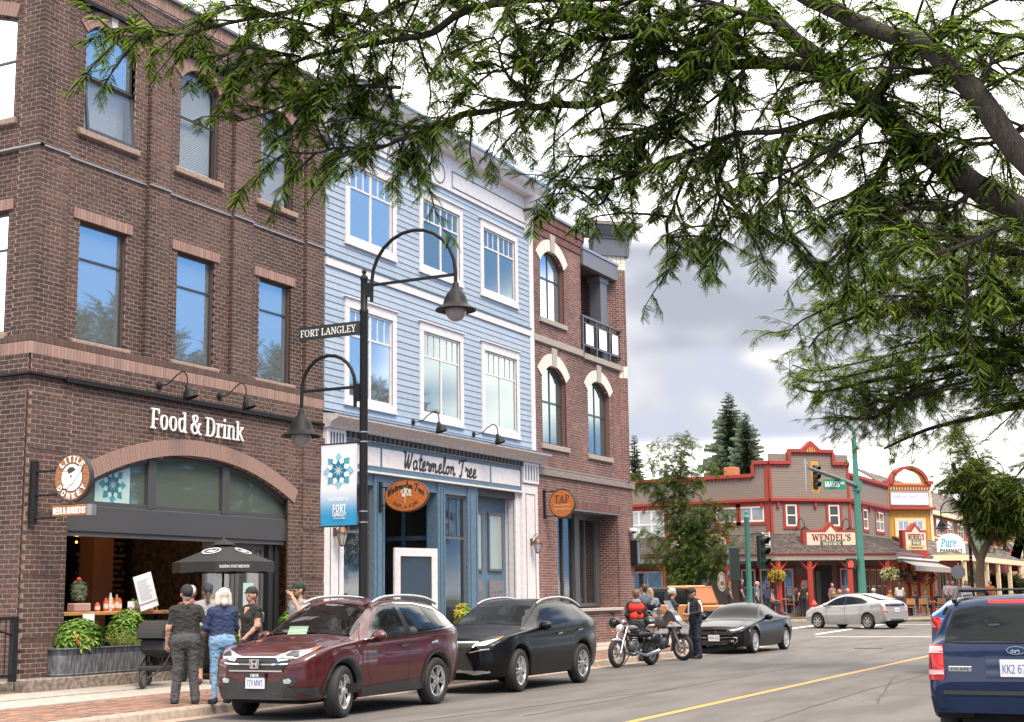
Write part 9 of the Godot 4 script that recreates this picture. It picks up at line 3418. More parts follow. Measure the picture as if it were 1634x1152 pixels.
func person(label:String,at:Vector3,face:Vector2,h:float,c:Dictionary,pose:={},cell:=0.016,group:="")->Node3D:
	var t=thing("person",label,"person",at,atan2(face.x,face.y),group)
	var s=h/1.75
	var g:float=c.get("girth",1.0)
	var skin:Color=c.get("skin",Color(0.42,0.235,0.165))
	var top:Color=c.top
	var legs:Color=c.legs
	var shoe:Color=c.get("shoe",Color(0.02,0.02,0.022))
	var sl:float=c.get("sleeve",0.35)
	var lsplit:float=c.get("shorts",1.0)
	var sit:bool=pose.get("sit",false)
	var J={"kl":V3(-0.10,0.50,0.02),"kr":V3(0.10,0.50,0.02),"al":V3(-0.11,0.09,-0.02),"ar":V3(0.11,0.09,-0.02),"el":V3(-0.25,1.14,-0.03),"er":V3(0.25,1.14,-0.03),"wl":V3(-0.27,0.90,0.06),"wr":V3(0.27,0.90,0.06)}
	if sit:
		J.merge({"kl":V3(-0.12,0.92,0.42),"kr":V3(0.12,0.92,0.42),"al":V3(-0.12,0.50,0.40),"ar":V3(0.12,0.50,0.40),"el":V3(-0.26,1.14,0.06),"er":V3(0.26,1.14,0.06),"wl":V3(-0.14,1.08,0.30),"wr":V3(0.14,1.08,0.30)},true)
	J.merge(pose.get("j",{}),true)
	var lean:Vector3=pose.get("lean", Vector3.ZERO)
	var drop=V3(0,-0.43 if sit else 0.0,0)
	var P=func(v:Vector3)->Vector3:return (v+lean*clampf((v.y-0.95)/0.5,0,1.2)+drop)*s
	var B=[]
	var add=func(a:Vector3,b:Vector3,ra:float,rb:float,c0:Color,c1=null,sp:=2.0)->void:
		B.append([P.call(a),P.call(b),ra*s,rb*s,c0,c0 if c1==null else c1,sp])
	add.call(V3(-0.07*g,0.95,-0.01),V3(0.07*g,0.95,-0.01),0.125*g,0.125*g,legs)
	for e in [-1.0,1.0]:
		add.call(V3(0.078*e,1.34,-0.005),V3(0.072*e*g,1.03,0.0),0.108,0.110*g,top)
		add.call(V3(0.03*e,1.45,-0.015),V3(0.165*e,1.405,-0.015),0.058,0.064,top)
	add.call(V3(0,1.10,0.03*g),V3(0,1.30,0.02),0.10*g,0.105,top)
	if c.get("bust",false):
		add.call(V3(-0.07,1.27,0.09),V3(0.07,1.27,0.09),0.062,0.062,top)
	for e in [["l",-1.0],["r",1.0]]:
		var k:Vector3=J["k"+e[0]]
		var a:Vector3=J["a"+e[0]]
		var hip=V3(0.09*e[1]*g,0.92,-0.01)
		add.call(hip,k,0.098*g,0.076 if c.get("loose",true) else 0.064,legs,skin,2.0 if lsplit>=1.0 else lsplit)
		add.call(k,a,0.074 if c.get("loose",true) else 0.058,0.070 if c.get("loose",true) else 0.042,legs if lsplit>=1.0 else skin,skin,c.get("cuff",2.0))
		add.call(a+V3(0,-0.045,-0.03),a+V3(0.015*e[1],-0.055,0.16),0.043,0.036,shoe)
		var sh=V3(0.185*e[1],1.40,-0.01)
		var el:Vector3=J["e"+e[0]]
		var w:Vector3=J["w"+e[0]]
		add.call(sh,el,0.060,0.045,top,skin,2.0 if sl>=0.5 else sl*2.0)
		add.call(el,w,0.043,0.030,top if sl>=0.5 else skin,skin,(sl-0.5)*2.0 if sl>=0.5 else 0.0)
	var body=MB.new()
	flesh(body,B,cell,0.05*s,0.016 if cell<0.019 else 0.0)
	var yaw:float=pose.get("yaw",0.0)
	var nod:float=pose.get("nod",0.0)
	var hb=Basis(UP,yaw)*Basis(Vector3.RIGHT,nod)
	var neck=V3(0,1.50,0.0)
	var H=func(v:Vector3)->Vector3:return P.call(neck+hb*(v-neck))
	var hd=[]
	var hair:Color=c.get("hair",Color(0.06,0.035,0.02))
	var lip=skin*Color(0.85,0.6,0.6)
	for q in [[0,1.44,-0.02,0,1.56,0.0,0.056,0.053,skin],[0,1.665,-0.02,0,1.64,0.02,0.086,0.08,skin],[0,1.60,0.03,0,1.565,0.05,0.062,0.042,skin],[0,1.635,0.096,0,1.603,0.115,0.010,0.016,skin],[-0.08,1.635,0.0,-0.083,1.605,0.0,0.018,0.013,skin],[0.08,1.635,0.0,0.083,1.605,0.0,0.018,0.013,skin],[-0.022,1.572,0.089,0.022,1.572,0.089,0.009,0.009,lip],[-0.034,1.642,0.087,-0.030,1.642,0.088,0.011,0.011,Color(0.03,0.02,0.015)],[0.034,1.642,0.087,0.030,1.642,0.088,0.011,0.011,Color(0.03,0.02,0.015)]]:
		hd.append([H.call(V3(q[0],q[1],q[2])),H.call(V3(q[3],q[4],q[5])),q[6]*s,q[7]*s,q[8],q[8],1.0])
	if c.has("beard"):
		hd.append([H.call(V3(-0.03,1.56,0.055)),H.call(V3(0.03,1.56,0.055)),0.044*s,0.044*s,c.beard,c.beard,1.0])
	flesh(body,hd,minf(cell,0.011) if cell<0.02 else 0.022,0.022*s)
	for e in [["l",-1.0],["r",1.0]]:
		var w:Vector3=J["w"+e[0]]
		var d:Vector3=(w-J["e"+e[0]]).normalized()
		var curl:Vector3=V3(-e[1],0.0,0.35).normalized()
		var across=d.cross(curl).normalized()*e[1]
		var fb=[]
		var fad=func(a:Vector3,b:Vector3,ra:float,rb:float)->void:fb.append([P.call(a),P.call(b),ra*s,rb*s,skin,skin,1.0])
		fad.call(w+d*0.01,w+d*0.075,0.028,0.03)
		for k in 4:
			var o=across*(0.03-0.019*k)
			var n:float=[0.072,0.08,0.074,0.058][k]
			var kn:Vector3=w+d*0.085+o
			var mid:Vector3=kn+(d*0.8+curl*0.5).normalized()*n*0.55
			fad.call(kn,mid,0.0095,0.009)
			fad.call(mid,mid+(d*0.4+curl*0.9).normalized()*n*0.5,0.009,0.0075)
		var th:Vector3=w+d*0.03+across*0.03
		fad.call(th,th+(d*0.6+across*0.8+curl*0.3).normalized()*0.05,0.012,0.010)
		fad.call(th+(d*0.6+across*0.8+curl*0.3).normalized()*0.05,th+(d*0.9+across*0.6+curl*0.6).normalized()*0.085,0.010,0.008)
		if cell<0.02:
			flesh(body,fb,0.0065,0.008)
		else:
			flesh(body,[fb[0]],0.022,0.01)
	put(t,"body",body.mesh(),vc("person_surface",0.8))
	var hk:String=c.get("kind","short")
	var hs=[]
	var ha=func(a:Vector3,b:Vector3,ra:float,rb:float)->void:hs.append([H.call(a),H.call(b),ra*s,rb*s,hair,hair,1.0])
	if hk !="none":
		if not c.has("cap"):
			ha.call(V3(0,1.685,-0.035),V3(0,1.67,-0.01),0.086,0.086)
		ha.call(V3(0,1.64,-0.045),V3(0,1.585,-0.045),0.072,0.05)
	if hk=="bob":
		for x in [-0.075,0.075,0.0]:
			ha.call(V3(x,1.66,-0.03),V3(x*1.25,1.53,-0.035 if x else-0.09),0.055,0.05)
	if hk=="pony":
		ha.call(V3(0,1.62,-0.09),V3(0,1.45,-0.12),0.04,0.03)
	if hk=="long":
		for x in [-0.06,0.06,0.0]:
			ha.call(V3(x,1.62,-0.06),V3(x*1.2,1.38,-0.08),0.05,0.035)
	if hk=="bun":
		ha.call(V3(0,1.74,-0.09),V3(0,1.74,-0.09),0.045,0.045)
	if hs:
		var hm=MB.new()
		flesh(hm,hs,minf(cell,0.012) if cell<0.02 else 0.024,0.02*s)
		put(t,"hair",hm.mesh(),vc("hair_surface",0.6))
	if c.has("cap"):
		var cm=MB.new()
		cm.col=c.cap
		var cb:Array=[[H.call(V3(0,1.665,-0.055)),H.call(V3(0,1.68,-0.03)),0.082*s,0.09*s,c.cap,c.cap,1.0],[H.call(V3(0,1.695,-0.02)),H.call(V3(0,1.69,0.005)),0.093*s,0.091*s,c.cap,c.cap,1.0]]
		var fz:float=-1.0 if c.get("backwards",false) else 1.0
		for x in [-0.045,0.0,0.045]:
			cb.append([H.call(V3(x,1.685,0.07*fz)),H.call(V3(x,1.672,(0.165-absf(x)*0.6)*fz)),0.012*s,0.007*s,c.cap,c.cap,1.0])
		if c.get("brim",false):
			for k in 10:
				var a=TAU*k/10
				cb.append([H.call(V3(0.06*cos(a),1.685,0.06*sin(a))),H.call(V3(0.19*cos(a),1.67,0.19*sin(a))),0.015*s,0.008*s,c.cap,c.cap,1.0])
		flesh(cm,cb,minf(cell,0.010) if cell<0.02 else 0.022,0.012*s)
		put(t,"cap",cm.mesh(),vc("cap_surface",0.8))
	if c.has("glasses"):
		var gm=MB.new()
		for x in [-0.036,0.036]:
			gm.ball(H.call(V3(x,1.64,0.096)),V3(0.028,0.02,0.012)*s,8,5)
		gm.tube([H.call(V3(-0.085,1.645,0.02)),H.call(V3(-0.06,1.645,0.09)),H.call(V3(0.06,1.645,0.09)),H.call(V3(0.085,1.645,0.02))],0.005,4)
		put(t,"sunglasses",gm.mesh(),M("lens_black",0.01,0.01,0.01,0.1))
	for q in c.get("extra", []):
		var em=MB.new()
		var eb=[]
		for i in range(2,q.size()):
			eb.append([P.call(q[i][0]),P.call(q[i][1]),q[i][2]*s,q[i][3]*s,q[1],q[1],1.0])
		flesh(em,eb,maxf(cell,0.014),0.03)
		put(t,q[0],em.mesh(),vc("garment_surface",0.85))
	return t
func build_people()->void:
	var black=Color(0.016,0.016,0.018)
	var denim=Color(0.17,0.30,0.46)
	var V=func(x:float,y:float,z:float)->Vector3:return V3(x,y,z)
	person("man in a black polo shirt and black cap, seen from behind on the brick strip",V3(16.75,0.145,-13.95),V2(0.75,-0.66),1.71,{"top":black,"legs":Color(0.055,0.057,0.06),"girth":1.16,"sleeve":0.42,"cap":Color(0.014,0.014,0.016),"hair":Color(0.3,0.28,0.26),"shoe":Color(0.03,0.03,0.035)},{"j":{"el":V.call(-0.31,1.16,-0.08),"wl":V.call(-0.24,0.95,0.08),"kl":V.call(-0.12,0.5,0.01),"al":V.call(-0.16,0.09,-0.02),"ar":V.call(0.14,0.09,0.02)},"yaw":0.2})
	person("woman in a grey T-shirt, black leggings and navy cap, facing the shop counter",V3(20.2,0.2,-16.35),V2(0.72,-0.7),1.72,{"top":Color(0.27,0.265,0.27),"legs":Color(0.024,0.024,0.027),"sleeve":0.3,"cap":Color(0.025,0.028,0.05),"hair":Color(0.09,0.045,0.03),"kind":"pony","loose":false,"cuff":0.55,"shoe":Color(0.08,0.01,0.03)},{"j":{"er":V.call(0.26,1.16,0.0),"wr":V.call(0.16,1.02,0.2),"wl":V.call(-0.16,1.02,0.2)}})
	person("white-haired woman in a navy jumper and light blue jeans beside the dark red car",V3(17.05,0.145,-13.52),V2(0.5,-0.86),1.67,{"top":Color(0.016,0.028,0.085),"legs":denim,"girth":1.05,"sleeve":0.96,"hair":Color(0.50,0.46,0.40),"kind":"bob","shoe":Color(0.015,0.02,0.035),"loose":false},{"j":{"el":V.call(-0.25,1.15,0.04),"wl":V.call(-0.1,1.08,0.24),"er":V.call(0.25,1.15,0.04),"wr":V.call(0.12,1.08,0.24)}})
	person("woman in a black V-neck top and black cap with a hand on her hip",V3(18.5,0.15,-14.1),V2(-0.75,-0.25),1.68,{"top":Color(0.012,0.012,0.014),"legs":Color(0.022,0.016,0.035),"sleeve":0.3,"bust":true,"cap":black,"hair":Color(0.25,0.12,0.06),"kind":"pony","loose":false,"girth":1.05,"extra":[["neckline",Color(0.45,0.25,0.18),[V.call(-0.03,1.42,0.075),V.call(0,1.33,0.115),0.03,0.012],[V.call(0.03,1.42,0.075),V.call(0,1.33,0.115),0.03,0.012]]]},{"j":{"el":V.call(-0.42,1.18,-0.10),"wl":V.call(-0.21,1.02,0.06),"er":V.call(0.26,1.14,0.04),"wr":V.call(0.2,0.98,0.2)},"yaw":0.25})
	person("bearded man in a grey T-shirt, dark cap and sunglasses, hand at his face",V3(19.45,0.15,-13.85),V2(-0.85,-0.3),1.76,{"top":Color(0.27,0.27,0.28),"legs":Color(0.05,0.055,0.08),"sleeve":0.36,"cap":Color(0.014,0.026,0.022),"hair":Color(0.06,0.035,0.02),"beard":Color(0.14,0.06,0.03),"glasses":true},{"j":{"er":V.call(0.33,1.27,0.19),"wr":V.call(0.09,1.53,0.19)},"yaw":-0.1,"nod":0.1})
	person("person in a white cap, mostly hidden behind the man in the black polo shirt",V3(20.6,0.2,-17.05),V2(0.75,-0.6),1.70,{"top":Color(0.22,0.06,0.05),"legs":black,"cap":Color(0.6,0.58,0.58),"hair":Color(0.2,0.1,0.06)},{},0.02)
	person("rider in a red and black vest with a grey hood beside the cruiser motorcycle",V3(33.6,0.0,-13.6),V2(0.8,-0.35),1.76,{"top":Color(0.018,0.017,0.018),"legs":Color(0.03,0.032,0.045),"sleeve":0.95,"hair":Color(0.14,0.075,0.045),"extra":[["vest",Color(0.62,0.035,0.02),[V.call(-0.09,1.33,-0.025),V.call(0.09,1.33,-0.025),0.126,0.126],[V.call(-0.06,1.12,-0.02),V.call(0.06,1.12,-0.02),0.125,0.125]],["hood",Color(0.22,0.215,0.23),[V.call(-0.05,1.47,-0.075),V.call(0.05,1.47,-0.075),0.065,0.065]]]},{"j":{"wr":V.call(0.2,0.98,0.18)}},0.018)
	person("man in a blue denim jacket standing beyond the red-vested rider",V3(36.0,0.14,-14.35),V2(0.4,-0.9),1.78,{"top":Color(0.075,0.10,0.15),"legs":Color(0.05,0.06,0.09),"sleeve":0.95,"hair":Color(0.06,0.035,0.02)},{},0.02)
	person("person in a pale blue shirt half hidden behind the man in denim",V3(37.0,0.14,-14.55),V2(0.9,-0.2),1.68,{"top":Color(0.16,0.20,0.28),"legs":Color(0.35,0.2,0.18),"sleeve":0.5,"hair":Color(0.3,0.2,0.12),"kind":"long"},{},0.02)
	person("rider with a backwards white cap behind the tall motorcycle",V3(36.6,0.0,-13.75),V2(0.3,0.9),1.80,{"top":Color(0.02,0.022,0.026),"legs":Color(0.03,0.03,0.035),"sleeve":0.3,"hair":Color(0.08,0.05,0.03),"cap":Color(0.42,0.41,0.40),"backwards":true},{"yaw":0.4},0.02)
	person("rider in a black and white jacket looking down, right of the tall motorcycle",V3(35.4,0.0,-12.7),V2(-0.75,-0.5),1.80,{"top":Color(0.02,0.021,0.025),"legs":Color(0.013,0.016,0.032),"sleeve":0.96,"hair":Color(0.05,0.03,0.02),"cap":black,"extra":[["jacket_stripe",Color(0.56,0.55,0.57),[V.call(-0.205,1.41,0.0),V.call(-0.262,1.16,-0.02),0.05,0.04],[V.call(-0.1,1.36,0.09),V.call(-0.1,1.12,0.10),0.045,0.04]],["jacket_stripe",Color(0.56,0.55,0.57),[V.call(0.205,1.41,0.0),V.call(0.262,1.16,-0.02),0.05,0.04]]]},{"nod":0.5,"j":{"el":V.call(-0.27,1.15,0.05),"wl":V.call(-0.1,1.1,0.26),"er":V.call(0.27,1.15,0.05),"wr":V.call(0.1,1.1,0.26)}},0.018)
	var pale=Color(0.46,0.27,0.2)
	var far=[
		["woman with tied brown hair and sunglasses in olive, left of the short green post",71.0,-23.55,0.62,V2(0.6,0.8),Color(0.14,0.12,0.09),Color(0.03,0.03,0.04),{"kind":"bun","hair":Color(0.09,0.04,0.02),"glasses":true},false],
		["dark-haired person in black just behind the short green post",71.6,-23.05,0.62,V2(0.3,0.9),Color(0.03,0.025,0.03),Color(0.02,0.02,0.02),{"kind":"long","hair":Color(0.03,0.02,0.015)},false],
		["person in a pink sun hat right of the short green post",71.2,-22.1,0.45,V2(0.2,1),Color(0.12,0.16,0.2),Color(0.03,0.03,0.04),{"cap":Color(0.62,0.33,0.35),"brim":true},false],
		["person in a navy hooded top with the head bowed, beside the pink sun hat",71.4,-21.7,0.45,V2(0.4,-0.8),Color(0.035,0.042,0.075),Color(0.02,0.02,0.03),{"sleeve":0.95,"cap":Color(0.035,0.042,0.075),"extra":[["hood",Color(0.035,0.042,0.075),[V3(-0.05,1.5,-0.06),V3(0.05,1.5,-0.06),0.09,0.09]]]},false],
		["seated woman in a pale pink top at the table left of the red corner post",72.6,-21.75,0.62,V2(0,1),Color(0.55,0.36,0.33),Color(0.05,0.05,0.06),{"hair":Color(0.08,0.04,0.02),"kind":"bun"},true],
		["seated person in black across the table from the pink top",73.3,-20.7,0.62,V2(0,-1),Color(0.03,0.02,0.02),Color(0.03,0.03,0.03),{"hair":Color(0.1,0.03,0.02),"kind":"long"},true],
		["auburn-haired server in a black T-shirt and trousers, standing by the bookshop door",73.0,-20.25,0.45,V2(0.7,-0.7),Color(0.012,0.012,0.014),Color(0.014,0.014,0.016),{"hair":Color(0.28,0.08,0.02),"kind":"bun","sleeve":0.3,"loose":false},false],
		["tall red-haired man in a plaid shirt at the bookshop doorway",74.6,-19.1,0.45,V2(-0.5,0.8),Color(0.24,0.12,0.13),Color(0.08,0.08,0.1),{"hair":Color(0.3,0.07,0.03),"sleeve":0.95},false],
		["blond person in black in front of the plaid shirt",73.5,-18.75,0.42,V2(0.8,0.4),Color(0.03,0.03,0.035),Color(0.03,0.03,0.035),{"hair":Color(0.42,0.27,0.12)},true],
		["auburn child-sized person beside the blond one",73.7,-18.5,0.45,V2(-0.8,0.4),Color(0.2,0.18,0.2),Color(0.05,0.05,0.07),{"hair":Color(0.3,0.14,0.06),"kind":"bob"},true],
		["grey-haired man in a bright blue shirt left of the signal mast",74.0,-18.15,0.5,V2(-0.9,0.2),Color(0.09,0.14,0.34),Color(0.05,0.05,0.08),{"hair":Color(0.3,0.26,0.22)},true],
		["person in a wide straw hat behind the silver car's roof",74.6,-16.95,0.48,V2(-0.6,0.7),Color(0.35,0.28,0.25),Color(0.2,0.2,0.25),{"cap":Color(0.66,0.58,0.42),"brim":true},true],
		["person in a mustard top among the diners behind the silver car",75.6,-16.35,0.45,V2(-0.3,0.9),Color(0.45,0.22,0.03),Color(0.05,0.05,0.06),{"hair":Color(0.05,0.03,0.02)},true],
		["woman in a white sleeveless top standing behind the silver car's tail",75.2,-15.75,0.39,V2(0.8,-0.5),Color(0.66,0.62,0.60),Color(0.06,0.07,0.12),{"hair":Color(0.07,0.04,0.025),"kind":"long","sleeve":0.05},false],
		["seated man in a black shirt with red sleeves, right of the silver car",76.0,-15.15,0.39,V2(0.5,-0.8),Color(0.04,0.035,0.04),Color(0.05,0.05,0.07),{"hair":Color(0.05,0.03,0.02),"extra":[["sleeves",Color(0.42,0.03,0.03),[V3(-0.19,1.4,0),V3(-0.25,1.2,0.04),0.066,0.055],[V3(0.19,1.4,0),V3(0.25,1.2,0.04),0.066,0.055]]]},true],
		["seated man with glasses in a grey-green shirt facing the red sleeves",76.7,-14.75,0.39,V2(-0.7,0.5),Color(0.14,0.16,0.12),Color(0.06,0.06,0.08),{"hair":Color(0.08,0.05,0.03),"glasses":true},true],
		["seated person in black under the red flower basket",77.6,-14.3,0.39,V2(-0.6,0.6),Color(0.02,0.02,0.022),Color(0.04,0.04,0.05),{"hair":Color(0.05,0.03,0.02),"glasses":true},true],
		["man in a white shirt with a dark shoulder strap, walking by the stop sign",79.4,-14.05,0.39,V2(-0.9,0.1),Color(0.64,0.60,0.62),Color(0.1,0.1,0.14),{"hair":Color(0.05,0.03,0.02),"extra":[["strap",Color(0.05,0.03,0.05),[V3(-0.12,1.45,0.09),V3(0.1,1.1,0.14),0.02,0.02]]]},false],
		["woman in a pale pink top beside the man with the shoulder strap",79.2,-13.75,0.39,V2(-0.9,0.2),Color(0.6,0.42,0.42),Color(0.3,0.12,0.08),{"hair":Color(0.16,0.08,0.05),"kind":"long"},false],
		["woman in a white jacket walking left of the second lamp post",78.0,-12.85,0.39,V2(-0.8,0.5),Color(0.66,0.66,0.70),Color(0.05,0.05,0.07),{"hair":Color(0.06,0.035,0.02),"kind":"long","sleeve":0.95},false],
		["man in an orange top above the dark blue SUV's roof rack",79.6,-11.9,0.39,V2(-1,0.1),Color(0.62,0.14,0.03),Color(0.06,0.06,0.07),{"hair":Color(0.07,0.04,0.03)},false],
	]
	for i in far.size():
		var q:Array=far[i]
		var c:Dictionary={"top":q[5],"legs":q[6],"skin":pale}
		c.merge(q[7],true)
		person(q[0],V3(q[1],q[3],q[2]),q[4],1.66+0.02*(i*7%8),c,{"sit":q[8]},0.032,"people in front of the bookshop")
	var ch=thing("terrace_chair","wooden-backed grey chair with its back to the road, right of the silver car","chair",V3(75.6,0.39,-14.75),2.2,"terrace chairs")
	var metal=M("chair_metal",0.38,0.38,0.38,0.4,0.6)
	var slat=M("chair_slat",0.44,0.19,0.06,0.6)
	for s in [[-0.21,-0.2,0.88],[0.21,-0.2,0.88],[-0.21,0.22,0.45],[0.21,0.22,0.45]]:
		var b=MB.new()
		b.tube([V3(s[0],0,s[1]),V3(s[0],s[2],s[1])],0.02,6)
		put(ch,"leg",b.mesh(),metal)
	var b=MB.new()
	b.cbox(V3(-0.22,0.43,-0.2),V3(0.22,0.46,0.24),0.01)
	put(ch,"seat",b.mesh(),slat)
	b=MB.new()
	b.cbox(V3(-0.22,0.58,-0.215),V3(0.22,0.88,-0.185),0.01)
	put(ch,"backrest",b.mesh(),slat)
	for q in [[V3(76.6,0.39,-14.0),2.2,"wooden-backed grey chair nearest the road, right of the red-sleeved man"],[V3(74.9,0.39,-15.2),2.0,"wooden-backed grey chair just behind the silver car's tail"],[V3(77.8,0.39,-13.6),2.4,"wooden-backed grey chair under the stop sign"],[V3(72.7,0.62,-21.8),0.0,"grey chair of the seated woman in pink"],[V3(73.1,0.62,-20.9),3.1,"grey chair beside the red corner post"]]:
		var o:Node3D=ch.duplicate()
		o.name=numbered("terrace_chair")
		add_child(o)
		o.position=q[0]
		o.rotation.y=q[1]
		o.set_meta("label",q[2])
	for q in [[V3(76.2,0.39,-14.55),"round terrace table between the two men right of the silver car"],[V3(72.9,0.62,-21.3),"round terrace table left of the red corner post"]]:
		var tb=thing("terrace_table",q[1],"table",q[0],0,"terrace tables")
		b=MB.new()
		b.lathe([V2(0.35,0.70),V2(0.36,0.72),V2(0.35,0.74),V2(0,0.74)],18)
		put(tb,"table_top",b.mesh(),slat)
		b=MB.new()
		b.lathe([V2(0.22,0),V2(0.2,0.03),V2(0.03,0.05),V2(0.03,0.70)],12)
		put(tb,"pedestal",b.mesh(),metal)
	motorcycle("cruiser motorcycle with a round chrome headlight, leaning on its stand behind the black crossover",V3(31.3,0,-12.75),deg_to_rad(170),true)
	motorcycle("tall grey and white motorcycle with a beaked fairing, facing the road",V3(34.5,0,-13.35),deg_to_rad(-108),false)
func helmet(label:String,at:Vector3,turn:float)->void:
	var t=thing("helmet",label,"helmet",at,turn)
	var b=MB.new()
	b.ball(Vector3.ZERO,V3(0.135,0.13,0.145),18,12)
	put(t,"shell",b.mesh(),M("helmet_black",0.014,0.014,0.016,0.12))
	b=MB.new()
	b.ball(V3(0,0.01,0.045),V3(0.115,0.065,0.115),16,8)
	put(t,"visor",b.mesh(),M("visor_grey",0.16,0.17,0.18,0.08,0.5))
	b=MB.new()
	b.ball(V3(0,-0.085,0.06),V3(0.1,0.05,0.095),12,6)
	put(t,"chin_guard",b.mesh(),M("helmet_white",0.5,0.5,0.5,0.2))
func motorcycle(label: String, at: Vector3, turn: float, cruiser: bool) -> void:
	var t=thing("motorcycle",label,"motorcycle",at,turn)
	t.rotation.z=0.0
	var chrome:Material=mats["chrome"]
	var blk=M("bike_black",0.014,0.014,0.016,0.25)
	var grey=M("bike_grey",0.15,0.15,0.155,0.35,0.5)
	var tube=func(called:String,pts:Array,r,m:Material)->void:
		var b=MB.new()
		b.tube(pts,r,8)
		put(t,called,b.mesh(),m)
	var blob=func(called:String,c:Vector3,r:Vector3,m:Material)->void:
		var b=MB.new()
		b.ball(c,r,16,10)
		put(t,called,b.mesh(),m)
	for q in [[0.75,0.33 if cruiser else 0.32,0.05],[-0.72,0.31,0.075]]:
		var b=MB.new()
		var R:float=q[1]
		b.lathe([V2(R-0.09,-q[2]),V2(R-0.03,-q[2]),V2(R,-q[2]*0.4),V2(R,q[2]*0.4),V2(R-0.03,q[2]),V2(R-0.09,q[2]),V2(R-0.09,-q[2])],34,V3(q[0],R,0),V3(0,0,1))
		var w=put(t,"wheel",b.mesh(),mats["tyre"])
		b=MB.new()
		b.lathe([V2(R-0.11,-0.02),V2(R-0.085,-0.03),V2(R-0.085,0.03),V2(R-0.11,0.02),V2(R-0.11,-0.02)],30,V3(q[0],R,0),V3(0,0,1))
		b.cyl(V3(q[0],R,-0.06),V3(q[0],R,0.06),0.04,12)
		var n=16 if cruiser else 5
		for k in n:
			var a=TAU*k/n
			b.tube([V3(q[0],R,0.02*(1 if k%2 else-1)),V3(q[0]+cos(a)*(R-0.1),R+sin(a)*(R-0.1),0)],0.005 if cruiser else 0.018,4)
		put(w,"rim",b.mesh(),M("bike_rim",0.40,0.37,0.33,0.35,0.7))
		b=MB.new()
		b.lathe([V2(0.08,0.0),V2(0.15,0.0),V2(0.15,0.006),V2(0.08,0.006)],24,V3(q[0],R,0.06),V3(0,0,1))
		put(w,"brake_disc",b.mesh(),M("disc_steel",0.35,0.35,0.36,0.35,0.8))
	var hy=0.98 if cruiser else 1.12
	for z in [-0.1,0.1]:
		tube.call("fork",[V3(0.75,0.32,z),V3(0.62,0.60,z),V3(0.42,hy-0.05,z)],[0.032,0.03,0.022],chrome if cruiser else grey)
		tube.call("exhaust",[V3(0.2,0.35,z*1.5),V3(-0.2,0.25,z*1.8),V3(-0.75,0.33 if cruiser else 0.55,z*2.2)],[0.03,0.035,0.05],chrome if cruiser else blk)
	tube.call("handlebar",smooth([V3(0.22,hy+0.06,-0.40),V3(0.36,hy+0.07,-0.2),V3(0.40,hy,0),V3(0.36,hy+0.07,0.2),V3(0.22,hy+0.06,0.40)],4),0.015,blk)
	tube.call("frame",[V3(0.42,hy-0.15,0),V3(0.2,0.35,0),V3(-0.3,0.33,0),V3(-0.72,0.31,0.1)],0.028,blk)
	tube.call("stand",[V3(0.0,0.3,0.1),V3(0.02,0.02,0.3),V3(0.12,0.02,0.33)],0.012,blk)
	blob.call("tank",V3(0.12,0.82 if cruiser else 0.95,0),V3(0.30,0.13 if cruiser else 0.17,0.15),blk if cruiser else grey)
	blob.call("seat",V3(-0.35,0.72 if cruiser else 0.86,0),V3(0.35,0.07,0.14),M("bike_seat",0.02,0.02,0.02,0.7))
	blob.call("engine",V3(0.08,0.48,0),V3(0.2,0.17,0.15),grey)
	for k in 3:
		blob.call("cylinder_fin",V3(0.12,0.56+k*0.05,0),V3(0.13,0.015,0.17),chrome if cruiser else blk)
	blob.call("pannier",V3(-0.62,0.62,0.24),V3(0.22,0.16,0.10),blk)
	blob.call("pannier",V3(-0.62,0.62,-0.24),V3(0.22,0.16,0.10),blk)
	blob.call("rear_mudguard",V3(-0.74,0.58,0),V3(0.24,0.07,0.09),blk)
	blob.call("front_mudguard",V3(0.74,0.63,0),V3(0.2,0.05,0.075),chrome if cruiser else blk)
	for z in [-1.0,1.0]:
		tube.call("mirror_stalk",[V3(0.30,hy+0.06,z*0.3),V3(0.32,hy+0.22,z*0.36)],0.008,blk)
		blob.call("mirror",V3(0.32,hy+0.25,z*0.37),V3(0.015,0.045,0.07),blk)
		blob.call("indicator",V3(0.56,hy-0.18,z*0.22),V3(0.04,0.035,0.035),mats["lamp_amber"])
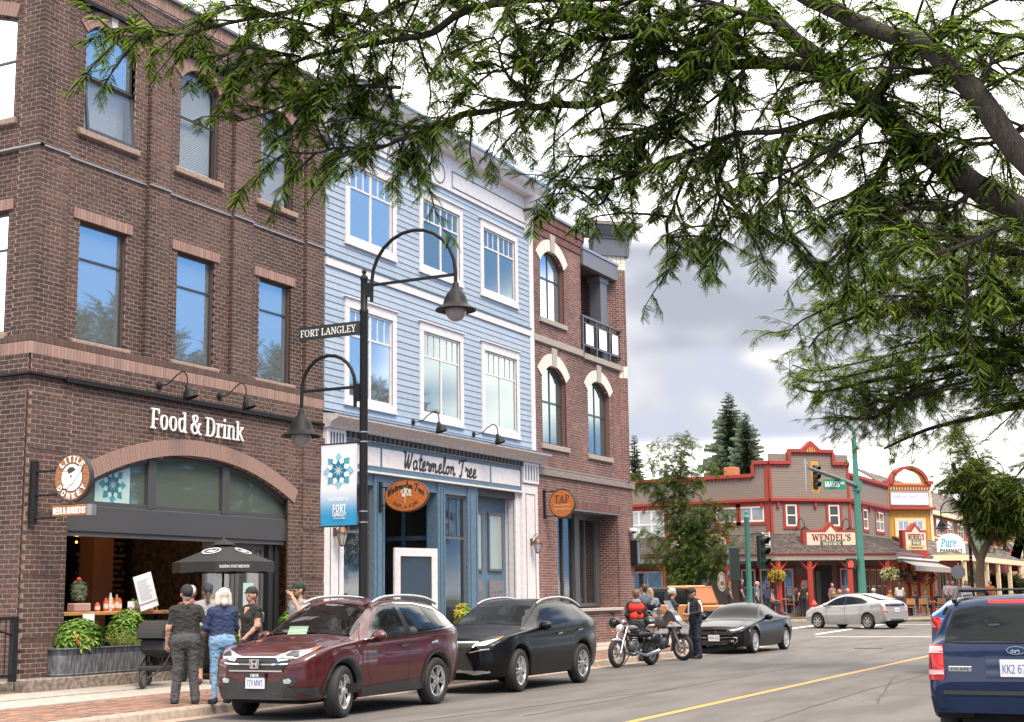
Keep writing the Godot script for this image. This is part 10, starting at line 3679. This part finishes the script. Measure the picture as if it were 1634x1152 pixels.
	if cruiser:
		blob.call("headlight",V3(0.60,0.88,0),V3(0.08,0.1,0.1),chrome)
		blob.call("headlight_lens",V3(0.645,0.88,0),V3(0.045,0.085,0.085),M("bike_lens",0.6,0.62,0.64,0.1,0.2))
		blob.call("gauge",V3(0.45,1.03,0),V3(0.05,0.05,0.05),chrome)
		helmet("black and white helmet hanging from the cruiser's far handlebar",at+V3(-0.15,1.0,-0.42),1.0)
		helmet("glossy black helmet resting on the cruiser's tank",at+V3(0.35,1.02,0.25),-0.4)
	else:
		var b=MB.new()
		var nose=pv([0.20,1.05,0.35,0.80,0.62,0.84,0.84,0.87,0.66,1.0,0.52,1.2,0.38,1.27])
		b.prism(nose,-0.12,0.12)
		put(t,"fairing",b.mesh(),M("bike_dark_grey",0.07,0.07,0.075,0.3))
		for z in [-1.0,1.0]:
			b=MB.new()
			b.prism(pv([0.36,0.84,0.84,0.85,0.6,0.96,0.44,0.95]),z*0.125-0.012,z*0.125+0.012)
			put(t,"fairing_panel",b.mesh(),M("bike_white",0.66,0.66,0.67,0.25))
		b=MB.new()
		b.xf=Transform3D(Basis(V3(0,0,1),0.6),V3(0.62,1.02,0))
		b.cbox(V3(-0.02,-0.08,-0.09),V3(0.05,0.10,0.09),0.03)
		put(t,"headlight",b.mesh(),M("bike_lens",0.6,0.62,0.64,0.1,0.2))
		b=MB.new()
		b.xf=Transform3D(Basis(V3(0,0,1),0.5),V3(0.42,1.22,0))
		b.cbox(V3(-0.01,0,-0.13),V3(0.01,0.3,0.13),0.008)
		put(t,"windshield",b.mesh(),pane_clear("bike_screen",0.3,0.35))
		helmet("black helmet with a grey visor on the tall motorcycle's seat",at+V3(0.1,1.12,-0.35),-0.5)
		helmet("second black helmet stacked on the tall motorcycle's tank bag",at+V3(0.0,1.36,-0.2),0.5)
func V3(x,y,z)->Vector3:
	return Vector3(x,y,z)
func V2(x,y)->Vector2:
	return Vector2(x,y)
func TR(v:Vector3)->Transform3D:
	return Transform3D(Basis.IDENTITY,v)
